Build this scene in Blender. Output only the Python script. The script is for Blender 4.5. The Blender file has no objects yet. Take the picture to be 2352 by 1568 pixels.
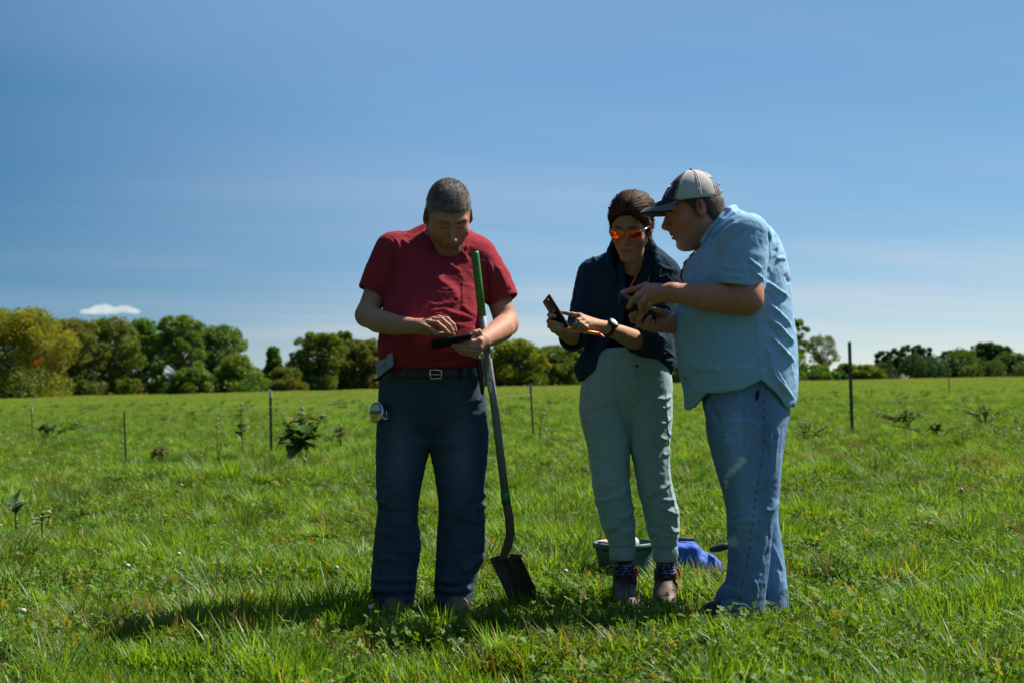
import bpy, math, random
import numpy as np
from mathutils import Vector, Matrix, Euler

GRASS = 1
PEOPLE = 1
TREES = 1
rnd = random.Random(7)
rng = np.random.default_rng(7)

# ------------------------------------------------------------------ camera, sky, sun, exposure
sc = bpy.context.scene
CAM = np.array([0.0, 0.0, 0.93])
PITCH, ROLL = math.radians(1.77), 0.0185
FPX = 3267.0                                   # focal length in units of the 2352 px wide picture
_r0 = np.array([1.0, 0, 0]); _f = np.array([0, math.cos(PITCH), math.sin(PITCH)])
_u0 = np.array([0, -math.sin(PITCH), math.cos(PITCH)])
_r = math.cos(ROLL) * _r0 - math.sin(ROLL) * _u0
_u = math.sin(ROLL) * _r0 + math.cos(ROLL) * _u0

cam = bpy.data.cameras.new('camera')
camo = bpy.data.objects.new('camera', cam)
sc.collection.objects.link(camo)
camo.matrix_world = Matrix(((_r[0], _u[0], -_f[0], CAM[0]), (_r[1], _u[1], -_f[1], CAM[1]),
                            (_r[2], _u[2], -_f[2], CAM[2]), (0, 0, 0, 1)))
cam.sensor_width = 36.0
cam.lens = 36.0 * FPX / 2352.0
cam.clip_start, cam.clip_end = 0.1, 9000.0
cam.dof.use_dof = True
cam.dof.focus_distance = 5.75
cam.dof.aperture_fstop = 4.5
sc.camera = camo

SUN_AZ, SUN_EL = math.radians(29.0), math.radians(51.0)      # azimuth measured from +X towards +Y
SUNV = Vector((math.cos(SUN_EL) * math.cos(SUN_AZ), math.cos(SUN_EL) * math.sin(SUN_AZ), math.sin(SUN_EL)))
sun = bpy.data.lights.new('sun', 'SUN')
sun.energy, sun.angle, sun.color = 5.0, math.radians(0.53), (1.0, 0.93, 0.82)
suno = bpy.data.objects.new('sun', sun)
suno.rotation_euler = (-SUNV).to_track_quat('-Z', 'Y').to_euler()
suno.location = (20, 10, 30)
sc.collection.objects.link(suno)

world = bpy.data.worlds.new('World')
sc.world = world
world.use_nodes = True
wn, wl = world.node_tree.nodes, world.node_tree.links
wn.clear()
sky = wn.new('ShaderNodeTexSky')
sky.sky_type = 'NISHITA'
sky.sun_disc = False
sky.sun_elevation = SUN_EL
sky.sun_rotation = math.pi / 2 - SUN_AZ
sky.air_density, sky.dust_density, sky.ozone_density = 0.5, 0.0, 8.0
bg = wn.new('ShaderNodeBackground')
bg.inputs['Strength'].default_value = 0.05
wo = wn.new('ShaderNodeOutputWorld')
tc = wn.new('ShaderNodeTexCoord')
sep = wn.new('ShaderNodeSeparateXYZ'); wl.new(tc.outputs['Generated'], sep.inputs[0])


def wmath(op, a, b=None, c=None):
    n = wn.new('ShaderNodeMath'); n.operation = op
    for i, v in enumerate((a, b, c)):
        if v is None: continue
        if isinstance(v, (int, float)): n.inputs[i].default_value = v
        else: wl.new(v, n.inputs[i])
    return n.outputs[0]


# thin cirrus: a cloud sheet far overhead, so the streaks bunch up towards the horizon
zc = wmath('ADD', wmath('MAXIMUM', sep.outputs['Z'], 0.0), 0.06)
px_ = wmath('DIVIDE', sep.outputs['X'], zc)
py_ = wmath('DIVIDE', sep.outputs['Y'], zc)
comb = wn.new('ShaderNodeCombineXYZ')
wl.new(wmath('ADD', wmath('MULTIPLY', px_, 0.35), wmath('MULTIPLY', py_, 0.16)), comb.inputs[0])
wl.new(wmath('SUBTRACT', wmath('MULTIPLY', py_, 1.0), wmath('MULTIPLY', px_, 0.35)), comb.inputs[1])
nz = wn.new('ShaderNodeTexNoise'); nz.inputs['Scale'].default_value = 0.55
nz.inputs['Detail'].default_value = 7.0; nz.inputs['Roughness'].default_value = 0.5
wl.new(comb.outputs[0], nz.inputs['Vector'])
cr = wn.new('ShaderNodeValToRGB')
cr.color_ramp.elements[0].position = 0.42; cr.color_ramp.elements[0].color = (0, 0, 0, 1)
cr.color_ramp.elements[1].position = 0.72; cr.color_ramp.elements[1].color = (1, 1, 1, 1)
wl.new(nz.outputs['Fac'], cr.inputs[0])
low = wmath('POWER', wmath('SUBTRACT', 1.0, wmath('MINIMUM', wmath('MULTIPLY', wmath('MAXIMUM', sep.outputs['Z'], 0.0), 5.0), 1.0)), 2.0)
# polarised deep blue across from the sun, thin milky veil towards it, pale air at the horizon
dt = wn.new('ShaderNodeVectorMath'); dt.operation = 'DOT_PRODUCT'
wl.new(tc.outputs['Generated'], dt.inputs[0]); dt.inputs[1].default_value = SUNV
pol = wn.new('ShaderNodeMapRange'); pol.interpolation_type = 'SMOOTHSTEP'
pol.inputs['From Min'].default_value = 0.1; pol.inputs['From Max'].default_value = 0.45
wl.new(wmath('ABSOLUTE', dt.outputs['Value']), pol.inputs['Value'])
hzn = wmath('EXPONENT', wmath('MULTIPLY', wmath('MAXIMUM', sep.outputs['Z'], 0.0), -20.0))


def wvec(op, a, b):
    n = wn.new('ShaderNodeVectorMath'); n.operation = op
    for i, v in enumerate((a, b)):
        if isinstance(v, tuple): n.inputs[i].default_value = v
        else: wl.new(v, n.inputs[i])
    return n.outputs[0]


fwd = wn.new('ShaderNodeMapRange'); fwd.interpolation_type = 'SMOOTHSTEP'
fwd.inputs['From Min'].default_value = 0.1; fwd.inputs['From Max'].default_value = 0.45
wl.new(dt.outputs['Value'], fwd.inputs['Value'])
fac = wmath('MULTIPLY', cr.outputs[0], wmath('ADD', wmath('ADD', 0.03, wmath('MULTIPLY', fwd.outputs[0], 0.10)), wmath('MULTIPLY', low, wmath('ADD', 0.10, wmath('MULTIPLY', fwd.outputs[0], 0.85)))))
gain = wvec('ADD', wvec('MULTIPLY', pol.outputs[0], (0.401, 0.032, -0.326)), (0.075, 0.70, 0.68))
veil = wvec('ADD', wvec('MULTIPLY', fwd.outputs[0], (1.08, 1.95, 4.41)), wvec('MULTIPLY', hzn, (3.9, 0.57, -0.9)))
skyc = wvec('MULTIPLY', wvec('ADD', wvec('MULTIPLY', sky.outputs[0], gain), veil), (1.14, 1.10, 1.10))
mixc = wn.new('ShaderNodeMixRGB'); mixc.blend_type = 'MIX'
wl.new(fac, mixc.inputs[0]); wl.new(skyc, mixc.inputs[1])
mixc.inputs[2].default_value = (7.5, 7.2, 7.3, 1)
wl.new(mixc.outputs[0], bg.inputs['Color'])
wl.new(bg.outputs[0], wo.inputs['Surface'])

sc.view_settings.view_transform = 'Standard'
sc.view_settings.look = 'None'
sc.view_settings.gamma = 1.0
sc.view_settings.use_curve_mapping = False
sc.view_settings.exposure = 1.0
sc.render.engine = 'CYCLES'
sc.cycles.max_bounces = 8
sc.cycles.transparent_max_bounces = 8
sc.cycles.use_denoising = True

# ------------------------------------------------------------------ helpers


def W(x, y, Y):
    """point at depth Y seen at (x, y) of the 2352 px wide picture"""
    d = _r * ((x - 1176.0) / FPX) + _u * ((784.0 - y) / FPX) + _f
    return CAM + d * (Y / d[1])


def project(V):
    P = V - CAM
    zf = P @ _f
    return 1176.0 + FPX * (P @ _r) / zf, 784.0 - FPX * (P @ _u) / zf


def zc_(ox, sx, oy):
    return lambda x, y: (ox + sx * x, oy + sx * y)


Z_R1 = zc_(790.1, .3164, 385.9); Z_R2 = zc_(808.5, .41017, 790.2); Z_RH = zc_(937.1, .1172, 698.3)
Z_W1 = zc_(1231.2, .31654, 367.5); Z_WH = zc_(1231.2, .09375, 661.5); Z_WF = zc_(1378.2, .12895, 431.8)
Z_B1 = zc_(1433.3, .375, 367.5); Z_BH = zc_(1378.2, .1055, 624.8); Z_L = zc_(1286.3, .42183, 790.2)
Z_BF = zc_(1451.7, .13478, 376.7)


def sstep(a, b, x):
    t = np.clip((x - a) / (b - a), 0, 1)
    return t * t * (3 - 2 * t)


def _hash(ix, iy, iz, seed):
    h = (ix.astype(np.int64) * 374761393 + iy.astype(np.int64) * 668265263 + iz.astype(np.int64) * 2147483647 + seed * 1274126177) & 0xffffffff
    h = ((h ^ (h >> 13)) * 1274126177) & 0xffffffff
    h = ((h ^ (h >> 15)) * 2246822519) & 0xffffffff
    return ((h ^ (h >> 16)) & 0xffff) / 65535.0


def vnoise(P, scale=1.0, seed=0):
    """value noise in -1..1 at the rows of P"""
    P = np.asarray(P, float) * scale
    i = np.floor(P).astype(np.int64); f = P - i; f = f * f * (3 - 2 * f)
    out = 0
    for dx in (0, 1):
        wx = f[:, 0] if dx else 1 - f[:, 0]
        for dy in (0, 1):
            wy = f[:, 1] if dy else 1 - f[:, 1]
            for dz in (0, 1):
                wz = f[:, 2] if dz else 1 - f[:, 2]
                out = out + wx * wy * wz * _hash(i[:, 0] + dx, i[:, 1] + dy, i[:, 2] + dz, seed)
    return out * 2 - 1


def fbm(P, scale, seed=0, octv=3):
    a, s, t = 1.0, scale, 0.0
    for k in range(octv):
        t = t + a * vnoise(P, s, seed + k); a *= .5; s *= 2.03
    return t / 1.75


def tag(o, label=None, cat=None, group=None, kind=None):
    if label: o['label'] = label
    if cat: o['category'] = cat
    if group: o['group'] = group
    if kind: o['kind'] = kind
    return o


def empty(name, loc, label, cat, group=None):
    o = bpy.data.objects.new(name, None)
    o.empty_display_size = .1
    sc.collection.objects.link(o)
    o.location = Vector(loc)
    return tag(o, label, cat, group)


def make_mesh(name, V, faces, mat, col=None, smooth=True):
    """V (n,3); faces: (m,4)/(m,3) int array or list of lists"""
    me = bpy.data.meshes.new(name)
    V = np.asarray(V, dtype=np.float32)
    if isinstance(faces, np.ndarray):
        k = faces.shape[1]
        me.vertices.add(len(V)); me.vertices.foreach_set('co', V.ravel())
        me.loops.add(faces.size); me.loops.foreach_set('vertex_index', faces.astype(np.int32).ravel())
        me.polygons.add(len(faces))
        me.polygons.foreach_set('loop_start', np.arange(0, faces.size, k, dtype=np.int32))
        try: me.polygons.foreach_set('loop_total', np.full(len(faces), k, dtype=np.int32))
        except Exception: pass
        me.update(calc_edges=True)
    else:
        me.from_pydata([tuple(v) for v in V.tolist()], [], [tuple(f) for f in faces])
        me.update()
    if col is not None:
        at = me.color_attributes.new('Col', 'FLOAT_COLOR', 'POINT')
        c4 = np.ones((len(V), 4), dtype=np.float32); c4[:, :3] = col
        at.data.foreach_set('color', c4.ravel())
    me.polygons.foreach_set('use_smooth', np.full(len(me.polygons), smooth, dtype=bool))
    if mat is not None: me.materials.append(mat)
    me.validate()
    return me


def place(name, me, parent=None, origin=None, label=None, cat=None, group=None, kind=None):
    """link a mesh built in world coordinates; its origin is its thing's origin"""
    o = bpy.data.objects.new(name, me)
    sc.collection.objects.link(o)
    if parent is not None:
        root = parent
        while root.parent: root = root.parent
        og = np.array(root.location)
        o.parent = parent
    else:
        og = np.array(origin if origin is not None else (0, 0, 0), float)
        o.location = Vector(og)
    if np.abs(og).sum() > 0:
        n = len(me.vertices); a = np.empty(n * 3, dtype=np.float32)
        me.vertices.foreach_get('co', a)
        me.vertices.foreach_set('co', (a.reshape(-1, 3) - og.astype(np.float32)).ravel())
        me.update()
    return tag(o, label, cat, group, kind)


# ------------------------------------------------------------------ materials
def new_mat(name):
    m = bpy.data.materials.new(name); m.use_nodes = True
    nt = m.node_tree
    return m, nt.nodes, nt.links, nt.nodes['Principled BSDF']


def mat_plain(name, col, rough=.6, metal=0.0, bump=0.0, bscale=200., var=0.0, vscale=30., spec=.5, coat=0.0):
    m, n, l, b = new_mat(name)
    b.inputs['Roughness'].default_value = rough; b.inputs['Metallic'].default_value = metal
    b.inputs['Specular IOR Level'].default_value = spec
    b.inputs['Coat Weight'].default_value = coat
    tcn = n.new('ShaderNodeTexCoord')
    if var:
        nz = n.new('ShaderNodeTexNoise'); nz.inputs['Scale'].default_value = vscale; nz.inputs['Detail'].default_value = 5
        l.new(tcn.outputs['Object'], nz.inputs['Vector'])
        mx = n.new('ShaderNodeMixRGB')
        mx.inputs[1].default_value = (*[c * (1 - var) for c in col], 1); mx.inputs[2].default_value = (*[min(1, c * (1 + var)) for c in col], 1)
        l.new(nz.outputs['Fac'], mx.inputs[0]); l.new(mx.outputs[0], b.inputs['Base Color'])
    else: b.inputs['Base Color'].default_value = (*col, 1)
    if bump:
        nb = n.new('ShaderNodeTexNoise'); nb.inputs['Scale'].default_value = bscale; nb.inputs['Detail'].default_value = 3
        l.new(tcn.outputs['Object'], nb.inputs['Vector'])
        bp = n.new('ShaderNodeBump'); bp.inputs['Strength'].default_value = bump; bp.inputs['Distance'].default_value = .004
        l.new(nb.outputs['Fac'], bp.inputs['Height']); l.new(bp.outputs[0], b.inputs['Normal'])
    return m


def mat_vcol(name, rough=.85, spec=.25, bump=.25, bscale=260., var=.12, vscale=90., stretch=(1, 1, 1), sheen=0.0, sss=0.0, bdist=.002):
    """colour from the mesh's Col attribute with fine grain on top"""
    m, n, l, b = new_mat(name)
    b.inputs['Roughness'].default_value = rough; b.inputs['Specular IOR Level'].default_value = spec
    b.inputs['Sheen Weight'].default_value = sheen
    if sss:
        b.inputs['Subsurface Weight'].default_value = sss
        b.inputs['Subsurface Radius'].default_value = (1, .35, .2); b.inputs['Subsurface Scale'].default_value = .006
    at = n.new('ShaderNodeAttribute'); at.attribute_name = 'Col'
    tcn = n.new('ShaderNodeTexCoord')
    mp = n.new('ShaderNodeMapping'); mp.inputs['Scale'].default_value = stretch
    l.new(tcn.outputs['Object'], mp.inputs[0])
    nz = n.new('ShaderNodeTexNoise'); nz.inputs['Scale'].default_value = vscale; nz.inputs['Detail'].default_value = 5
    l.new(mp.outputs[0], nz.inputs['Vector'])
    mr = n.new('ShaderNodeMapRange'); mr.inputs['From Min'].default_value = .3; mr.inputs['From Max'].default_value = .7
    mr.inputs['To Min'].default_value = 1 - var; mr.inputs['To Max'].default_value = 1 + var
    l.new(nz.outputs['Fac'], mr.inputs['Value'])
    mx = n.new('ShaderNodeVectorMath'); mx.operation = 'SCALE'
    l.new(at.outputs['Color'], mx.inputs[0]); l.new(mr.outputs[0], mx.inputs['Scale'])
    l.new(mx.outputs[0], b.inputs['Base Color'])
    if bump:
        nb = n.new('ShaderNodeTexNoise'); nb.inputs['Scale'].default_value = bscale; nb.inputs['Detail'].default_value = 3
        l.new(mp.outputs[0], nb.inputs['Vector'])
        bp = n.new('ShaderNodeBump'); bp.inputs['Strength'].default_value = bump; bp.inputs['Distance'].default_value = bdist
        l.new(nb.outputs['Fac'], bp.inputs['Height']); l.new(bp.outputs[0], b.inputs['Normal'])
    return m


def mat_leaf(name, tint=(1, 1, 1), transl=.45, rough=.5, hue_var=.3):
    """leaf colour from Col, varied by instance, with light passing through"""
    m = bpy.data.materials.new(name); m.use_nodes = True
    n, l = m.node_tree.nodes, m.node_tree.links
    n.clear()
    out = n.new('ShaderNodeOutputMaterial')
    at = n.new('ShaderNodeAttribute'); at.attribute_name = 'Col'
    oi = n.new('ShaderNodeObjectInfo')
    mr = n.new('ShaderNodeMapRange'); mr.inputs['To Min'].default_value = 1 - hue_var; mr.inputs['To Max'].default_value = 1 + hue_var
    l.new(oi.outputs['Random'], mr.inputs['Value'])
    mx = n.new('ShaderNodeVectorMath'); mx.operation = 'SCALE'
    l.new(at.outputs['Color'], mx.inputs[0]); l.new(mr.outputs[0], mx.inputs['Scale'])
    mt = n.new('ShaderNodeVectorMath'); mt.operation = 'MULTIPLY'; mt.inputs[1].default_value = tint
    l.new(mx.outputs[0], mt.inputs[0])
    d = n.new('ShaderNodeBsdfDiffuse'); l.new(mt.outputs[0], d.inputs['Color'])
    tr = n.new('ShaderNodeBsdfTranslucent')
    mt2 = n.new('ShaderNodeVectorMath'); mt2.operation = 'MULTIPLY'; mt2.inputs[1].default_value = (1.5, 1.35, .55)
    l.new(mt.outputs[0], mt2.inputs[0]); l.new(mt2.outputs[0], tr.inputs['Color'])
    ms = n.new('ShaderNodeMixShader'); ms.inputs[0].default_value = transl
    l.new(d.outputs[0], ms.inputs[1]); l.new(tr.outputs[0], ms.inputs[2])
    g = n.new('ShaderNodeBsdfGlossy'); g.inputs['Roughness'].default_value = rough
    g.inputs['Color'].default_value = (.9, .95, 1, 1)
    m2 = n.new('ShaderNodeMixShader'); m2.inputs[0].default_value = .018
    l.new(ms.outputs[0], m2.inputs[1]); l.new(g.outputs[0], m2.inputs[2])
    l.new(m2.outputs[0], out.inputs['Surface'])
    return m


# ------------------------------------------------------------------ implicit surfaces
class Field:
    def __init__(s, lo, hi, h):
        s.lo = np.array(lo, float); s.h = h
        n = np.ceil((np.array(hi) - s.lo) / h).astype(int) + 1
        s.ax = [s.lo[i] + h * np.arange(n[i]) for i in range(3)]
        s.d = np.full(tuple(n), 1.0, dtype=np.float32)

    def _sl(s, lo, hi):
        sl = []
        for i in range(3):
            a = int(max(0, math.floor((lo[i] - s.lo[i]) / s.h))); b = int(min(len(s.ax[i]), math.ceil((hi[i] - s.lo[i]) / s.h) + 1))
            if b <= a: return None
            sl.append(slice(a, b))
        return tuple(sl)

    def _grid(s, sl):
        X = s.ax[0][sl[0]].astype(np.float32)[:, None, None]; Y = s.ax[1][sl[1]].astype(np.float32)[None, :, None]; Z = s.ax[2][sl[2]].astype(np.float32)[None, None, :]
        return X, Y, Z

    def op(s, prim, k=0.0, mode='add', m=None):
        fn, lo, hi = prim
        m = max(k, 3 * s.h) * 1.2 + s.h if m is None else m
        sl = s._sl(np.array(lo) - m, np.array(hi) + m)
        if sl is None: return s
        d = fn(*s._grid(sl)); a = s.d[sl]
        if mode == 'sub':
            d = -d; r = np.maximum(a, d)
            if k > 0: r = r + np.maximum(k - np.abs(a - d), 0) ** 2 / (4 * k)
        else:
            r = np.minimum(a, d)
            if k > 0: r = r - np.maximum(k - np.abs(a - d), 0) ** 2 / (4 * k)
        s.d[sl] = r
        return s

    def add(s, prim, k=0.0): return s.op(prim, k)
    def sub(s, prim, k=0.0): return s.op(prim, k, 'sub')

    def mesh(s, smooth=1):
        d = s.d
        ins = d < 0
        ins[0] = ins[-1] = False; ins[:, 0] = ins[:, -1] = False; ins[:, :, 0] = ins[:, :, -1] = False
        c = np.zeros(tuple(np.array(d.shape) - 1), dtype=np.uint8)
        for i in (0, 1):
            for j in (0, 1):
                for k in (0, 1):
                    c += ins[i:i + c.shape[0], j:j + c.shape[1], k:k + c.shape[2]]
        act = np.argwhere((c > 0) & (c < 8))
        idx = np.full(c.shape, -1, dtype=np.int32)
        idx[act[:, 0], act[:, 1], act[:, 2]] = np.arange(len(act))
        offs = [(i, j, k) for i in (0, 1) for j in (0, 1) for k in (0, 1)]
        val = {o: d[act[:, 0] + o[0], act[:, 1] + o[1], act[:, 2] + o[2]] for o in offs}
        inn = {o: ins[act[:, 0] + o[0], act[:, 1] + o[1], act[:, 2] + o[2]] for o in offs}
        P = np.zeros((len(act), 3)); cnt = np.zeros(len(act))
        for a in offs:
            for axis in range(3):
                if a[axis]: continue
                b = list(a); b[axis] = 1; b = tuple(b)
                x = inn[a] != inn[b]
                t = np.clip(val[a] / np.where(np.abs(val[a] - val[b]) < 1e-9, 1e-9, val[a] - val[b]), 0, 1)
                p = np.tile(np.array(a, float), (len(act), 1)); p[:, axis] = t
                P[x] += p[x]; cnt[x] += 1
        V = s.lo + s.h * (act + P / np.maximum(cnt, 1)[:, None])
        quads = []
        for axis in range(3):
            u, v = (axis + 1) % 3, (axis + 2) % 3
            sa = [slice(None)] * 3; sb = [slice(None)] * 3
            sa[axis] = slice(0, -1); sb[axis] = slice(1, None)
            A, B = ins[tuple(sa)], ins[tuple(sb)]
            e = np.argwhere(A != B)
            if not len(e): continue
            fl = A[e[:, 0], e[:, 1], e[:, 2]]

            def cell(du, dv):
                q = e.copy(); q[:, u] -= du; q[:, v] -= dv
                return idx[q[:, 0], q[:, 1], q[:, 2]]
            q = np.stack([cell(1, 1), cell(0, 1), cell(0, 0), cell(1, 0)], 1)
            q[~fl] = q[~fl][:, ::-1]
            quads.append(q)
        Q = np.concatenate(quads)
        for _ in range(smooth): V = laplace(V, Q, .5)
        return V, Q


def laplace(V, Q, w):
    a = np.concatenate([Q[:, i] for i in range(4)]); b = np.concatenate([Q[:, (i + 1) % 4] for i in range(4)])
    n = np.bincount(a, minlength=len(V)) + np.bincount(b, minlength=len(V))
    S = np.stack([np.bincount(a, V[b, k], len(V)) + np.bincount(b, V[a, k], len(V)) for k in range(3)], 1)
    return V + w * (S / np.maximum(n, 1)[:, None] - V)


def normals(V, Q):
    n = np.cross(V[Q[:, 2]] - V[Q[:, 0]], V[Q[:, 3]] - V[Q[:, 1]])
    N = np.stack([sum(np.bincount(Q[:, i], n[:, k], len(V)) for i in range(4)) for k in range(3)], 1)
    return N / np.maximum(np.linalg.norm(N, axis=1), 1e-12)[:, None]


def rc(a, b, ra, rb):
    a = np.array(a, float); b = np.array(b, float); ab = b - a; L = max(ab @ ab, 1e-12)

    def fn(X, Y, Z):
        t = np.clip(((X - a[0]) * ab[0] + (Y - a[1]) * ab[1] + (Z - a[2]) * ab[2]) / L, 0, 1)
        return np.sqrt((X - a[0] - t * ab[0]) ** 2 + (Y - a[1] - t * ab[1]) ** 2 + (Z - a[2] - t * ab[2]) ** 2) - (ra + (rb - ra) * t)
    r = max(ra, rb)
    return fn, np.minimum(a, b) - r, np.maximum(a, b) + r


def tube(pts, radii, cut=None, flat=None):
    """chain of tapering segments; cut: trim flat at the last point"""
    pr = [rc(pts[i], pts[i + 1], radii[i], radii[i + 1]) for i in range(len(pts) - 1)]
    e = np.array(pts[-1], float); nrm = e - np.array(pts[-2], float); nrm /= np.linalg.norm(nrm)
    if cut is not None and not isinstance(cut, bool):
        nrm = np.array(cut, float); nrm /= np.linalg.norm(nrm)

    def fn(X, Y, Z):
        d = pr[0][0](X, Y, Z)
        for p in pr[1:]: d = np.minimum(d, p[0](X, Y, Z))
        if cut is not None: d = np.maximum(d, (X - e[0]) * nrm[0] + (Y - e[1]) * nrm[1] + (Z - e[2]) * nrm[2])
        return d
    return fn, np.min([p[1] for p in pr], 0), np.max([p[2] for p in pr], 0)


def ell(c, r, R=None):
    c = np.array(c, float); r = np.array(r, float); R = np.eye(3) if R is None else np.array(R)

    def fn(X, Y, Z):
        x, y, z = X - c[0], Y - c[1], Z - c[2]
        u = [(R[0, i] * x + R[1, i] * y + R[2, i] * z) / r[i] for i in range(3)]
        k0 = np.sqrt(u[0] ** 2 + u[1] ** 2 + u[2] ** 2)
        k1 = np.sqrt((u[0] / r[0]) ** 2 + (u[1] / r[1]) ** 2 + (u[2] / r[2]) ** 2)
        return k0 * (k0 - 1) / np.maximum(k1, 1e-6)
    ext = np.sqrt((R ** 2) @ (r ** 2))
    return fn, c - ext, c + ext


def box(c, half, R=None, rad=0.0):
    c = np.array(c, float); half = np.array(half, float); R = np.eye(3) if R is None else np.array(R)

    def fn(X, Y, Z):
        x, y, z = X - c[0], Y - c[1], Z - c[2]
        q = [np.abs(R[0, i] * x + R[1, i] * y + R[2, i] * z) - half[i] + rad for i in range(3)]
        o = np.sqrt(sum(np.maximum(v, 0) ** 2 for v in q))
        return o + np.minimum(np.maximum(np.maximum(q[0], q[1]), q[2]), 0) - rad
    ext = np.abs(R) @ half
    return fn, c - ext, c + ext


def cubic(xs, ys, x):
    """monotone-ish smooth interpolation (Catmull-Rom) of a table"""
    xs = np.asarray(xs, float); ys = np.asarray(ys, float)
    m = np.gradient(ys, xs)
    i = np.clip(np.searchsorted(xs, x) - 1, 0, len(xs) - 2)
    h = xs[i + 1] - xs[i]; t = np.clip((x - xs[i]) / h, 0, 1)
    t2, t3 = t * t, t * t * t
    return (2 * t3 - 3 * t2 + 1) * ys[i] + (t3 - 2 * t2 + t) * h * m[i] + (-2 * t3 + 3 * t2) * ys[i + 1] + (t3 - t2) * h * m[i + 1]


def vloft(rows, p=2.0, grow=0.0, cutlow=None, cap=.01):
    """upright loft: rows of (y px, left px, right px, depth, half depth); cutlow(X,Y)->z trims the hem"""
    T = []
    for (y, xl, xr, Y, ry) in rows:
        a, b = W(xl, y, Y), W(xr, y, Y)
        T.append(((a[2] + b[2]) / 2, (a[0] + b[0]) / 2, Y, (b[0] - a[0]) / 2 + grow, ry + grow))
    T = np.array(sorted(T)); zs = T[:, 0]

    def fn(X, Y, Z):
        zf = Z.ravel()
        cx, cy, rx, ry = [cubic(zs, T[:, i], zf).astype(np.float32).reshape(Z.shape) for i in (1, 2, 3, 4)]
        u = np.abs(X - cx) / rx; v = np.abs(Y - cy) / ry
        q = (u ** p + v ** p) ** (1 / p) + 1e-6
        g = np.sqrt((u ** (p - 1) / rx) ** 2 + (v ** (p - 1) / ry) ** 2) * q ** (1 - p) + 1e-6
        d = (q - 1) / g
        d = np.clip(d, -np.minimum(rx, ry), .5)
        top = Z - zs[-1]; bot = zs[0] - Z
        if cutlow is not None: bot = np.maximum(bot, cutlow(X, Y) - Z)
        e = np.maximum(top, bot)
        r = np.maximum(d, e)
        if cap: r = r + np.maximum(cap - np.abs(d - e), 0) ** 2 / (4 * cap)
        return r
    lo = np.array([(T[:, 1] - T[:, 3]).min(), (T[:, 2] - T[:, 4]).min(), zs[0]]); hi = np.array([(T[:, 1] + T[:, 3]).max(), (T[:, 2] + T[:, 4]).max(), zs[-1]])
    return fn, lo, hi


def rows_shrink(rows, t, y0=None, y1=None, Ymm=0.0018):
    return [(y, xl + t / Ymm, xr - t / Ymm, Y, ry - t) for (y, xl, xr, Y, ry) in rows]


def seg_dist(px, py, poly, side=False):
    best = np.full(px.shape, 1e9); tt = np.zeros(px.shape); sg = np.zeros(px.shape); L = 0; tot = sum(math.dist(poly[i], poly[i + 1]) for i in range(len(poly) - 1))
    for i in range(len(poly) - 1):
        ax, ay = poly[i]; bx, by = poly[i + 1]; dx, dy = bx - ax, by - ay; l2 = dx * dx + dy * dy + 1e-9
        t = np.clip(((px - ax) * dx + (py - ay) * dy) / l2, 0, 1)
        d = np.hypot(px - ax - t * dx, py - ay - t * dy)
        m = d < best
        best = np.where(m, d, best); tt = np.where(m, (L + t * math.sqrt(l2)) / tot, tt)
        sg = np.where(m, np.sign((px - ax) * dy - (py - ay) * dx), sg)
        L += math.sqrt(l2)
    return (best, tt, sg) if side else (best, tt)


def folds(V, Q, items):
    """raise cloth ridges (amp > 0) or press creases (amp < 0) along lines drawn on the side we see; widths in px of the 2352 frame"""
    N = normals(V, Q)
    px, py = project(V)
    to = CAM - V; to /= np.linalg.norm(to, axis=1)[:, None]
    w = sstep(-.15, .25, (N * to).sum(1))
    D = np.zeros(len(V))
    for poly, wd, amp in items:
        d, t, sg = seg_dist(px, py, poly, True)
        wv = wd * np.where(sg > 0, .62, 1.35)          # cloth folds have one steep side
        D += amp * np.exp(-(d / wv) ** 1.45) * np.clip(np.minimum(t, 1 - t) * 6 + .15, 0, 1)
    return V + N * (D * w)[:, None]


def wrinkle(V, Q, amp, scale, seed=0, stretch=(1, 1, 1), mask=None):
    N = normals(V, Q)
    P = V * np.array(stretch)
    n = 1 - np.abs(fbm(P + .3 * np.stack([vnoise(P, scale * .5, seed + 9), vnoise(P, scale * .5, seed + 10), vnoise(P, scale * .5, seed + 11)], 1) / scale, scale, seed)) * 2
    a = amp * n
    if mask is not None: a = a * mask
    return V + N * a[:, None]


def paint_line(C, V, poly, wd, col, a=1.0, dash=None):
    px, py = project(V)
    d, t = seg_dist(px, py, poly)
    m = np.clip(1.5 - d / wd, 0, 1) * a
    if dash: m = m * (np.sin(t * dash) > -.2)
    return C * (1 - m[:, None]) + np.array(col) * m[:, None]


def inside_poly(px, py, poly):
    r = np.zeros(px.shape, bool); n = len(poly); j = n - 1
    for i in range(n):
        xi, yi = poly[i]; xj, yj = poly[j]
        r ^= ((yi > py) != (yj > py)) & (px < (xj - xi) * (py - yi) / (yj - yi + 1e-12) + xi)
        j = i
    return r


def Rx(a): c, s = math.cos(a), math.sin(a); return np.array([[1, 0, 0], [0, c, -s], [0, s, c]])
def Ry(a): c, s = math.cos(a), math.sin(a); return np.array([[c, 0, s], [0, 1, 0], [-s, 0, c]])
def Rz(a): c, s = math.cos(a), math.sin(a); return np.array([[c, -s, 0], [s, c, 0], [0, 0, 1]])


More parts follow.
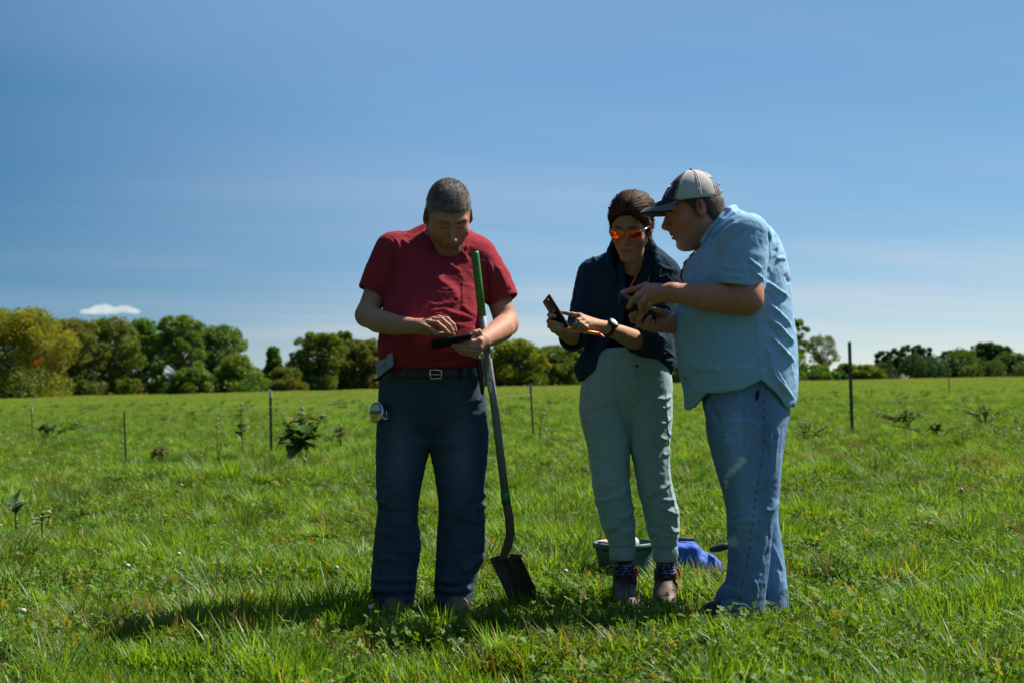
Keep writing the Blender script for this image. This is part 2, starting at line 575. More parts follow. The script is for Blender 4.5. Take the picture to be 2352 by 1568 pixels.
def tube_mesh(pts, radii, n=8, caps=True):
    """polygon tube along points; returns V, list of faces"""
    pts = [np.array(p, float) for p in pts]
    V, Fc = [], []
    up = np.array([0, 0, 1.0])
    for i, p in enumerate(pts):
        t = pts[min(i + 1, len(pts) - 1)] - pts[max(i - 1, 0)]; t /= np.linalg.norm(t) + 1e-12
        a = np.cross(t, up if abs(t[2]) < .9 else np.array([1.0, 0, 0])); a /= np.linalg.norm(a)
        b = np.cross(t, a)
        for k in range(n):
            an = 2 * math.pi * k / n
            V.append(p + radii[i] * (a * math.cos(an) + b * math.sin(an)))
    for i in range(len(pts) - 1):
        for k in range(n):
            Fc.append((i * n + k, (i + 1) * n + k, (i + 1) * n + (k + 1) % n, i * n + (k + 1) % n))
    if caps:
        Fc.append(tuple(range(n))); Fc.append(tuple(range((len(pts) - 1) * n, len(pts) * n))[::-1])
    return V, Fc


class MB:
    """collects pieces into one mesh"""
    def __init__(s): s.V, s.F, s.C = [], [], []

    def put(s, V, Fc, col=(.5, .5, .5)):
        o = len(s.V); s.V += [tuple(map(float, v)) for v in V]; s.F += [tuple(i + o for i in f) for f in Fc]
        s.C += [col] * len(V)
        return s

    def tube(s, pts, r, n=6, col=(.5, .5, .5)):
        r = [r] * len(pts) if isinstance(r, (int, float)) else r
        return s.put(*tube_mesh(pts, r, n), col)

    def box(s, c, half, R=None, col=(.5, .5, .5)):
        R = np.eye(3) if R is None else R
        V = [np.array(c) + R @ (np.array(half) * np.array(q)) for q in ((-1, -1, -1), (1, -1, -1), (1, 1, -1), (-1, 1, -1), (-1, -1, 1), (1, -1, 1), (1, 1, 1), (-1, 1, 1))]
        return s.put(V, [(0, 3, 2, 1), (4, 5, 6, 7), (0, 1, 5, 4), (1, 2, 6, 5), (2, 3, 7, 6), (3, 0, 4, 7)], col)

    def me(s, name, mat, smooth=True): return make_mesh(name, s.V, s.F, mat, np.array(s.C), smooth)


def bevel_box(c, half, R, bev, name, mat):
    """rounded slab as real bevelled geometry"""
    import bmesh
    bm = bmesh.new(); bmesh.ops.create_cube(bm, size=2)
    for v in bm.verts: v.co = Vector((v.co.x * half[0], v.co.y * half[1], v.co.z * half[2]))
    bmesh.ops.bevel(bm, geom=bm.edges[:], offset=bev, segments=3, affect='EDGES', profile=.5)
    M = Matrix.Translation(Vector(c)) @ Matrix([list(r) for r in R]).to_4x4()
    bm.transform(M)
    me = bpy.data.meshes.new(name); bm.to_mesh(me); bm.free()
    me.polygons.foreach_set('use_smooth', [True] * len(me.polygons))
    me.materials.append(mat)
    return me


# ------------------------------------------------------------------ ground
def ground_z(x, y):
    x = np.asarray(x, float); y = np.asarray(y, float)
    P = np.stack([x.ravel(), y.ravel(), np.zeros(x.size)], 1)
    z = .84 * sstep(16, 150, y).ravel()
    far = sstep(7, 14, y).ravel()
    z = z + (.018 + .06 * far) * vnoise(P, .35, 3) + .035 * far * vnoise(P, .9, 6) + .014 * vnoise(P, 1.3, 4) + .022 * (1 - .6 * far) * vnoise(P, 2.3, 5)
    near = np.exp(-((P[:, 0] - .4) ** 2 / 1.6 + (P[:, 1] - 5.9) ** 2 / .30))
    z = z * (1 - near)
    return z.reshape(x.shape)


def axis_pts(spec):
    out = []
    for a, b, n in spec: out += list(np.linspace(a, b, n, endpoint=False))
    return np.array(out + [spec[-1][1]])


m_ground, gn, gl, gb = new_mat('ground')
ga = gn.new('ShaderNodeAttribute'); ga.attribute_name = 'Col'
gt = gn.new('ShaderNodeTexCoord')
g1 = gn.new('ShaderNodeTexNoise'); g1.inputs['Scale'].default_value = 9.0; g1.inputs['Detail'].default_value = 8; g1.inputs['Roughness'].default_value = .7
gl.new(gt.outputs['Object'], g1.inputs['Vector'])
gm = gn.new('ShaderNodeMapRange'); gm.inputs['From Min'].default_value = .3; gm.inputs['From Max'].default_value = .7
gm.inputs['To Min'].default_value = .5; gm.inputs['To Max'].default_value = 1.5
gl.new(g1.outputs['Fac'], gm.inputs['Value'])
gx = gn.new('ShaderNodeVectorMath'); gx.operation = 'SCALE'
gl.new(ga.outputs['Color'], gx.inputs[0]); gl.new(gm.outputs[0], gx.inputs['Scale'])
gl.new(gx.outputs[0], gb.inputs['Base Color'])
gb.inputs['Roughness'].default_value = 1.0; gb.inputs['Specular IOR Level'].default_value = 0.0
g2 = gn.new('ShaderNodeBump'); g2.inputs['Strength'].default_value = .8; g2.inputs['Distance'].default_value = .05
gl.new(g1.outputs['Fac'], g2.inputs['Height']); gl.new(g2.outputs[0], gb.inputs['Normal'])

gx_ = axis_pts([(-3000, -200, 14), (-200, -30, 34), (-30, -8, 44), (-8, 8, 80), (8, 30, 44), (30, 200, 34), (200, 3000, 14)])
gy_ = axis_pts([(-600, -10, 10), (-10, 2, 12), (2, 12, 50), (12, 40, 70), (40, 160, 80), (160, 400, 24), (400, 5000, 14)])
GX, GY = np.meshgrid(gx_, gy_, indexing='ij')
GZ = ground_z(GX, GY)
nx, ny = GX.shape
gi = np.arange(nx * ny).reshape(nx, ny)
GQ = np.stack([gi[:-1, :-1].ravel(), gi[1:, :-1].ravel(), gi[1:, 1:].ravel(), gi[:-1, 1:].ravel()], 1)
GV = np.stack([GX.ravel(), GY.ravel(), GZ.ravel()], 1)
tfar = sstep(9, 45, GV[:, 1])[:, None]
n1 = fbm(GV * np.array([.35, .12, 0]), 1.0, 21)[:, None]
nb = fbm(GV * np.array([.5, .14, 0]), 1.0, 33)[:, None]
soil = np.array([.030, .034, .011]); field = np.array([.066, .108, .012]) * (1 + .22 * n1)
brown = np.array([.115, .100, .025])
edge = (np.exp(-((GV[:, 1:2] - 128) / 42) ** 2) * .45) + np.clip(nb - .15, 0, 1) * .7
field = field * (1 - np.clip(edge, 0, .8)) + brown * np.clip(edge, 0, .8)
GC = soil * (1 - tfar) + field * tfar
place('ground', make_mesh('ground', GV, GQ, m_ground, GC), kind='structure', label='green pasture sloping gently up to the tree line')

# ------------------------------------------------------------------ grass and clover
m_grass = mat_leaf('grass_blade', transl=.5, rough=.45)
m_clover = mat_leaf('clover_leaf', transl=.36, rough=.6)
m_flower = mat_plain('clover_flower', (.48, .46, .38), .8, bump=.6, bscale=900, var=.2, vscale=300)


def blade(mb, base, az, lean, h, w, curl, col):
    dx, dy = math.cos(az), math.sin(az); sx, sy = -dy, dx
    tw = rnd.uniform(-.5, .5)
    V = []
    for t, ww in ((0, .7), (.35, 1.0), (.72, .75), (1, 0)):
        out = h * (lean * t + curl * t * t); up = h * (t - .5 * curl * t * t * max(.3, abs(curl)))
        cx, cy, cz = base[0] + dx * out, base[1] + dy * out, base[2] + up
        ax, ay = math.cos(tw * t) * sx - math.sin(tw * t) * sy, math.sin(tw * t) * sx + math.cos(tw * t) * sy
        if ww == 0: V.append((cx, cy, cz))
        else:
            V.append((cx - ax * w * ww / 2, cy - ay * w * ww / 2, cz)); V.append((cx + ax * w * ww / 2, cy + ay * w * ww / 2, cz))
    mb.put(V, [(0, 1, 3, 2), (2, 3, 5, 4), (4, 5, 6)], col)


def grass_col():
    u = rnd.random()
    if u < .05: return (.26, .20, .075)           # straw
    if u < .10: return (.13, .085, .03)           # dead brown
    g = rnd.uniform(0, 1)
    return (.076 + .078 * g, .178 + .090 * g, .009 + .010 * rnd.random())


def tuft(n, hmin, hmax, spread, wid, lean=.45, dry=False):
    mb = MB()
    for _ in range(n):
        a = rnd.uniform(0, 6.283); r = spread * math.sqrt(rnd.random())
        az = a + rnd.gauss(0, .7)
        h = rnd.uniform(hmin, hmax)
        blade(mb, (r * math.cos(a), r * math.sin(a), -.01), az, rnd.uniform(.0, lean), h, wid * rnd.uniform(.7, 1.3), abs(rnd.gauss(0, .35)), (lambda c: tuple(np.array((.15, .115, .045)) * rnd.uniform(.5, 1.4)) if dry and rnd.random() < .65 else c)(grass_col()))
    return mb


def tussock(n):
    mb = MB()
    for _ in range(n):
        a = rnd.uniform(0, 6.283); r = .07 * math.sqrt(rnd.random()); g = rnd.random()
        col = (.030 + .04 * g, .085 + .06 * g, .010) if rnd.random() < .78 else (.13 * rnd.uniform(.4, 1.2), .095 * rnd.uniform(.4, 1.1), .035)
        blade(mb, (r * math.cos(a), r * math.sin(a), -.02), a + rnd.gauss(0, .4), rnd.uniform(.1, 1.1), rnd.uniform(.10, .24), .0055, abs(rnd.gauss(0, .4)), col)
    return mb


def clover(n, spread, hmin=.04, hmax=.1, size=.014):
    mb = MB()
    for _ in range(n):
        a = rnd.uniform(0, 6.283); r = spread * math.sqrt(rnd.random())
        h = rnd.uniform(hmin, hmax); x, y = r * math.cos(a), r * math.sin(a)
        g = rnd.uniform(.65, 1.25); col = (.095 * g, .19 * g, .012 * g)
        if rnd.random() < .06: col = (.22, .19, .03)
        bx, by = x + rnd.uniform(-.02, .02), y + rnd.uniform(-.02, .02)
        mb.put([(bx - .0012, by, 0), (bx + .0012, by, 0), (x + .0012, y, h), (x - .0012, y, h)], [(0, 1, 2, 3)], col)
        tx, ty = rnd.gauss(0, .6), rnd.gauss(0, .6); a0 = rnd.uniform(0, 6.28); s = size * rnd.uniform(.7, 1.25)
        for k in range(3):
            an = a0 + k * 2.094
            V = []
            for (f, sd) in ((0, 0), (.45, .48), (.9, .55), (1.1, 0), (.9, -.55), (.45, -.48)):
                lx = s * (f * math.cos(an) - sd * math.sin(an)); ly = s * (f * math.sin(an) + sd * math.cos(an))
                V.append((x + lx, y + ly, h + lx * tx + ly * ty + s * .35 * abs(sd)))
            mb.put(V, [(0, 1, 2, 3), (0, 3, 4, 5)], col)
    return mb


def broad(n, L, spread):
    mb = MB()
    for k in range(n):
        az = rnd.uniform(0, 6.283); l = L * rnd.uniform(.6, 1.2); w = l * rnd.uniform(.28, .42)
        g = rnd.uniform(.7, 1.2); col = (.06 * g, .125 * g, .014 * g)
        r = spread * rnd.random(); bx, by = r * math.cos(az), r * math.sin(az); ang = rnd.uniform(.3, 1.1)
        V = []
        for t, ww in ((0, .12), (.35, .8), (.7, 1), (1, .1)):
            o = l * t * math.cos(ang * (1 - .5 * t)); u = l * t * math.sin(ang * (1 - .7 * t))
            cx, cy = bx + o * math.cos(az), by + o * math.sin(az)
            V += [(cx - math.sin(az) * w * ww / 2, cy + math.cos(az) * w * ww / 2, u + .1 * w * ww), (cx, cy, u), (cx + math.sin(az) * w * ww / 2, cy - math.cos(az) * w * ww / 2, u + .1 * w * ww)]
        mb.put(V, [(i * 3 + j, i * 3 + j + 1, i * 3 + j + 4, i * 3 + j + 3) for i in range(3) for j in range(2)], col)
    return mb


def flower():
    mb = MB()
    h = .10
    mb.tube([(0, 0, 0), (.004, 0, h * .6), (.002, .003, h)], .0012, 4)
    V, Fc = [], []
    for i in range(5):
        th = math.pi * (i + .5) / 5
        for k in range(8):
            r = .0095 * math.sin(th) * (1 + .12 * ((i + k) % 2))
            V.append((.002 + r * math.cos(k * .785), .003 + r * math.sin(k * .785), h + .008 * math.cos(th)))
    for i in range(4):
        for k in range(8): Fc.append((i * 8 + k, i * 8 + (k + 1) % 8, (i + 1) * 8 + (k + 1) % 8, (i + 1) * 8 + k))
    Fc += [tuple(range(8))[::-1], tuple(range(32, 40))]
    mb.put(V, Fc)
    return mb


def scatter(name, sources, pts, rot, scl, idx, label):
    """one 'stuff' object: points carrying instances of the source meshes"""
    me = bpy.data.meshes.new(name)
    me.from_pydata([tuple(p) for p in pts.tolist()], [], [])
    a = me.attributes.new('rot', 'FLOAT_VECTOR', 'POINT'); a.data.foreach_set('vector', rot.astype(np.float32).ravel())
    a = me.attributes.new('scl', 'FLOAT', 'POINT'); a.data.foreach_set('value', scl.astype(np.float32))
    a = me.attributes.new('idx', 'INT', 'POINT'); a.data.foreach_set('value', idx.astype(np.int32))
    o = bpy.data.objects.new(name, me); sc.collection.objects.link(o)
    tag(o, label=label, kind='stuff')
    ng = bpy.data.node_groups.new(name, 'GeometryNodeTree')
    ng.interface.new_socket('Geometry', in_out='INPUT', socket_type='NodeSocketGeometry')
    ng.interface.new_socket('Geometry', in_out='OUTPUT', socket_type='NodeSocketGeometry')
    n, l = ng.nodes, ng.links
    gi_, go_ = n.new('NodeGroupInput'), n.new('NodeGroupOutput')
    ip = n.new('GeometryNodeInstanceOnPoints'); ip.inputs['Pick Instance'].default_value = True
    jn = n.new('GeometryNodeJoinGeometry')
    for s in sources[::-1]:           # the join lists its newest link first
        oi = n.new('GeometryNodeObjectInfo'); oi.inputs['Object'].default_value = s
        g2i = n.new('GeometryNodeGeometryToInstance')
        l.new(oi.outputs['Geometry'], g2i.inputs[0]); l.new(g2i.outputs[0], jn.inputs[0])

    def attr(nm, ty):
        q = n.new('GeometryNodeInputNamedAttribute'); q.data_type = ty; q.inputs['Name'].default_value = nm
        return q.outputs['Attribute']
    l.new(gi_.outputs[0], ip.inputs['Points']); l.new(jn.outputs[0], ip.inputs['Instance'])
    l.new(attr('idx', 'INT'), ip.inputs['Instance Index'])
    l.new(attr('rot', 'FLOAT_VECTOR'), ip.inputs['Rotation']); l.new(attr('scl', 'FLOAT'), ip.inputs['Scale'])
    l.new(ip.outputs[0], go_.inputs[0])
    md = o.modifiers.new('scatter', 'NODES'); md.node_group = ng
    return o


def src(name, mb, mat, smooth=True):
    return bpy.data.objects.new(name, mb.me(name, mat, smooth))      # never linked: only a source for the scatter


NSHOE = [0]
FOOT = []          # (x, y, r): no grass grows under shoes and tubs


def field_points(dens, y0, y1, margin=1.3):
    """random points in the wedge in front of the camera; dens(y) per m2"""
    out = []
    ys = np.geomspace(max(y0, 1.0), y1, 24)
    for a, b in zip(ys[:-1], ys[1:]):
        hw = .385 * b + margin; n = int(dens((a + b) / 2) * (b - a) * 2 * hw)
        p = np.stack([rng.uniform(-hw, hw, n), rng.uniform(a, b, n)], 1)
        p = p[np.abs(p[:, 0]) < .385 * p[:, 1] + margin]
        out.append(p)
    p = np.concatenate(out)
    for (fx, fy, fr) in FOOT: p = p[np.hypot(p[:, 0] - fx, p[:, 1] - fy) > fr]
    return p


def build_grass():
    V3 = lambda p: np.stack([p[:, 0], p[:, 1], np.zeros(len(p))], 1)
    gs = [src('grass_tuft', tuft(44, .03, .090, .075, .0046, .7), m_grass) for _ in range(4)] + \
         [src('grass_tall', tuft(46, .06, .130, .060, .0048, .8), m_grass) for _ in range(2)] + \
         [src('grass_short', tuft(36, .025, .065, .085, .0040, .9), m_grass) for _ in range(2)]
    gs += [src('grass_clump', tuft(90, .05, .135, .045, .0046, 1.2), m_grass) for _ in range(3)]
    gs += [src('dry_tuft', tuft(46, .04, .12, .07, .0040, .9, True), m_grass) for _ in range(2)]
    p = field_points(lambda y: 330 * min(1, (6.5 / y)) ** 1.4 if y < 40 else 330 * (6.5 / 40) ** 1.35 * (40 / y) ** 1.9, 2.6, 150)
    m = fbm(V3(p), .9, 50) ; m2 = fbm(V3(p), 2.6, 51)
    m3 = vnoise(V3(p), 3.4, 57)
    nearfoot = np.zeros(len(p), bool)
    for (fx, fy, fr) in FOOT[:NSHOE[0]]: nearfoot |= (np.abs(p[:, 0] - fx) < fr + .05) & (p[:, 1] < fy) & (p[:, 1] > fy - .42)
    keep = ((m + .7 * m2 + .5 * m3 > -.42) | (rng.random(len(p)) < .42)) & ((m3 > -.55) | (p[:, 1] > 20)) & (~nearfoot | (rng.random(len(p)) < .5))
    p, m, m2, m3, nearfoot = p[keep], m[keep], m2[keep], m3[keep], nearfoot[keep]
    tall = ((m2 > .28) | (m > .5)) & ~nearfoot
    idx = np.where(tall & (rng.random(len(p)) < .75), rng.integers(4, 6, len(p)), np.where((m2 < -.2) | nearfoot, rng.integers(6, 8, len(p)), rng.integers(0, 4, len(p))))
    s = rng.uniform(.6, 1.15, len(p)) * (1 + .30 * np.clip(m2, -1, 1)) * (1 + .42 * m3) * (1 + .35 * vnoise(V3(p), .8, 63) * (p[:, 1] > 8)) * (1 + .008 * np.clip(p[:, 1] - 8, 0, 30)) * np.where(p[:, 1] > 38, .6, 1)
    rot = np.stack([rng.normal(0, .12, len(p)), rng.normal(0, .12, len(p)), rng.uniform(0, 6.283, len(p))], 1)
    drym = (fbm(V3(p), 1.7, 61) > .34) & (rng.random(len(p)) < .55)
    idx = np.where(drym, rng.integers(11, 13, len(p)), idx)
    big = (m3 > .35) & (rng.random(len(p)) < .08) & ~nearfoot & (p[:, 1] < 40)
    idx = np.where(big, rng.integers(8, 11, len(p)), idx); s = np.where(big, rng.uniform(.75, 1.25, len(p)), s)
    P = np.stack([p[:, 0], p[:, 1], ground_z(p[:, 0], p[:, 1])], 1)
    scatter('grass', gs, P, rot, s, idx, 'uneven green pasture grass in tufts with dry stems')
    ts = [src('tussock', tussock(120), m_grass) for _ in range(4)] + [src('rosette', broad(16, .17, .04), m_clover) for _ in range(2)]
    p = field_points(lambda y: 1.5 if y < 30 else .5, 4.3, 70)
    c_ = fbm(V3(p), .55, 77)
    p = p[(c_ > -.1) | (rng.random(len(p)) < .3)]
    ok = np.ones(len(p), bool)
    for (fx, fy, fr) in FOOT: ok &= ~((np.abs(p[:, 0] - fx) < fr + .16) & (p[:, 1] < fy + .15) & (p[:, 1] > fy - .75))
    p = p[ok]
    idx = np.where(rng.random(len(p)) < .3, rng.integers(4, 6, len(p)), rng.integers(0, 4, len(p)))
    rot = np.stack([rng.normal(0, .1, len(p)), rng.normal(0, .1, len(p)), rng.uniform(0, 6.283, len(p))], 1)
    P = np.stack([p[:, 0], p[:, 1], ground_z(p[:, 0], p[:, 1])], 1)
    scatter('tussocks', ts, P, rot, rng.uniform(.55, 1.15, len(p)) * np.where(p[:, 1] < 6.5, .75, 1), idx, 'darker grass tussocks and broad weeds dotted over the pasture')
    # clover
    cs = [src('clover_patch', clover(24, .11, .02, .075, .0092), m_clover) for _ in range(4)] + [src('broad_weed', broad(9, .10, .03), m_clover) for _ in range(2)]
    p = field_points(lambda y: 85 * min(1, (6.5 / y)) ** 1.6, 2.6, 45)
    m = fbm(V3(p), 1.1, 70)
    keep = (m > -.05) | (rng.random(len(p)) < .22)
    for (fx, fy, fr) in FOOT[:NSHOE[0]]: keep &= ~((np.abs(p[:, 0] - fx) < fr + .04) & (p[:, 1] < fy) & (p[:, 1] > fy - .30))
    p = p[keep]
    idx = np.where(rng.random(len(p)) < .12, rng.integers(4, 6, len(p)), rng.integers(0, 4, len(p)))
    s = rng.uniform(.75, 1.35, len(p)) * (1 + .02 * np.clip(p[:, 1] - 8, 0, 40))
    rot = np.stack([rng.normal(0, .1, len(p)), rng.normal(0, .1, len(p)), rng.uniform(0, 6.283, len(p))], 1)
    P = np.stack([p[:, 0], p[:, 1], ground_z(p[:, 0], p[:, 1])], 1)
    scatter('clover', cs, P, rot, s, idx, 'patches of clover and broad leaved weeds among the grass')
    fs = [src('clover_flower', flower(), m_flower)]
    p = field_points(lambda y: 1.1 * min(1, 8 / y), 5.2, 32)
    p = p[(fbm(V3(p), .8, 90) > .0) | (rng.random(len(p)) < .25)]
    P = np.stack([p[:, 0], p[:, 1], ground_z(p[:, 0], p[:, 1])], 1)
    rot = np.stack([rng.normal(0, .15, len(p)), rng.normal(0, .15, len(p)), rng.uniform(0, 6.283, len(p))], 1)
    scatter('clover_blossoms', fs, P, rot, rng.uniform(.8, 1.3, len(p)), np.zeros(len(p)), 'scattered small white clover blossoms in the grass')

# ------------------------------------------------------------------ trees
m_foliage = mat_leaf('foliage', tint=(1.28, 1.40, 1.1), transl=.40, rough=.6, hue_var=.0)
m_bark = mat_plain('bark', (.10, .085, .065), .9, bump=.6, bscale=12, var=.3, vscale=3)
m_bark_pale = mat_plain('pale_bark', (.24, .23, .20), .9, bump=.5, bscale=12, var=.3, vscale=3)


def tree(x, top, wpx, Y, cols, label, group=None, seed=0, low=.06, lobes=20, leaves=6500, lsize=.42, shape='round', pale=False, cat='tree', name='tree', skew=0.0, orange=None):
    r = np.random.default_rng(seed + 1000)
    c = W(x, 885, Y); bx = c[0]; bz = float(ground_z(np.array([bx]), np.array([Y]))[0])
    H = W(x, top, Y)[2] - bz; Wd = wpx * (1.26 if shape in ('round', 'mound') and wpx < 200 else 1.1) * Y / FPX; leaves = int(leaves * 2.9); lsize *= .76
    root = empty(name, (bx, Y, bz), label, cat, group)
    L = []
    for k in range(lobes):
        t = (k + .5) / lobes
        z = low + (1 - low) * (t ** .9)
        if shape == 'round': env = math.sqrt(max(.05, 1 - (abs(z - .48) / .56) ** 2.3))
        elif shape == 'cone': env = max(.12, 1.02 - z) * 1.05
        elif shape == 'vase': env = .35 + .65 * math.sin(min(1, z * 1.05) * 2.2) if z > .35 else .30
        elif shape == 'column': env = .75 * math.sqrt(max(.08, 1 - (abs(z - .55) / .5) ** 3))
        else: env = math.sqrt(max(.06, 1 - z ** 2.5))
        a = k * 2.4 + r.uniform(-.5, .5); rad = .5 * Wd * env
        lr = Wd * r.uniform(.12, .215) * (.72 if shape in ('vase', 'cone') else 1)
        lr = min(lr, .24 * H + .1)
        d = max(0, rad - lr * .62) * r.uniform(.45, 1.05)
        zz = min(z * H, H - lr * .62)
        L.append((np.array([bx + d * math.cos(a) + skew * zz, Y + d * .8 * math.sin(a), bz + max(zz, lr * .45)]), lr, r.uniform(0, 1)))
    if shape in ('round', 'mound'):
        for k in range(7):
            a = k * .9 + r.uniform(-.3, .3); lr = Wd * r.uniform(.13, .2)
            L.append((np.array([bx + Wd * .40 * math.cos(a), Y + Wd * .36 * math.sin(a), bz + lr * r.uniform(.3, 1.0)]), lr, r.uniform(0, 1)))
    if shape in ('round', 'vase', 'column'):          # ragged sprays breaking the outline
        for k in range(int(lobes * 1.7)):
            a = r.uniform(0, 6.283); el_ = r.uniform(.05, 1.0); lr = Wd * r.uniform(.032, .085)
            zz = H * (.35 + .62 * el_) + r.uniform(-.02, .08) * H; rad = .5 * Wd * math.sqrt(max(.03, 1 - ((zz / H - .48) / .56) ** 2)) * r.uniform(.85, 1.08)
            if shape == 'vase': rad *= .9
            if shape == 'column': rad *= .75
            zz = min(zz, H - lr * .4)
            L.append((np.array([bx + rad * math.cos(a) + skew * zz, Y + rad * .85 * math.sin(a), bz + zz]), lr, r.uniform(0, 1)))
    # trunk and limbs
    tb = MB(); tr = .018 * H + .03
    th = bz + H * (.55 if shape != 'cone' else .9)
    tb.tube([(bx, Y, bz - .2), (bx + .01 * H, Y, bz + .15 * H), (bx - .01 * H + skew * .3 * H, Y, (bz + th) / 2), (bx + skew * .5 * H, Y, th)], [tr * 1.3, tr, tr * .7, tr * .3], 7)
    for (lc, lr, q) in L[:: max(1, lobes // 12)]:
        st = np.array([bx, Y, bz + (lc[2] - bz) * .45])
        tb.tube([st, (st + lc) / 2 + np.array([0, 0, -.03 * H]), lc], [tr * .45, tr * .28, tr * .1], 5)
    place('trunk', tb.me('trunk', m_bark_pale if pale else m_bark), root)
    # leaf sprays
    tot = sum(l[1] ** 2 for l in L)
    Vs, Cs = [], []
    cols = np.array(cols)
    for (lc, lr, q) in L:
        n = int(leaves * lr * lr / tot)
        u = r.normal(size=(n, 3)); u /= np.linalg.norm(u, axis=1)[:, None]
        rr = lr * (r.uniform(.12, 1.0, n) ** .45) * (1 + .22 * vnoise(u * 2.2 + lc, 1.0, seed))
        P = lc + u * rr[:, None] * np.array([1, 1, .82])
        a1 = r.normal(size=(n, 3)) + u * .4; a1 /= np.linalg.norm(a1, axis=1)[:, None]
        b1 = np.cross(a1, r.normal(size=(n, 3))); b1 /= np.linalg.norm(b1, axis=1)[:, None]
        s = lsize * r.uniform(.45, 1.0, n)[:, None] * Y / 130.0
        Vs.append(np.stack([P - a1 * s * .5, P - b1 * s * .28 + a1 * s * .05, P + a1 * s * .5, P + b1 * s * .28 + a1 * s * .05], 1))
        m = np.clip(q * .8 + .4 * r.uniform(0, 1, n) + .35 * vnoise(P, .55, seed + 5) * 1.0, 0, .999) * (len(cols) - 1)
        i = m.astype(int); f = (m - i)[:, None]
        C = cols[i] * (1 - f) + cols[np.minimum(i + 1, len(cols) - 1)] * f
        if orange is not None:
            ox, oy = project(P); om = (np.exp(-((ox - orange[0]) / 16) ** 2 - ((oy - orange[1]) / 12) ** 2) + np.exp(-((ox - orange[0] - 42) / 12) ** 2 - ((oy - orange[1] + 2) / 10) ** 2) > r.uniform(.25, .9, n))[:, None]
            C = np.where(om, np.array([.24, .085, .012]), C)
        C = C * r.uniform(.85, 1.15, n)[:, None]
        Cs.append(np.repeat(C, 4, axis=0))
    V = np.concatenate(Vs).reshape(-1, 3)
    V[:, 2] = np.maximum(V[:, 2], bz - .1)
    F4 = np.arange(len(V)).reshape(-1, 4)
    place('crown', make_mesh('crown', V, F4, m_foliage, np.concatenate(Cs), False), root)
    return root


G1 = [(.032, .064, .008), (.065, .108, .011), (.098, .138, .013)]               # olive green
G2 = [(.034, .076, .013), (.060, .122, .017), (.088, .152, .022)]               # mid green
GB = [(.040, .062, .010), (.075, .092, .013), (.112, .105, .016)]               # turning brown
GY_ = [(.055, .082, .006), (.100, .125, .007), (.140, .145, .008), (.185, .155, .010)]   # yellow with orange
GP = [(.045, .082, .020), (.070, .120, .028), (.100, .155, .038)]                 # pale green
GD = [(.012, .030, .012), (.020, .046, .018), (.032, .062, .020)]               # dark far green


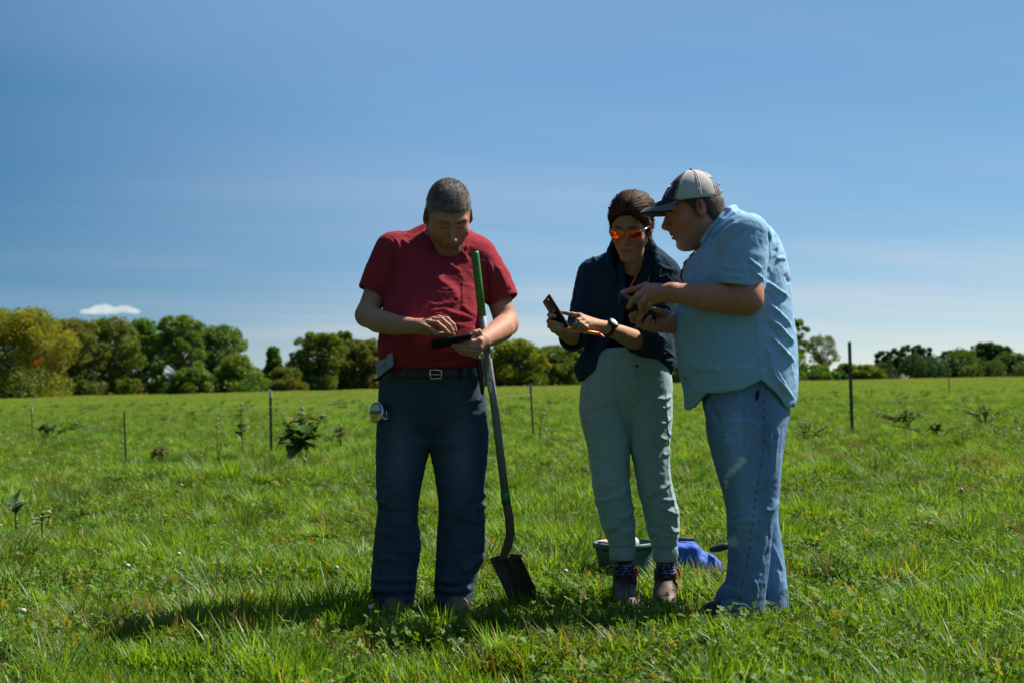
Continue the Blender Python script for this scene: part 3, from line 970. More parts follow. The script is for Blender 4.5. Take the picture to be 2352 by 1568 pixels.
def build_trees():
    g = 'trees along the left edge of the pasture'
    T = lambda *a, **k: tree(*a, **k)
    T(25, 716, 265, 118, GY_, 'big yellow green tree with orange patches at the left picture edge', g, 1, lobes=46, leaves=17000, lsize=.40, orange=(85, 830))
    T(165, 737, 130, 126, GB, 'olive brown tree right of the orange flecked tree', g, 2, lobes=24, leaves=8000)
    T(245, 733, 130, 130, G1 + [(.085, .07, .014)], 'dark olive tree between the brown tree and the double topped one', g, 3, lobes=24, leaves=8500)
    T(330, 735, 95, 134, G2, 'green tree with two rounded tops under the small cloud', g, 4, lobes=20, leaves=7000, low=.05)
    T(412, 727, 112, 128, G1, 'tallest airy tree of the left grove with a domed top', g, 5, lobes=20, leaves=6500)
    T(492, 752, 120, 132, GP, 'pale green tree leaning right at the right end of the left grove', g, 6, lobes=20, leaves=6500, skew=.06)
    T(545, 818, 100, 124, G2 + [(.09, .11, .012)], 'low round bush at the foot of the pale green tree', g, 7, shape='mound', leaves=4500, cat='bush', name='bush')
    T(445, 845, 95, 122, G1, 'low olive bush in front of the airy domed tree', g, 17, shape='mound', leaves=3500, cat='bush', name='bush')
    T(628, 797, 92, 136, G2, 'small pointed tree standing alone in the gap of the left tree line', g, 8, shape='cone', leaves=4200, lobes=22)
    T(655, 845, 80, 134, GB, 'low brownish bush right of the small pointed tree', g, 18, shape='mound', leaves=2600, cat='bush', name='bush')
    T(735, 768, 118, 140, G1 + [(.08, .09, .02)], 'broad olive tree just left of the man in red', g, 9, lobes=22, leaves=7500)
    T(792, 764, 60, 150, G2, 'narrow green tree top behind the broad olive tree', g, 19, lobes=14, leaves=3500, shape='column')
    T(838, 783, 110, 142, GB, 'brown tinged tree half hidden behind the man in red', g, 10, lobes=20, leaves=6500)
    T(905, 800, 110, 146, G1, 'olive tree hidden behind the man in red', g, 11, leaves=4500)
    T(1000, 796, 120, 148, G2, 'green tree behind the belt of the man in red', g, 12, leaves=4500)
    g2 = 'trees between the man in red and the woman'
    T(1115, 800, 60, 150, GP, 'thin pale tree just right of the shovel handle', g2, 20, leaves=2200, lobes=12)
    T(1185, 783, 115, 146, GY_[:3], 'yellow green round tree right of the shovel', g2, 21, lobes=20, leaves=6500)
    T(1268, 797, 120, 150, [(.04, .07, .01), (.07, .105, .012), (.10, .13, .014)], 'bright green round tree left of the woman', g2, 22, lobes=20, leaves=6500)
    T(1345, 790, 80, 175, GD, 'dark tree behind the shirt tail of the woman', g2, 23, leaves=3500)
    T(1420, 800, 110, 160, G2, 'green tree hidden behind the woman', g2, 24, leaves=3500)
    T(1530, 805, 120, 165, G1, 'olive tree between the woman and the man in blue', g2, 25, leaves=3500)
    T(1660, 800, 130, 175, G2, 'green tree hidden behind the man in blue', g2, 26, leaves=3500)
    T(1775, 800, 110, 180, G1, 'olive tree behind the back of the man in blue', g2, 27, leaves=3000)
    g3 = 'far trees on the right skyline'
    T(1828, 732, 66, 190, GP, 'tall loose tree emerging behind the back of the man in blue', g3, 30, shape='vase', leaves=2600, lobes=18, lsize=.34, low=.2)
    T(1890, 773, 84, 195, [(.06, .085, .03), (.09, .11, .045), (.12, .13, .06)], 'thin see through tree left of the tall steel post', g3, 31, shape='vase', leaves=1100, lobes=18, lsize=.32, pale=True, low=.25)
    T(1870, 838, 90, 188, G2, 'low green bush under the thin see through tree', g3, 32, shape='mound', leaves=3000, cat='bush', name='bush')
    T(1945, 835, 60, 190, G1, 'low olive bush right behind the tall steel post', g3, 33, shape='mound', leaves=2200, cat='bush', name='bush')
    T(1990, 838, 70, 190, GY_[:3], 'yellowish low bush right of the tall steel post', g3, 34, shape='mound', leaves=2400, cat='bush', name='bush')
    T(2032, 806, 44, 230, GD, 'slim dark tree at the left of the dark clump', g3, 35, shape='vase', leaves=1700, lobes=12, lsize=.3, low=.2)
    T(2062, 800, 44, 232, GD, 'dark tree second from left in the dark clump', g3, 36, shape='vase', leaves=2200, lobes=14, lsize=.3, low=.15)
    T(2092, 793, 56, 235, GD, 'tallest dark tree in the middle of the dark clump', g3, 37, shape='vase', leaves=2500, lobes=14, lsize=.3, low=.15)
    T(2122, 799, 44, 232, GD, 'dark tree closing the dark clump on its right', g3, 38, shape='vase', leaves=2200, lobes=14, lsize=.3, low=.15)
    T(2080, 856, 150, 228, GD, 'long dark hedge like bush under the dark clump', g3, 39, shape='mound', leaves=3200, lobes=26, cat='bush', name='bush')
    T(2192, 805, 60, 236, [(.02, .045, .02), (.035, .06, .028), (.05, .08, .03)], 'thin grey green tree between the two dark clumps', g3, 40, shape='vase', leaves=1700, lobes=14, lsize=.3, low=.2)
    T(2165, 852, 90, 234, GD, 'low dark bush left of the rounded dark tree', g3, 41, shape='mound', leaves=2200, cat='bush', name='bush')
    T(2232, 805, 44, 236, GD, 'slim dark tree left of the big rounded dark tree', g3, 42, shape='column', leaves=2400, lobes=14)
    T(2268, 789, 74, 236, GD, 'big rounded dark tree of the right clump', g3, 43, shape='round', leaves=4200, lobes=18)
    T(2308, 797, 50, 236, GD, 'dark tree with a pointed top right of the rounded one', g3, 44, shape='column', leaves=2600, lobes=14)
    T(2360, 817, 60, 232, GD, 'dark tree cut by the right picture edge', g3, 45, leaves=2600, lobes=14)
    T(2300, 858, 170, 228, [(.03, .055, .012), (.05, .08, .014)], 'low green hedge under the right dark trees', g3, 46, shape='mound', leaves=3000, lobes=26, cat='bush', name='bush')
    T(2440, 812, 90, 232, GD, 'dark tree beyond the right picture edge', g3, 47, leaves=2600, lobes=14)
    T(-110, 745, 150, 122, G1, 'olive tree beyond the left picture edge', g, 48, leaves=5000)


if TREES: build_trees()

# ------------------------------------------------------------------ small cumulus cloud
m_cloud = bpy.data.materials.new('cloud'); m_cloud.use_nodes = True
cn, cl = m_cloud.node_tree.nodes, m_cloud.node_tree.links
cn.clear()
co_ = cn.new('ShaderNodeOutputMaterial'); cv = cn.new('ShaderNodeVolumePrincipled')
cv.inputs['Color'].default_value = (1, 1, 1, 1); cv.inputs['Density'].default_value = .055; cv.inputs['Anisotropy'].default_value = .35
cl.new(cv.outputs[0], co_.inputs['Volume'])
sc.cycles.volume_bounces = 6


def build_cloud():
    Yc = 1400.0
    s = Yc / FPX
    c = W(252, 712, Yc)
    Fd = Field(c - np.array([85, 30, 18]) * s * 1.0 - 3, c + np.array([85, 30, 18]) * s + 3, 1.3)
    r = np.random.default_rng(5)
    for (dx, dy, rx, rz) in ((-58, 4, 12, 3.5), (-46, 2, 18, 6), (-26, -1, 22, 9), (-6, -3, 20, 10), (14, 1, 22, 7.5), (34, -1, 20, 7.5), (52, 3, 14, 5), (66, 5, 10, 2.6), (0, 5, 60, 4)):
        Fd.add(ell(c + np.array([dx * s, r.uniform(-4, 4), -dy * s]), (rx * s, 14 * s, rz * s)), 2.5)
    V, Q = Fd.mesh(1)
    N = normals(V, Q)
    V = V + N * (fbm(V, .13, 8, 4) * 2.2)[:, None]
    place('cloud', make_mesh('cloud', V, Q, m_cloud), None, c, 'small white flat bottomed cloud above the left tree line', 'cloud')


if TREES: build_cloud()

# ------------------------------------------------------------------ fence posts and wire
m_tpost = mat_plain('green_steel', (.055, .065, .052), .55, .3, bump=.3, bscale=80, var=.35, vscale=25)
m_rod = mat_plain('rusty_rod', (.05, .042, .035), .8, .2, bump=.4, bscale=120, var=.4, vscale=30)
m_white = mat_plain('white_paint', (.62, .62, .60), .6, var=.15, vscale=40)
m_wire = mat_plain('pale_wire', (.22, .24, .17), .6, .2)


def post(x0, y0, x1, y1, Y, w, label, tip=True, tstud=True, name='fence_post', tipfrac=.12, clip=()):
    top, base = W(x0, y0, Y), W(x1, y1, Y)
    gz = float(ground_z(np.array([base[0]]), np.array([Y]))[0])
    root = empty(name, (base[0], Y, min(base[2], gz)), label, 'fence post', 'steel posts of the electric fence')
    ax = top - base; L = np.linalg.norm(ax); ax /= L
    mb = MB()
    Rm = np.array(Matrix.Rotation(0, 3, 'Z'))
    q = Vector((0, 0, 1)).rotation_difference(Vector(ax)).to_matrix(); Rm = np.array(q)
    mid = (top + base) / 2 - ax * .1
    if tstud:
        mb.box(mid, (w, w * .18, L / 2 + .1), Rm)
        mb.box(mid + np.array([0, w * .62, 0]), (w * .18, w * .5, L / 2 + .1), Rm)
        for k in range(int(L / .06)):
            mb.box(base + ax * (.05 + k * .06) + np.array([0, -w * .3, 0]), (w * .3, w * .2, .012), Rm)
    else:
        mb.tube([base - ax * .2, mid, top], [w * .75, w * .75, w * .7], 8)
    place('shaft', mb.me('shaft', m_tpost if tstud else m_rod, False), root)
    if tip:
        t2 = MB(); t2.box(top - ax * L * tipfrac / 2 + ax * .004, (w * 1.12, w * .5, L * tipfrac / 2), Rm)
        place('painted_tip', t2.me('painted_tip', m_white, False), root)
    for f in clip:
        t3 = MB(); p = base + ax * L * f
        t3.box(p + np.array([-w * .3, -w * .9, 0]), (w * 1.5, w * .7, w * 1.1), Rm); t3.tube([p + np.array([-w * 1.2, -w, .0]), p + np.array([-w * 2.2, -w, .05])], w * .35, 6)
        place('insulator', t3.me('insulator', m_white), root)
    return root


post(1951, 785, 1957, 984, 23.0, .027, 'tall dark steel post standing right of the man in blue', tip=False, clip=())
post(621, 896, 623, 1037, 19.5, .018, 'white tipped steel post between two leafy weeds')
post(285, 944, 289, 1050, 18.5, .017, 'short dark rod post right of the low weeds at left', tip=False, tstud=False)
post(72, 935, 74, 994, 30.0, .018, 'small far post with a white cap near the left edge', tstud=False, tipfrac=.2)
post(1218, 881, 1226, 1008, 23.5, .021, 'slanted post with a white top between shovel and woman', tstud=False, tipfrac=.13)
post(2179, 868, 2181, 902, 62.0, .03, 'thin distant post under the right hand dark trees', tip=False, tstud=False)
post(2001, 892, 2002, 914, 60.0, .022, 'tiny distant post just right of the tall steel post', tip=False, tstud=False)


def build_wire():
    pts = [W(-260, 950, 40), W(-60, 948, 33), W(72, 944, 30.0 - .02), W(180, 944.5, 24), W(286, 943, 18.5 - .03), W(450, 940, 19), W(621, 933, 19.5 - .03), W(850, 929, 21), W(1219, 906, 23.5 - .03)]
    V, Fc = tube_mesh(pts, [.0020] * len(pts), 5)
    place('fence_wire', make_mesh('fence_wire', V, Fc, m_wire), None, pts[0], 'thin pale fence wire strung along the posts', 'wire')


build_wire()

# ------------------------------------------------------------------ weeds that stand out of the pasture
m_weed = mat_leaf('weed_leaf', transl=.35, rough=.45, hue_var=0)
m_stem = mat_plain('dry_stem', (.16, .125, .06), .9, var=.4, vscale=60)
m_gstem = mat_plain('green_stem', (.07, .10, .03), .8, var=.3, vscale=60)
m_seed = mat_plain('seed_head', (.34, .27, .17), .95, bump=.8, bscale=200, var=.4, vscale=90)


def wleaf(mb, p, az, el, L, wd, droop, col):
    """one big leaf: nine vertices across a bent midrib"""
    p = np.array(p, float); V = []
    d = np.array([math.cos(az), math.sin(az), 0]); s = np.array([-math.sin(az), math.cos(az), 0]); e = el; c = p.copy(); n = 5
    wv = (.25, .85, 1.0, .7, .06)
    for i in range(n):
        V += [c + s * wd * wv[i] / 2 + np.array([0, 0, .12 * wd * wv[i]]), c, c - s * wd * wv[i] / 2 + np.array([0, 0, .12 * wd * wv[i]])]
        c = c + (d * math.cos(e) + np.array([0, 0, math.sin(e)])) * L / (n - 1); e -= droop / (n - 1)
    mb.put(V, [(i * 3 + j, i * 3 + j + 1, i * 3 + j + 4, i * 3 + j + 3) for i in range(n - 1) for j in range(2)], col)


def weed(x, base, top, Y, label, leaves=8, leafpx=26, dry=.2, heads=3, stems=1, spread=8, lean=0, seed=0, green=(.05, .10, .02), lo=.1, hi=.9, cat='weed', name='weed', pale=0.0, headpx=5, el=.5):
    r = random.Random(seed + 50)
    s = Y / FPX; b = W(x, base, Y); gz = float(ground_z(np.array([b[0]]), np.array([Y]))[0])
    root = empty(name, (b[0], Y, min(gz, b[2])), label, cat)
    H = (base - top) * s
    st, lf = MB(), MB(); hds = []
    for k in range(stems):
        ox = r.uniform(-spread, spread) * s if k else 0; h = H * (1 if k == 0 else r.uniform(.6, .95)); tx = ox * 1.3 + lean * s
        P = [b + np.array([ox * .3, r.uniform(-1, 1) * spread * s * .5, -.08]), b + np.array([ox * .7 + tx * .2, 0, h * .4]), b + np.array([ox + tx * .6, 0, h * .75]), b + np.array([ox + tx, 0, h])]
        st.tube(P, [1.3 * s, 1.1 * s, .8 * s, .5 * s], 6)
        for i in range(heads):
            t = 1 - .28 * i * r.uniform(.6, 1); q = P[0] * 0 + (P[2] + (P[3] - P[2]) * max(0, (t - .6) / .4))
            q = q + np.array([r.uniform(-1, 1) * headpx * .9 * s * (i > 0), r.uniform(-1, 1) * 3 * s, 0]); rr = headpx * s * r.uniform(.35, .6)
            hd = MB(); hds.append(hd); hd.tube([q - np.array([0, 0, rr]), q - np.array([0, 0, rr * .4]), q + np.array([0, 0, rr * .5]), q + np.array([0, 0, rr * 1.1])], [rr * .4, rr, rr * .9, rr * .2], 7)
        nl = leaves // stems
        for i in range(nl):
            t = lo + (hi - lo) * (i + r.random()) / max(1, nl)
            p = b + np.array([ox * (.3 + .7 * t) + tx * t, 0, h * t])
            L = leafpx * s * r.uniform(.55, 1.1) * (1.15 - .5 * t)
            c = np.array(green) * r.uniform(.6, 1.3)
            if r.random() < dry: c = np.array((.14, .11, .05)) * r.uniform(.6, 1.3)
            elif r.random() < pale: c = np.array((.26, .30, .20))
            wleaf(lf, p, r.uniform(0, 6.28), el + r.uniform(-.35, .35), L, L * r.uniform(.36, .55), r.uniform(.6, 1.9), tuple(c))
    if stems: place('stem', st.me('stem', m_stem if dry > .5 else m_gstem), root)
    if lf.V: place('leaves', lf.me('leaves', m_weed), root)
    for hd in hds: place('seed_head', hd.me('seed_head', m_seed), root)
    return root


def build_weeds():
    weed(692, 1036, 922, 17.5, 'leafy burdock with pale burrs right of the white tipped post', 64, 62, .08, 5, 3, 30, seed=1, green=(.07, .14, .03), lo=.02, hi=.72, headpx=6)
    weed(556, 1028, 928, 18.5, 'tall narrow weed with hanging leaves left of the white tipped post', 30, 32, .22, 3, 1, 5, seed=2, green=(.045, .085, .018), lo=.2, hi=.95)
    weed(500, 1042, 962, 18.0, 'bare brown forked stalk left of the hanging leaved weed', 4, 12, .9, 4, 2, 12, seed=3, lo=.5)
    weed(372, 1050, 1018, 18.2, 'fallen dry leaves heaped right of the short rod post', 24, 34, .6, 0, 2, 20, seed=4, el=.3)
    weed(108, 996, 965, 27.0, 'low green bushy weed at the foot of the small far post', 70, 26, .1, 0, 7, 44, seed=5, green=(.07, .125, .025))
    weed(462, 1082, 1046, 15.0, 'short brown spike weed in the left field', 8, 10, .7, 3, 1, 3, seed=6)
    weed(698, 1086, 1052, 14.0, 'small yellowish spike in front of the burdock', 10, 12, .5, 3, 1, 3, seed=7)
    weed(783, 1010, 975, 19.0, 'thin grassy weed between the burdock and the man in red', 30, 26, .3, 2, 4, 16, seed=8, green=(.06, .10, .03))
    weed(1238, 1012, 938, 22.0, 'dark leaning dock stalk beside the slanted white topped post', 9, 20, .4, 3, 1, 4, lean=14, seed=9, green=(.05, .085, .02))
    weed(1257, 1024, 1004, 21.0, 'yellow leaved weed at the foot of the slanted post', 10, 14, .1, 0, 3, 12, seed=10, green=(.17, .17, .02))
    weed(2082, 972, 938, 24.0, 'brown withered weed heap right of the tall steel post', 60, 26, .75, 4, 9, 34, seed=11)
    weed(2150, 995, 962, 20.0, 'bright big leaved patch in front of the brown heap', 60, 24, .02, 0, 9, 62, seed=12, green=(.075, .145, .014), el=.7)
    weed(2262, 960, 930, 26.0, 'dark green clump of weeds in the right field', 40, 24, .25, 2, 6, 30, seed=13, green=(.035, .06, .015))
    weed(2212, 1184, 1112, 9.0, 'brown seed stalk rising in the right pasture', 6, 16, .6, 4, 1, 4, lean=-6, seed=14, headpx=8)
    weed(36, 1186, 1130, 8.8, 'dark broad dock leaves at the left edge', 9, 52, .08, 0, 2, 14, seed=15, green=(.045, .105, .04), pale=.15, el=.8)
    weed(98, 1204, 1172, 8.6, 'drooping pale edged dock leaves right of the dark dock', 9, 50, .1, 0, 2, 16, seed=16, green=(.05, .10, .03), pale=.5, el=.4)
    weed(2335, 1000, 955, 21.0, 'mixed brown and green weeds near the right edge', 34, 24, .45, 4, 6, 40, seed=17)
    weed(1850, 1010, 965, 21.0, 'grey green weed tuft right of the jeans of the man in blue', 20, 22, .3, 3, 5, 26, seed=18, green=(.05, .08, .03))
    weed(895, 1455, 1418, 5.15, 'small broad leaved plant in front of the left shoe of the man in red', 6, 26, 0, 0, 1, 3, seed=19, green=(.055, .125, .016), el=.9)


build_weeds()

# ------------------------------------------------------------------ people: shared builders
m_skin = mat_vcol('skin', rough=.6, spec=.22, bump=.5, bscale=380, var=.10, vscale=75, bdist=.0012)
m_cotton = mat_vcol('cotton', rough=.95, spec=.12, bump=.35, bscale=420, var=.07, vscale=60, sheen=.0, bdist=.0012)
m_denim = mat_vcol('denim', rough=.95, spec=.12, bump=.4, bscale=500, var=.14, vscale=150, stretch=(1, 1, .3), bdist=.0015)
m_hair_short = mat_vcol('short_hair', rough=.7, spec=.3, bump=.6, bscale=900, var=.45, vscale=520, bdist=.002)
m_leather = mat_vcol('leather', rough=.6, spec=.35, bump=.4, bscale=240, var=.25, vscale=60)
m_black = mat_plain('black_plastic', (.008, .009, .010), .5, spec=.2)
m_black_matte = mat_plain('black_rubber', (.012, .012, .013), .7, bump=.2, bscale=300)
m_screen = mat_plain('screen_glass', (.006, .008, .010), .2, spec=.35)
m_steel = mat_plain('bright_steel', (.62, .62, .60), .25, 1.0)
m_belt = mat_plain('dark_belt', (.014, .011, .010), .55, bump=.3, bscale=90, var=.3, vscale=40)


def shape_head(Fd, c, R, s, jaw=1.0, open_mouth=0.0, nose=1.0, ears=True, cheek=1.0):
    """adds a head with face to the field; local frame faces -Y"""
    c = np.array(c)
    P = lambda *p: c + s * (R @ np.array(p, float))
    k = lambda v: v * s
    E = lambda p, r, kk, sub=False, R2=None: Fd.op(ell(P(*p), np.array(r) * s, R if R2 is None else R @ R2), k(kk), 'sub' if sub else 'add')
    C = lambda a, b, ra, rb, kk, sub=False: Fd.op(rc(P(*a), P(*b), ra * s, rb * s), k(kk), 'sub' if sub else 'add')
    E((0, .016, .045), (.075, .096, .084), 0)
    E((0, -.022, -.012), (.064 * cheek, .068, .086), .03)
    for sx in (-1, 1):
        C((sx * .052, .004, -.050), (sx * .018 * jaw, -.066, -.104), .020 * jaw, .019 * jaw, .03)
        E((sx * .040, -.056, -.026), (.027 * cheek, .028, .026), .02)
        C((sx * .012, -.0865, .031), (sx * .046, -.071, .030), .0095, .010, .014)
    E((0, -.070, -.107), (.022, .020, .019), .018)
    for sx in (-1, 1):
        E((sx * .031, -.100, .010), (.017, .016, .012), .013, True)
        E((sx * .031, -.0735, .009), (.0138, .0135, .0125), .004)
        C((sx * .020, -.0865, .0125), (sx * .043, -.0815, .0115), .0030, .0028, .004)
    C((0, -.076, .020), (0, -.082, -.030), .0125, .0160, .010)
    C((0, -.086, .022), (0, -.112 * nose, -.026), .0085, .0115, .012)
    E((0, -.1155 * nose, -.029), (.0115, .0105, .010), .006)
    for sx in (-1, 1):
        E((sx * .0125, -.1045 * nose, -.033), (.0085, .011, .0075), .006)
        E((sx * .0065, -.108 * nose, -.041), (.0035, .005, .004), .003, True)
    C((0, -.106 * nose, -.036), (0, -.088, -.050), .0085, .0100, .010)
    E((0, -.080, -.048), (.024, .018, .020), .014)
    E((0, -.078, -.066), (.030, .022, .024), .018)
    o = open_mouth
    C((-.024, -.0855, -.0645), (0, -.0975, -.0600), .0040, .0058, .006); C((.024, -.0855, -.0645), (0, -.0975, -.0600), .0040, .0058, .006)
    C((-.020, -.0855, -.0710 - o), (0, -.0945, -.0735 - o), .0045, .0066, .006); C((.020, -.0855, -.0710 - o), (0, -.0945, -.0735 - o), .0045, .0066, .006)
    C((-.021, -.097, -.0668 - o * .5), (.021, -.097, -.0668 - o * .5), .0022 + o * .45, .0022 + o * .45, .003, True)
    E((0, -.0745, -.067 - o * .5), (.024, .0185, .013), .0)
    E((0, -.0955, -.087 - o), (.020, .005, .005), .010, True)
    if ears:
        for sx in (-1, 1):
            Rr = Rz(sx * .42) @ Rx(-.12)
            E((sx * .0815, .016, -.002), (.0092, .0205, .0345), .006, False, Rr)
            E((sx * .0765, .008, -.026), (.007, .009, .011), .006)
            E((sx * .0865, .010, .004), (.0055, .0105, .019), .003, True, Rr)


def head_local(V, c, R, s): return (V - np.array(c)) @ R / s


def hair_g(x, y, z, line, ear=True, low=-.075, under=None, arch=1.5):
    """how far inside the hairline a point of the scalp lies (metres, negative outside)"""
    lz = np.array([a[0] for a in line]); ly = np.array([a[1] for a in line])
    g = y - np.interp(z + arch * np.minimum(x * x, .0045) * (z > .0), lz, ly) - .10 * np.abs(x) + .006
    zl = np.interp(y, (-.02, .03, .055), (-.028, -.03, low))
    g = np.minimum(g, z - zl)
    if under is not None: g = np.minimum(g, under[0] + under[1] * y - z)
    if ear: g = np.minimum(g, (np.sqrt(((y - .014) / .020) ** 2 + ((z + .004) / .036) ** 2) - 1) * .02 + np.maximum(0, .06 - np.abs(x)))
    return g


def hair_prim(c, R, s, tmax, line, ear=True, low=-.075, under=None, puff=None, ramp=.022, arch=1.5):
    """scalp grown outwards by up to tmax inside the hairline"""
    c = np.array(c, float)

    def fn(X, Y, Z):
        dx, dy, dz = X - c[0], Y - c[1], Z - c[2]
        x, y, z = [(R[0, i] * dx + R[1, i] * dy + R[2, i] * dz) / s for i in range(3)]

        def e(cx, cy, cz, rx, ry, rz):
            a, b, g = (x - cx) / rx, (y - cy) / ry, (z - cz) / rz
            k0 = np.sqrt(a * a + b * b + g * g); k1 = np.sqrt((a / rx) ** 2 + (b / ry) ** 2 + (g / rz) ** 2)
            return k0 * (k0 - 1) / np.maximum(k1, 1e-6)
        d1 = e(0, .016, .045, .075, .096, .084); d2 = e(0, .046, -.012, .067, .054, .074); d3 = e(0, -.022, -.012, .064, .068, .086)
        d = np.minimum(np.minimum(d1, d2), d3); d = d - np.maximum(.03 - np.abs(d1 - np.minimum(d2, d3)), 0) ** 2 / .12
        g = hair_g(x, y, z, line, ear, low, under, arch)
        t = np.clip(g / ramp, -1, 1)
        t = np.where(t > 0, np.sqrt(t + 1e-6) if ramp < .03 else t * (1.6 - .6 * t), t * .8) * tmax
        if puff is not None: t = t * (1 + puff * np.clip(g / .06, 0, 1))
        return (d - t) * s
    return fn, c - .21 * s, c + .21 * s


def hair_blades(V, N, q, R, n, length, width, comb, steps, C, seed, lift=.35, wob=.3, hug=None, cvar=.4):
    """n separate locks standing on the hair surface; comb: direction in the head's own frame"""
    r = np.random.default_rng(seed)
    idx = r.integers(0, len(V), n)
    p = V[idx] + N[idx] * .0004; nn = N[idx].copy()
    if hug is not None:
        from mathutils.kdtree import KDTree
        kd = KDTree(len(V))
        for i, v in enumerate(V): kd.insert(v, i)
        kd.balance()
    cd = comb(q[idx]) + r.normal(0, wob, (n, 3)); d = cd @ R.T
    L = length * r.uniform(.6, 1.25, n)[:, None] / steps
    rows, w0 = [], width * r.uniform(.6, 1.3, n)[:, None]
    for k in range(steps + 1):
        t = d - nn * (d * nn).sum(1)[:, None]; t /= np.maximum(np.linalg.norm(t, axis=1), 1e-9)[:, None]
        sd = np.cross(t, nn); f = 1 - (k / steps) ** 1.5 * .9
        rows += [p - sd * w0 * f * .5, p + sd * w0 * f * .5]
        p = p + (t + nn * (lift * (1 - .7 * k / steps))) * L
        if hug is not None:            # lie along the surface instead of flying off it
            near = np.array([kd.find(v)[1] for v in p]); nn = N[near]
            off = ((p - V[near]) * nn).sum(1)[:, None]
            p = p - nn * (off - hug * (1 + k * .5)); d = t
    VV = np.stack(rows, 1).reshape(-1, 3)
    m = 2 * (steps + 1); base = np.arange(n)[:, None] * m
    Q = np.concatenate([base + np.array([[2 * k, 2 * k + 1, 2 * k + 3, 2 * k + 2]]) for k in range(steps)])
    CC = np.repeat(C[idx] * r.uniform(1 - cvar, 1 + cvar, n)[:, None], m, axis=0)
    return VV, Q, CC


def face_colour(q, skin, lip, brow, stubble=None, stub_a=.5):
    n = len(q); C = np.tile(np.array(skin, float), (n, 1))
    x, y, z = q[:, 0], q[:, 1], q[:, 2]
    red = np.exp(-((np.abs(x) - .045) ** 2 / .0004 + (z + .03) ** 2 / .0005)) * (y < -.03) * .35 + np.exp(-(x ** 2 / .0002 + (z + .03) ** 2 / .0003)) * (y < -.1) * .4 + (np.abs(x) > .078) * .35
    C = C * (1 - red[:, None]) + np.array([skin[0] * 1.12, skin[1] * .72, skin[2] * .66]) * red[:, None]

    def mix(m, col, a=1.0):
        nonlocal C
        m = (np.clip(m, 0, 1) * a)[:, None]; C = C * (1 - m) + np.array(col) * m
    if stubble is not None:
        m = sstep(-.040, -.062, z + .25 * np.maximum(0, -.0 - y) * 0) * sstep(.03, -.01, y) * sstep(-.15, -.115, z)
        m = np.maximum(m, np.exp(-(x ** 2 / .0006 + (z + .050) ** 2 / .00006)) * (y < -.07))
        m = m * (.75 + .35 * vnoise(q, 160, 3))
        mix(m, stubble, stub_a)
    lipm = np.exp(-((x / .023) ** 4 + ((z + .067) / .0095) ** 4)) * (y < -.079)
    mix(lipm, lip, .8)
    mix(np.exp(-(((np.abs(x) - .029) / .019) ** 4 + ((z - .033 + (np.abs(x) - .03) ** 2 * 6) / .0048) ** 4)) * (y < -.05), brow, .75)
    mix(np.exp(-(((np.abs(x) - .031) / .0135) ** 4 + ((z - .0075) / .0022) ** 4)) * (y < -.06), (.02, .014, .01), .8)
    mix(np.exp(-((x / .017) ** 4 + ((z + .0668) / .0016) ** 4)) * (y < -.08), (.05, .018, .016), .8)
    return C


def fingers(Fd, spec, conv, k=.004):
    """spec: list of (points (zoom x, zoom y, depth), r0, r1)"""
    for pts, r0, r1 in spec:
        Pw = [W(*conv(x, y), Y) for (x, y, Y) in pts]
        n = len(Pw)
        rr = [r0 + (r1 - r0) * i / (n - 1) for i in range(n)]
        Fd.op(tube(Pw, rr), k)
        for i in range(1, n - 1):        # knuckles
            Fd.op(ell(Pw[i], np.array([1.06, 1.06, 1.06]) * rr[i]), k)
    return Fd


def limb(pts): return [W(x, y, Y) for (x, y, Y) in pts]


def finish(name, parts, mat, parent=None, **kw):
    """parts: list of (V, Q, C) joined into one mesh"""
    o = 0; Vs, Qs, Cs = [], [], []
    for V, Q, C in parts:
        Vs.append(V); Qs.append(Q + o); Cs.append(C if np.ndim(C) == 2 else np.tile(np.array(C, float), (len(V), 1))); o += len(V)
    return place(name, make_mesh(name, np.concatenate(Vs), np.concatenate(Qs), mat, np.concatenate(Cs)), parent, **kw)


def under_body(rows_torso, legs, skin):
    """the hidden rest of the figure (torso, hips and legs), so that the body is whole under its clothes"""
    lo = np.min([np.array(l[1]) for l in [vloft(rows_torso)]], 0); hi = np.max([np.array(l[2]) for l in [vloft(rows_torso)]], 0)
    allp = np.array([p for lg in legs for p in lg[0]])
    lo = np.minimum(lo, allp.min(0) - .12) - .03; hi = np.maximum(hi, allp.max(0) + .1) + .03
    Fd = Field(lo, hi, .014)
    Fd.add(vloft(rows_torso, 2.2))
    for pts, rr in legs: Fd.add(tube(pts, rr), .04)
    V, Q = Fd.mesh(2)
    return V, Q, skin


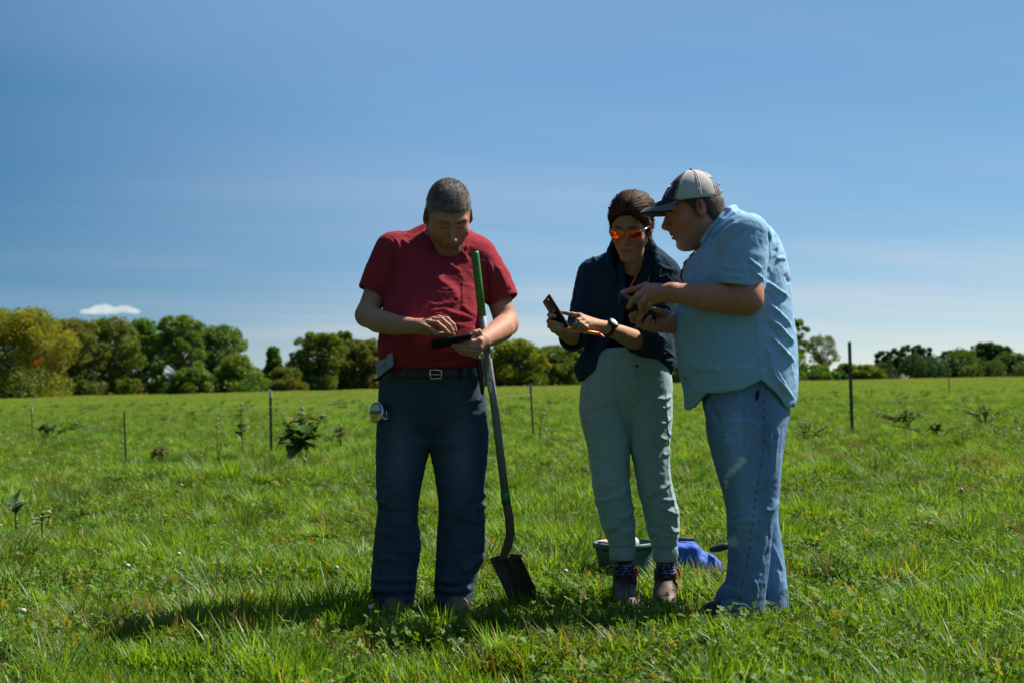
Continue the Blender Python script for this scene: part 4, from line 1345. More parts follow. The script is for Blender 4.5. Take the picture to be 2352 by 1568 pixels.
def shoe(heel, toe, w, h, col, sole, seed=0, res=.004, ankle=None, ankle_r=.05):
    heel, toe = np.array(heel, float), np.array(toe, float)
    d = toe - heel; L = np.linalg.norm(d[:2])
    lo = np.minimum(heel, toe) - .09; hi = np.maximum(heel, toe) + np.array([.09, .09, .12])
    if ankle is not None: hi = np.maximum(hi, np.array(ankle) + .09); lo = np.minimum(lo, np.array(ankle) - .09)
    lo[2] = -.03
    Fd = Field(lo, hi, res)
    up = np.array([0, 0, 1.0])
    Fd.add(rc(heel + up * .045, heel + d * .35 + up * .045, w * .46, w * .48))
    Fd.add(rc(heel + d * .35 + up * .05, heel + d * .80 + up * .034, w * .48, w * .46), .03)
    Fd.add(rc(heel + d * .6 + up * .032, heel + d * .95 + up * .026, w * .47, w * .36), .03)
    Fd.add(rc(heel + d * .12 + up * .06, heel + d * .42 + up * h * .8, w * .42, w * .38), .03)
    if ankle is not None: Fd.add(tube([heel + d * .14 + up * .06, np.array(ankle)], [w * .46, ankle_r], True), .02)
    Fd.op((lambda X, Y, Z: np.broadcast_to(-(Z - .004), np.broadcast_shapes(X.shape, Y.shape, Z.shape)) * -1 * -1, lo, np.array([hi[0], hi[1], .05])), 0, 'sub') if False else None
    V, Q = Fd.mesh(2)
    V[:, 2] = np.maximum(V[:, 2], .002)
    C = np.tile(np.array(col, float), (len(V), 1))
    C *= (1 + .35 * fbm(V, 22, seed))[:, None]
    C[V[:, 2] < .022] = sole
    return V, Q, C

# ------------------------------------------------------------------ the man in the red T-shirt


def man_in_red():
    Y0 = 5.9
    base = W(990, 1403, Y0); base[2] = 0
    skin = (.39, .19, .122)
    hc, hR, hs = W(1030, 498, 5.80), Rz(.22) @ Rx(math.radians(39)) @ Ry(-.02), 1.12
    torso = [(512, 995, 1052, 5.945, .06), (530, 978, 1066, 5.94, .075), (545, 938, 1094, 5.935, .092), (562, 906, 1112, 5.93, .108), (600, 890, 1118, 5.925, .130), (650, 886, 1114, 5.91, .150),
             (700, 881, 1107, 5.885, .172), (750, 874, 1102, 5.865, .188), (800, 869.5, 1100, 5.865, .185), (835, 872, 1099, 5.875, .172), (870, 875, 1098, 5.885, .16)]
    HL = [(-.08, .03), (-.03, -.012), (.0, -.018), (.02, -.034), (.045, -.050), (.062, -.066), (.074, -.12), (.2, -.3)]
    # --- body: head, neck and arms at full detail
    lo = np.minimum(W(800, 860, 5.95), W(800, 400, 5.4)) - .02; hi = np.maximum(W(1205, 400, 6.0), W(1205, 400, 5.4)) + .02
    lo[1], hi[1] = 5.42, 6.10
    Ph = lambda *v: hc + hs * (hR @ np.array(v, float))
    Fd = Field(lo, hi, .0031)
    shape_head(Fd, hc, hR, hs, jaw=1.24, cheek=1.12)
    Fd.add(rc(W(1014, 572, 5.95), Ph(0, .035, -.045), .074, .066), .03)
    aL = limb([(902, 590, 5.93), (868, 660, 5.91), (843, 724, 5.875)]); fL = limb([(843, 724, 5.875), (868, 737, 5.80), (910, 747, 5.70), (958, 750, 5.585)])
    aR = limb([(1102, 600, 5.93), (1145, 682, 5.91), (1163, 744, 5.875)]); fR = limb([(1163, 744, 5.875), (1152, 756, 5.80), (1130, 770, 5.71), (1107, 783, 5.615)])
    Fd.add(tube(aL, [.058, .050, .046]), .02); Fd.add(tube(fL, [.046, .049, .041, .030]), .02)
    Fd.add(tube(aR, [.058, .051, .047]), .02); Fd.add(tube(fR, [.047, .050, .042, .0315]), .02)
    # his right hand (picture left), palm down above the phone
    wr = fL[-1]
    kn = [W(*Z_RH(x, y), Y) for x, y, Y in ((330, 440, 5.515), (420, 360, 5.525), (510, 305, 5.545), (600, 270, 5.57))]
    for q in kn: Fd.add(rc(wr, q, .023, .0125), .012)
    Fd.add(rc(wr, W(*Z_RH(400, 540), 5.56), .024, .017), .012)
    fingers(Fd, [([(330, 440, 5.515), (430, 480, 5.505), (510, 540, 5.505), (568, 585, 5.51)], .0100, .0082),
                 ([(420, 360, 5.525), (575, 378, 5.51), (700, 480, 5.51), (778, 558, 5.515)], .0108, .0088),
                 ([(510, 305, 5.545), (665, 312, 5.53), (800, 425, 5.53), (868, 528, 5.535)], .0108, .0088),
                 ([(600, 270, 5.57), (770, 300, 5.555), (885, 410, 5.555), (925, 525, 5.56)], .0105, .0085),
                 ([(430, 540, 5.565), (560, 580, 5.575), (720, 590, 5.58), (885, 598, 5.575)], .0125, .0092)], Z_RH)
    # his left hand (picture right), thumb on top of the phone
    wl_ = fR[-1]
    for x, y, Y in ((1400, 720, 5.575), (1390, 830, 5.57), (1360, 915, 5.575), (1310, 985, 5.585)):
        Fd.add(rc(wl_, W(*Z_RH(x, y), Y), .026, .014), .012)
    Fd.add(rc(W(*Z_RH(1400, 720), 5.575), W(*Z_RH(1310, 985), 5.585), .014, .014), .01)
    fingers(Fd, [([(1430, 660, 5.60), (1390, 545, 5.585), (1310, 560, 5.575), (1245, 610, 5.568)], .0125, .0088),
                 ([(1400, 720, 5.575), (1250, 738, 5.56), (1120, 757, 5.56), (1020, 770, 5.565)], .0112, .0088),
                 ([(1390, 830, 5.57), (1200, 815, 5.555), (1020, 805, 5.555), (880, 805, 5.56)], .0112, .0088),
                 ([(1360, 915, 5.575), (1200, 900, 5.56), (1060, 890, 5.56), (950, 880, 5.565)], .0108, .0085),
                 ([(1310, 985, 5.585), (1200, 975, 5.57), (1100, 960, 5.57), (1020, 945, 5.575)], .0098, .0078)], Z_RH)
    V, Q = Fd.mesh(1)
    q = head_local(V, hc, hR, hs)
    C = face_colour(q, skin, (.27, .10, .075), (.07, .05, .035), (.07, .06, .052), .62)
    hg = hair_g(q[:, 0], q[:, 1], q[:, 2], HL, arch=-5)
    hm = (sstep(-.012, .006, hg + .006 * vnoise(V, 240, 8)) * .85)[:, None]
    C = C * (1 - hm) + np.array([.09, .075, .062]) * hm
    head = (np.linalg.norm((q - np.array([0, 0, -.02])) / np.array([.1, .135, .135]), axis=1) < 1)
    C[~head] = np.array(skin) * (1 + .10 * fbm(V[~head], 18, 2))[:, None]
    px, py = project(V)
    for fx, fy in ((570, 578), (775, 553), (868, 515), (918, 508), (1232, 600)):
        a, b = Z_RH(fx, fy); m = np.exp(-((px - a) ** 2 + (py - b) ** 2) / 8)[:, None] * .5
        C = C * (1 - m) + np.array([.48, .30, .22]) * m
    legs = [(limb([(930, 880, 5.9), (915, 1120, 5.88), (910, 1370, 5.9)]), [.075, .055, .04]), (limb([(1045, 880, 5.9), (1060, 1120, 5.88), (1045, 1370, 5.9)]), [.075, .055, .04])]
    ub = under_body(rows_shrink(torso, .02), legs, skin)
    p = finish('person', [(V, Q, C), ub], m_skin, None, origin=base, label='man in a red T-shirt and dark jeans looking down at a phone', cat='person')

    # --- cropped greying hair
    Fh = Field(hc - .16, hc + .18, .003)
    P = lambda *v: hc + hs * (hR @ np.array(v, float))
    Fh.add(hair_prim(hc, hR, hs, .0036, HL, arch=-5))
    Vh, Qh = Fh.mesh(1)
    Nh = normals(Vh, Qh); qh = head_local(Vh, hc, hR, hs)
    gy = lambda q_, V_: np.clip(.12 + .85 * sstep(.045, .082, np.abs(q_[:, 0])) * sstep(.10, .0, q_[:, 2]) + .35 * fbm(V_, 45, 6), 0, 1)[:, None]
    g = gy(qh, Vh)
    Ch = np.array([.095, .073, .058]) * (1 - g) + np.array([.40, .37, .34]) * g
    kb = hair_g(qh[:, 0], qh[:, 1], qh[:, 2], HL, arch=-5) > .001
    ok = np.nonzero(kb)[0]
    Vb, Qb, Cb = hair_blades(Vh[ok], Nh[ok], qh[ok], hR, 9000, .0065, .0013, lambda q_: np.stack([q_[:, 0] * 4, np.full(len(q_), -.45), np.where(q_[:, 2] > .09, 0, -.7)], 1), 2, Ch[ok], 3, lift=.9, wob=.5, cvar=.55)
    finish('hair', [(Vh, Qh, Ch), (Vb, Qb, Cb)], m_hair_short, p)

    # --- T-shirt
    lo = W(815, 852, 5.9); hi = W(1195, 500, 5.9); lo[1], hi[1] = 5.64, 6.12; lo[2] = W(900, 852, 5.7)[2]
    Fs = Field(lo - .02, hi + .02, .0045)
    hem = lambda X, Y: np.float32(W(990, 846, 5.75)[2]) + .02 * np.abs(X + .33) ** 1.0
    Fs.add(vloft(torso, 2.25, cutlow=hem))
    for sx, pts, rr, cut in ((-1, [(905, 577, 5.93), (880, 622, 5.92), (855, 672, 5.905)], [.082, .073, .061], None), (1, [(1097, 592, 5.93), (1132, 643, 5.92), (1158, 692, 5.905)], [.082, .075, .064], None)):
        Pw = limb(pts)
        Fs.add(tube(Pw, rr, True), .035)
    Fs.add(rc(W(930, 572, 5.935), W(1000, 533, 5.94), .062, .05), .03); Fs.add(rc(W(1090, 580, 5.935), W(1050, 540, 5.94), .062, .05), .03)
    for pts, rr in (([(872, 638, 5.918), (851, 680, 5.90)], [.052, .055]), ([(1140, 657, 5.917), (1162, 700, 5.90)], [.055, .058])):
        Fs.op(tube(limb(pts), rr), .002, 'sub')
    # neck opening
    nk = Ph(0, .035, -.045)
    Fs.op(rc(W(1013, 566, 5.945), nk, .077, .082), .006, 'sub')
    Fs.op(rc(W(1022, 572, 5.85), W(1028, 540, 5.79), .05, .06), .01, 'sub')
    # ribbed collar
    ring = []
    for i in range(17):
        a = 2 * math.pi * i / 16
        ring.append(W(1018, 545, 5.945) + np.array([.094 * math.cos(a), .088 * math.sin(a) - .01, .030 * math.sin(a) + .012 * math.cos(2 * a) - .004]))
    Fs.add(tube(ring, [.0085] * 17), .006)
    V, Q = Fs.mesh(1)
    Z = lambda *pts: [Z_R1(x, y) for x, y in pts]
    F_ = [(Z((370, 510), (400, 560), (412, 605)), 3.2, .006), (Z((345, 520), (370, 580), (385, 640)), 3.2, .006), (Z((425, 520), (455, 545), (480, 560)), 3, .005),
          (Z((620, 985), (690, 1000), (760, 985), (830, 985)), 6, .003), (Z((620, 1040), (720, 1030), (830, 1065), (945, 1090)), 6, .005), (Z((600, 1075), (700, 1060), (770, 1090)), 3, .004),
          (Z((850, 1000), (900, 1035), (945, 1062)), 4, .003), (Z((730, 680), (790, 715), (835, 745), (870, 830)), 8, .004), (Z((665, 760), (700, 830), (780, 890), (835, 985)), 18, .012),
          (Z((600, 840), (690, 850), (770, 880)), 6, -.004), (Z((860, 545), (850, 600), (880, 650)), 3.5, .006), (Z((900, 560), (880, 620), (900, 680)), 3, .005),
          (Z((1060, 680), (1085, 780), (1105, 870)), 4, .007), (Z((1100, 700), (1150, 790), (1185, 880)), 4, .006), (Z((1035, 680), (1040, 800), (1055, 960)), 5, -.008), (Z((1130, 720), (1175, 800), (1215, 890)), 3, .004),
          (Z((330, 900), (350, 760), (340, 640)), 6, -.010), (Z((370, 930), (390, 800), (380, 690)), 5, .005), (Z((300, 1240), (420, 1270), (560, 1260)), 6, .005), (Z((280, 1310), (430, 1340), (600, 1330)), 6, .005),
          (Z((700, 1350), (820, 1310), (950, 1290)), 6, .005), (Z((720, 1110), (850, 1100), (930, 1120)), 6, -.004), (Z((180, 720), (230, 800), (250, 870)), 6, .004), (Z((260, 1340), (300, 1370), (380, 1385)), 4, .004), (Z((560, 640), (600, 700), (590, 780)), 7, .004)]
    V = folds(V, Q, F_)
    px, py = project(V)
    pk = Z((852, 832), (972, 866), (955, 1085), (905, 1062), (850, 1012))
    m = inside_poly(px, py, pk) & (V[:, 1] < 5.86)
    N = normals(V, Q)
    V = V + N * (m * .0035)[:, None]
    V = wrinkle(V, Q, .0022, 14, 5, (1, 1, 1.8))
    V = wrinkle(V, Q, .0012, 40, 6, (1, 1, 1.6))
    C = np.tile(np.array([.25, .025, .036]), (len(V), 1)) * (1 + .10 * fbm(V, 9, 3) + .05 * vnoise(V, 55, 4))[:, None]
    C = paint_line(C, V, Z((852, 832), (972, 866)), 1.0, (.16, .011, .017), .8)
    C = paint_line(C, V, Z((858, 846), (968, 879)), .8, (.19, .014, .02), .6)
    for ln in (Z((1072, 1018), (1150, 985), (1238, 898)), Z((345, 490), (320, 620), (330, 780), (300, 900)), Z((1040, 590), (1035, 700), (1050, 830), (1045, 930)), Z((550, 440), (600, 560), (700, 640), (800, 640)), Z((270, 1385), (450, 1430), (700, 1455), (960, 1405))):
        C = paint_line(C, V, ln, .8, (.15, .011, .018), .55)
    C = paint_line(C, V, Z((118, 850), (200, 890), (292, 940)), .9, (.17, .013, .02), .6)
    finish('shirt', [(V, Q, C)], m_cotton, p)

    # --- jeans
    Lg = [(850, 873, 985, 5.9, .13), (900, 872, 988, 5.9, .125), (960, 867, 991, 5.895, .115), (1032, 865, 986, 5.89, .105), (1069, 864.5, 977, 5.885, .098), (1130, 866, 965, 5.88, .09), (1165, 869, 960, 5.88, .088), (1192, 866, 958.5, 5.885, .088),
          (1225, 862, 963, 5.89, .088), (1258, 858.5, 966, 5.89, .09), (1315, 855, 956.5, 5.89, .093), (1352, 854.5, 952, 5.885, .097), (1385, 863, 948, 5.88, .098), (1400, 866, 946, 5.88, .098)]
    Rg = [(850, 985, 1098, 5.9, .13), (900, 984, 1109, 5.9, .125), (960, 982, 1120, 5.895, .115), (1003, 983, 1122, 5.89, .11), (1032, 988, 1120.5, 5.89, .105), (1077, 997, 1117, 5.885, .098), (1115, 1003, 1112, 5.88, .092), (1159, 1009, 1111, 5.88, .09), (1192, 1007, 1114, 5.885, .088),
          (1221, 1004.5, 1113.5, 5.89, .088), (1282, 1002.5, 1110, 5.89, .09), (1319, 1001, 1094, 5.89, .092), (1350, 1000, 1086, 5.885, .096), (1385, 1001, 1082, 5.88, .097)]
    lo = W(850, 1410, 5.9); hi = W(1130, 840, 5.9); lo[1], hi[1] = 5.72, 6.06; lo[2] = -.01
    Fj = Field(lo - .02, hi + .02, .0052)
    Fj.add(vloft(Lg, 2.1)); Fj.add(vloft(Rg, 2.1), .012)
    Fj.add(vloft([(846, 874, 1098, 5.885, .158), (880, 873, 1104, 5.89, .155), (930, 872, 1114, 5.895, .145), (985, 890, 1100, 5.90, .11), (1020, 930, 1040, 5.90, .07)], 2.3), .015)
    for r_ in (Lg, Rg):
        rr = rows_shrink([x for x in r_ if x[0] > 1330], .012)
        y, xl, xr, Y, ry = rr[-1]; rr.append((y + 25, xl, xr, Y, ry))
        Fj.op(vloft(rr, 2.1, cap=0), .002, 'sub')
    V, Q = Fj.mesh(1)
    Z = lambda *pts: [Z_R2(x, y) for x, y in pts]
    F_ = [(Z((140, 845), (165, 880), (215, 905)), 4, .010), (Z((150, 900), (200, 940), (300, 930)), 7, -.007), (Z((345, 880), (352, 930), (350, 970)), 4, .009), (Z((360, 985), (300, 1010), (220, 1000)), 7, .007), (Z((130, 1060), (200, 1040), (300, 1090)), 8, .006),
          (Z((385, 1130), (330, 1160), (250, 1170)), 7, .007), (Z((118, 1200), (200, 1190), (280, 1215)), 7, .006),
          (Z((112, 1300), (170, 1318), (250, 1305), (350, 1312)), 4.5, .010), (Z((112, 1335), (200, 1345), (352, 1338)), 4, -.009), (Z((113, 1365), (190, 1378), (270, 1362), (345, 1372)), 4.5, .010), (Z((120, 1400), (230, 1408), (340, 1395)), 4, -.008), (Z((130, 1425), (240, 1438), (335, 1420)), 4, .007),
          (Z((470, 1305), (560, 1330), (680, 1290)), 5, .010), (Z((470, 1340), (580, 1352), (672, 1330)), 4, -.009), (Z((472, 1368), (580, 1382), (670, 1360)), 4.5, .010), (Z((480, 1395), (580, 1402), (668, 1385)), 3.5, -.007),
          (Z((742, 830), (720, 880), (690, 915)), 4.5, .012), (Z((742, 905), (715, 925), (690, 922)), 4.5, .012), (Z((742, 870), (700, 895), (640, 905)), 5, -.008), (Z((745, 985), (690, 990), (600, 960)), 8, .007), (Z((735, 1195), (690, 1220), (620, 1278)), 10, .016), (Z((740, 1165), (690, 1180), (640, 1215)), 5, -.012),
          (Z((480, 900), (560, 930), (650, 900)), 9, .006), (Z((487, 330), (492, 430), (475, 500)), 5, .006), (Z((440, 590), (400, 560), (340, 560)), 8, .007), (Z((445, 560), (520, 540), (600, 560)), 8, .006), (Z((735, 270), (715, 310), (690, 320)), 4, .008), (Z((240, 420), (320, 450), (420, 440)), 10, .005)]
    V = folds(V, Q, F_)
    low = sstep(.28, .1, V[:, 2])
    V = wrinkle(V, Q, .0042, 12, 15, (.6, .6, 1.6), .45 + .55 * low)
    V = wrinkle(V, Q, .0016, 34, 16, (.7, .7, 1.3))
    px, py = project(V)
    C = np.tile(np.array([.036, .060, .085]), (len(V), 1))
    fade = np.exp(-((px - 915) ** 2 / 900 + (py - 1040) ** 2 / 9000)) + np.exp(-((px - 1060) ** 2 / 900 + (py - 1040) ** 2 / 9000))
    C = C * (1 + .8 * fade + .22 * fbm(V, 10, 31))[:, None]
    th = (.16, .15, .12)
    C = paint_line(C, V, Z((180, 640), (182, 760), (178, 860), (175, 960), (170, 1100), (172, 1270)), .9, th, .35, 220)
    C = paint_line(C, V, Z((250, 200), (215, 260), (180, 320)), .9, th, .5, 90)
    C = paint_line(C, V, Z((500, 200), (503, 300), (487, 380), (470, 450)), .9, th, .45, 110)
    C = paint_line(C, V, Z((478, 600), (500, 800), (490, 1000), (482, 1250)), .9, (.015, .03, .06), .6)
    C = paint_line(C, V, Z((140, 655), (180, 660)), .8, th, .4)
    C = paint_line(C, V, Z((635, 190), (660, 250), (725, 290)), .9, th, .35, 70)
    finish('jeans', [(V, Q, C)], m_denim, p)
    # belt loops, belt and buckle
    Bl = [(846, 871.5, 1099.5, 5.885, .166), (851, 871, 1100, 5.885, .167), (864, 871, 1102, 5.885, .166), (868, 871.5, 1102, 5.885, .165)]
    lo = W(860, 872, 5.9); hi = W(1110, 842, 5.9); lo[1], hi[1] = 5.69, 6.07
    Fb = Field(lo - .02, hi + .02, .004)
    Fb.add(vloft(Bl, 2.3, cap=.004))
    Fb.op(vloft([(830, 880, 1090, 5.885, .15), (885, 880, 1090, 5.885, .15)], 2.3, cap=0), 0, 'sub')
    V, Q = Fb.mesh(1)
    b = place('belt', make_mesh('belt', V, Q, m_belt), p)
    bk = MB()
    f = lambda x, y, Y=5.708: W(*Z_R2(x, y), Y)
    ring = [(436, 140), (500, 146), (500, 190), (440, 192), (436, 140)]
    for a_, b_ in zip(ring[:-1], ring[1:]): bk.tube([f(*a_), f(*b_)], .0034, 6)
    bk.tube([f(440, 168), f(490, 170, 5.70)], .0028, 6)
    place('buckle', bk.me('buckle', m_steel), b)
    for x, y0, y1 in ((298, 118, 186), (630, 128, 190)):
        l = MB(); t_ = f(x, y0, 5.73 if x < 400 else 5.735); u_ = f(x + 4, y1, 5.722 if x < 400 else 5.727)
        l.box((t_ + u_) / 2, (.008, .004, np.linalg.norm(t_ - u_) / 2), col=(.035, .058, .082))
        place('belt_loop', l.me('belt_loop', m_denim), p)
    # shoes
    for hx, tx in ((918, 900), (1040, 1052)):
        h_, t_ = W(hx, 1400, 5.95), W(tx, 1412, 5.74)
        h_[2] = t_[2] = 0
        FOOT.append((t_[0], 5.84, .10))
        Vs, Qs, Cs = shoe(h_, t_, .098, .09, (.17, .105, .055), (.03, .025, .02), seed=int(hx))
        finish('shoe', [(Vs, Qs, Cs)], m_leather, p)
    return p


# ------------------------------------------------------------------ the woman in the plaid overshirt
def plaid(V, base=(.012, .020, .066), green=(.009, .040, .042), pale=(.09, .15, .15)):
    """navy and green checks with thin pale lines, following the cloth"""
    u = (V[:, 0] * .97 + V[:, 1] * .25) / .046 + .12 * vnoise(V, 9, 3); v = (V[:, 2] + .12 * V[:, 0]) / .046 + .12 * vnoise(V, 9, 4)
    fu, fv = u - np.floor(u), v - np.floor(v)
    C = np.tile(np.array(base), (len(V), 1))
    a = ((fu > .5).astype(float) + (fv > .5)) * .5
    C = C * (1 - a[:, None]) + np.array(green) * a[:, None]
    ln = np.maximum(np.exp(-((fu - .25) / .045) ** 2), np.exp(-((fv - .25) / .045) ** 2))[:, None] * .10
    return C * (1 - ln) + np.array(pale) * ln


def woman():
    Y0 = 6.0
    base = W(1480, 1386, Y0); base[2] = 0
    skin = (.37, .20, .118)
    hc, hR, hs = W(1447, 525, 5.90), Rz(-.30) @ Rx(math.radians(22)) @ Ry(.07), .99
    Ph = lambda *v: hc + hs * (hR @ np.array(v, float))
    torso = [(560, 1432, 1488, 6.02, .05), (580, 1405, 1508, 6.03, .07), (600, 1368, 1535, 6.03, .085), (640, 1352, 1540, 6.03, .105), (690, 1358, 1540, 6.03, .115), (740, 1366, 1535, 6.03, .11), (800, 1362, 1532, 6.02, .11), (850, 1350, 1540, 6.01, .12)]
    lo = np.minimum(W(1235, 840, 5.5), W(1235, 840, 6.1)); hi = np.maximum(W(1570, 430, 6.1), W(1570, 430, 5.5)); lo[1], hi[1] = 5.47, 6.14
    Fd = Field(lo - .01, hi + .02, .003)
    shape_head(Fd, hc, hR, hs, jaw=.92, open_mouth=.005, nose=.94, cheek=1.02)
    Fd.add(rc(W(1452, 625, 5.99), Ph(0, .03, -.05), .056, .050), .02)
    Fd.add(rc(W(1400, 628, 6.0), W(1500, 628, 6.0), .055, .055), .03)
    for a_, b_ in (((1449, 606, 5.945), (1420, 618, 5.95)), ((1452, 606, 5.945), (1485, 618, 5.96))): Fd.add(rc(W(*a_), W(*b_), .008, .010), .012)
    fR = limb([(1335, 760, 5.98), (1316, 772, 5.86), (1296, 762, 5.74), (1278, 752, 5.655)])
    Fd.add(tube(fR, [.042, .038, .031, .024]), .012)
    fL = limb([(1502, 798, 5.93), (1462, 782, 5.80), (1425, 766, 5.70), (1392, 753, 5.64)])
    Fd.add(tube(fL, [.044, .041, .034, .0245]), .015)
    # her right hand (picture left) holding the phone from behind
    wr = fR[-1]
    for x, y, Y in ((430, 680, 5.66), (330, 830, 5.655), (360, 940, 5.65), (430, 1020, 5.645)): Fd.add(rc(wr, W(*Z_WH(x, y), Y), .019, .0105), .009)
    Fd.add(rc(W(*Z_WH(370, 700), 5.655), W(*Z_WH(430, 1010), 5.64), .012, .012), .008)
    fingers(Fd, [([(390, 655, 5.655), (330, 665, 5.618), (390, 680, 5.590), (465, 690, 5.583)], .0100, .0080),
                 ([(330, 800, 5.650), (310, 820, 5.612), (450, 850, 5.585), (650, 918, 5.583)], .0098, .0076),
                 ([(340, 910, 5.645), (330, 930, 5.610), (500, 975, 5.585), (735, 1015, 5.585)], .0098, .0075),
                 ([(390, 985, 5.640), (420, 1020, 5.605), (520, 1040, 5.590), (620, 1055, 5.590)], .0090, .0070)], Z_WH)
    # her left hand (picture right) reaching across with the forefinger on the phone
    wl_ = fL[-1]
    for x, y, Y in ((1060, 690, 5.605), (1140, 770, 5.585), (1215, 850, 5.580), (1290, 930, 5.585)): Fd.add(rc(wl_, W(*Z_WH(x, y), Y), .0225, .0122), .010)
    Fd.add(rc(W(*Z_WH(1060, 690), 5.605), W(*Z_WH(1290, 930), 5.585), .0125, .012), .008)
    fingers(Fd, [([(1060, 680, 5.605), (900, 650, 5.600), (760, 622, 5.600), (620, 600, 5.602)], .0098, .0072),
                 ([(1140, 770, 5.585), (1020, 800, 5.565), (960, 900, 5.572), (930, 985, 5.590)], .0102, .0080),
                 ([(1215, 850, 5.580), (1110, 890, 5.558), (1060, 985, 5.565), (1060, 1050, 5.590)], .0102, .0080),
                 ([(1290, 930, 5.585), (1210, 960, 5.562), (1170, 1040, 5.572), (1190, 1085, 5.592)], .0095, .0075),
                 ([(1400, 1010, 5.630), (1260, 1000, 5.620), (1100, 960, 5.615), (960, 900, 5.610)], .0115, .0085)], Z_WH)
    V, Q = Fd.mesh(1)
    q = head_local(V, hc, hR, hs)
    C = face_colour(q, skin, (.30, .105, .09), (.035, .022, .015))
    hg = hair_g(q[:, 0], q[:, 1], q[:, 2], [(-.08, .03), (-.03, .006), (.0, .000), (.02, -.004), (.042, -.016), (.060, -.032), (.076, -.055), (.086, -.085), (.094, -.14), (.2, -.3)], low=-.07, arch=8)
    hm = (sstep(-.010, .006, hg + .005 * vnoise(V, 240, 8)) * .9)[:, None]
    C = C * (1 - hm) + np.array([.035, .018, .010]) * hm
    head = (np.linalg.norm((q - np.array([0, 0, -.02])) / np.array([.1, .135, .135]), axis=1) < 1)
    C[~head] = np.array(skin) * (1 + .08 * fbm(V[~head], 18, 2))[:, None]
    teeth = np.exp(-((q[:, 0] / .011) ** 4 + ((q[:, 2] + .0655) / .0022) ** 4)) * (q[:, 1] < -.075) * (q[:, 1] > -.096)
    C = C * (1 - teeth[:, None]) + np.array([.5, .48, .44]) * teeth[:, None]
    px, py = project(V)
    for fx, fy in ((455, 680), (640, 905), (725, 1005)):
        a, b = Z_WH(fx, fy); m = np.exp(-((px - a) ** 2 + (py - b) ** 2) / 5)[:, None] * .5
        C = C * (1 - m) + np.array([.52, .34, .27]) * m
    legs = [(limb([(1390, 850, 6.0), (1412, 1110, 5.97), (1432, 1330, 6.0)]), [.07, .05, .026]), (limb([(1500, 850, 6.0), (1512, 1110, 5.97), (1527, 1330, 6.0)]), [.07, .05, .026])]
    ub = under_body(rows_shrink(torso[2:], .022), legs, skin)
    p = finish('person', [(V, Q, C), ub], m_skin, None, origin=base, label='woman in a dark plaid shirt, pale green trousers and orange sunglasses', cat='person')

    # --- hair drawn back into a low tail
    Fh = Field(hc - .19, hc + .22, .003)
    HL = [(-.08, .03), (-.03, .006), (.0, .000), (.02, -.004), (.042, -.016), (.060, -.032), (.076, -.055), (.086, -.085), (.094, -.14), (.2, -.3)]
    Fh.add(hair_prim(hc, hR, hs, .0125, HL, low=-.07, puff=.8, ramp=.045, arch=8))
    Fh.add(ell(Ph(.018, .075, .072), np.array([.066, .062, .056]), hR), .03)
    Fh.add(ell(Ph(.030, .105, .005), np.array([.042, .036, .045]), hR), .02)
    Fh.add(tube([Ph(.030, .125, -.01), Ph(.04, .130, -.06), Ph(.045, .115, -.12)], [.026, .021, .010]), .012)
    Vh, Qh = Fh.mesh(1)
    qh = head_local(Vh, hc, hR, hs)
    u_ = np.stack([np.arctan2(qh[:, 0], qh[:, 2] + .02) * 3.0, qh[:, 1] * 2.0 + 1.5 * np.abs(qh[:, 0]), qh[:, 1] * 0], 1)
    st = vnoise(u_ * np.array([7, 3, 1]), 1.6, 2) * .5 + vnoise(u_ * np.array([20, 4, 1]), 1.3, 3) * .5
    Nh = normals(Vh, Qh)
    Vh = Vh + Nh * (st * .0011 + .0035 * fbm(Vh * np.array([1, 1, 1.6]), 24, 12) * sstep(.0, .03, hair_g(qh[:, 0], qh[:, 1], qh[:, 2], HL, low=-.07, arch=8)))[:, None]
    g = np.clip(.35 + .5 * st + .3 * sstep(.02, .10, qh[:, 2]), 0, 1)[:, None]
    Ch = np.array([.007, .004, .003]) * (1 - g) + np.array([.095, .038, .014]) * g ** 1.5
    ok = np.nonzero(hair_g(qh[:, 0], qh[:, 1], qh[:, 2], HL, low=-.07, arch=8) > -.004)[0]
    comb = lambda q_: np.stack([-q_[:, 0] * 3 + .15, np.full(len(q_), 1.0), -.35 - (q_[:, 1] > .05) * .9], 1)
    Vb, Qb, Cb = hair_blades(Vh[ok], Nh[ok], qh[ok], hR, 4200, .060, .0020, comb, 6, Ch[ok], 5, lift=.0, wob=.12, hug=.0008)
    Vc, Qc, Cc_ = hair_blades(Vh[ok], Nh[ok], qh[ok], hR, 420, .105, .0085, comb, 9, np.tile(np.array([.050, .021, .009]), (len(ok), 1)), 8, lift=.0, wob=.16, hug=.0022, cvar=.85)
    hair = finish('hair', [(Vh, Qh, Ch), (Vb, Qb, Cb), (Vc, Qc, Cc_)], m_hair_long, p)
    sm = MB()
    for pts in (((520, 108), (590, 118), (660, 150), (720, 190)), ((450, 125), (500, 100), (560, 112)), ((890, 610), (960, 640), (1030, 600)), ((900, 640), (980, 690), (1010, 650)), ((870, 890), (930, 880), (985, 830)), ((850, 950), (905, 1000), (900, 1040)), ((700, 160), (745, 230), (735, 270)), ((150, 470), (140, 540), (165, 650)), ((160, 640), (135, 720), (125, 740))):
        P_ = np.array([W(*Z_WF(x, y), 5.90 + .01 * i) for i, (x, y) in enumerate(pts)]); tt_ = np.arange(len(P_))
        sm.tube([np.array([cubic(tt_, P_[:, k], np.array([u]))[0] for k in range(3)]) for u in np.linspace(0, len(P_) - 1, 14)], .00045, 4)
    P_ = np.array([W(*Z_W1(x, y), 5.97) for x, y in ((880, 690), (930, 715), (985, 770), (1030, 782))]); tt_ = np.arange(4)
    sm.tube([np.array([cubic(tt_, P_[:, k], np.array([u]))[0] for k in range(3)]) for u in np.linspace(0, 3, 16)], .0005, 4)
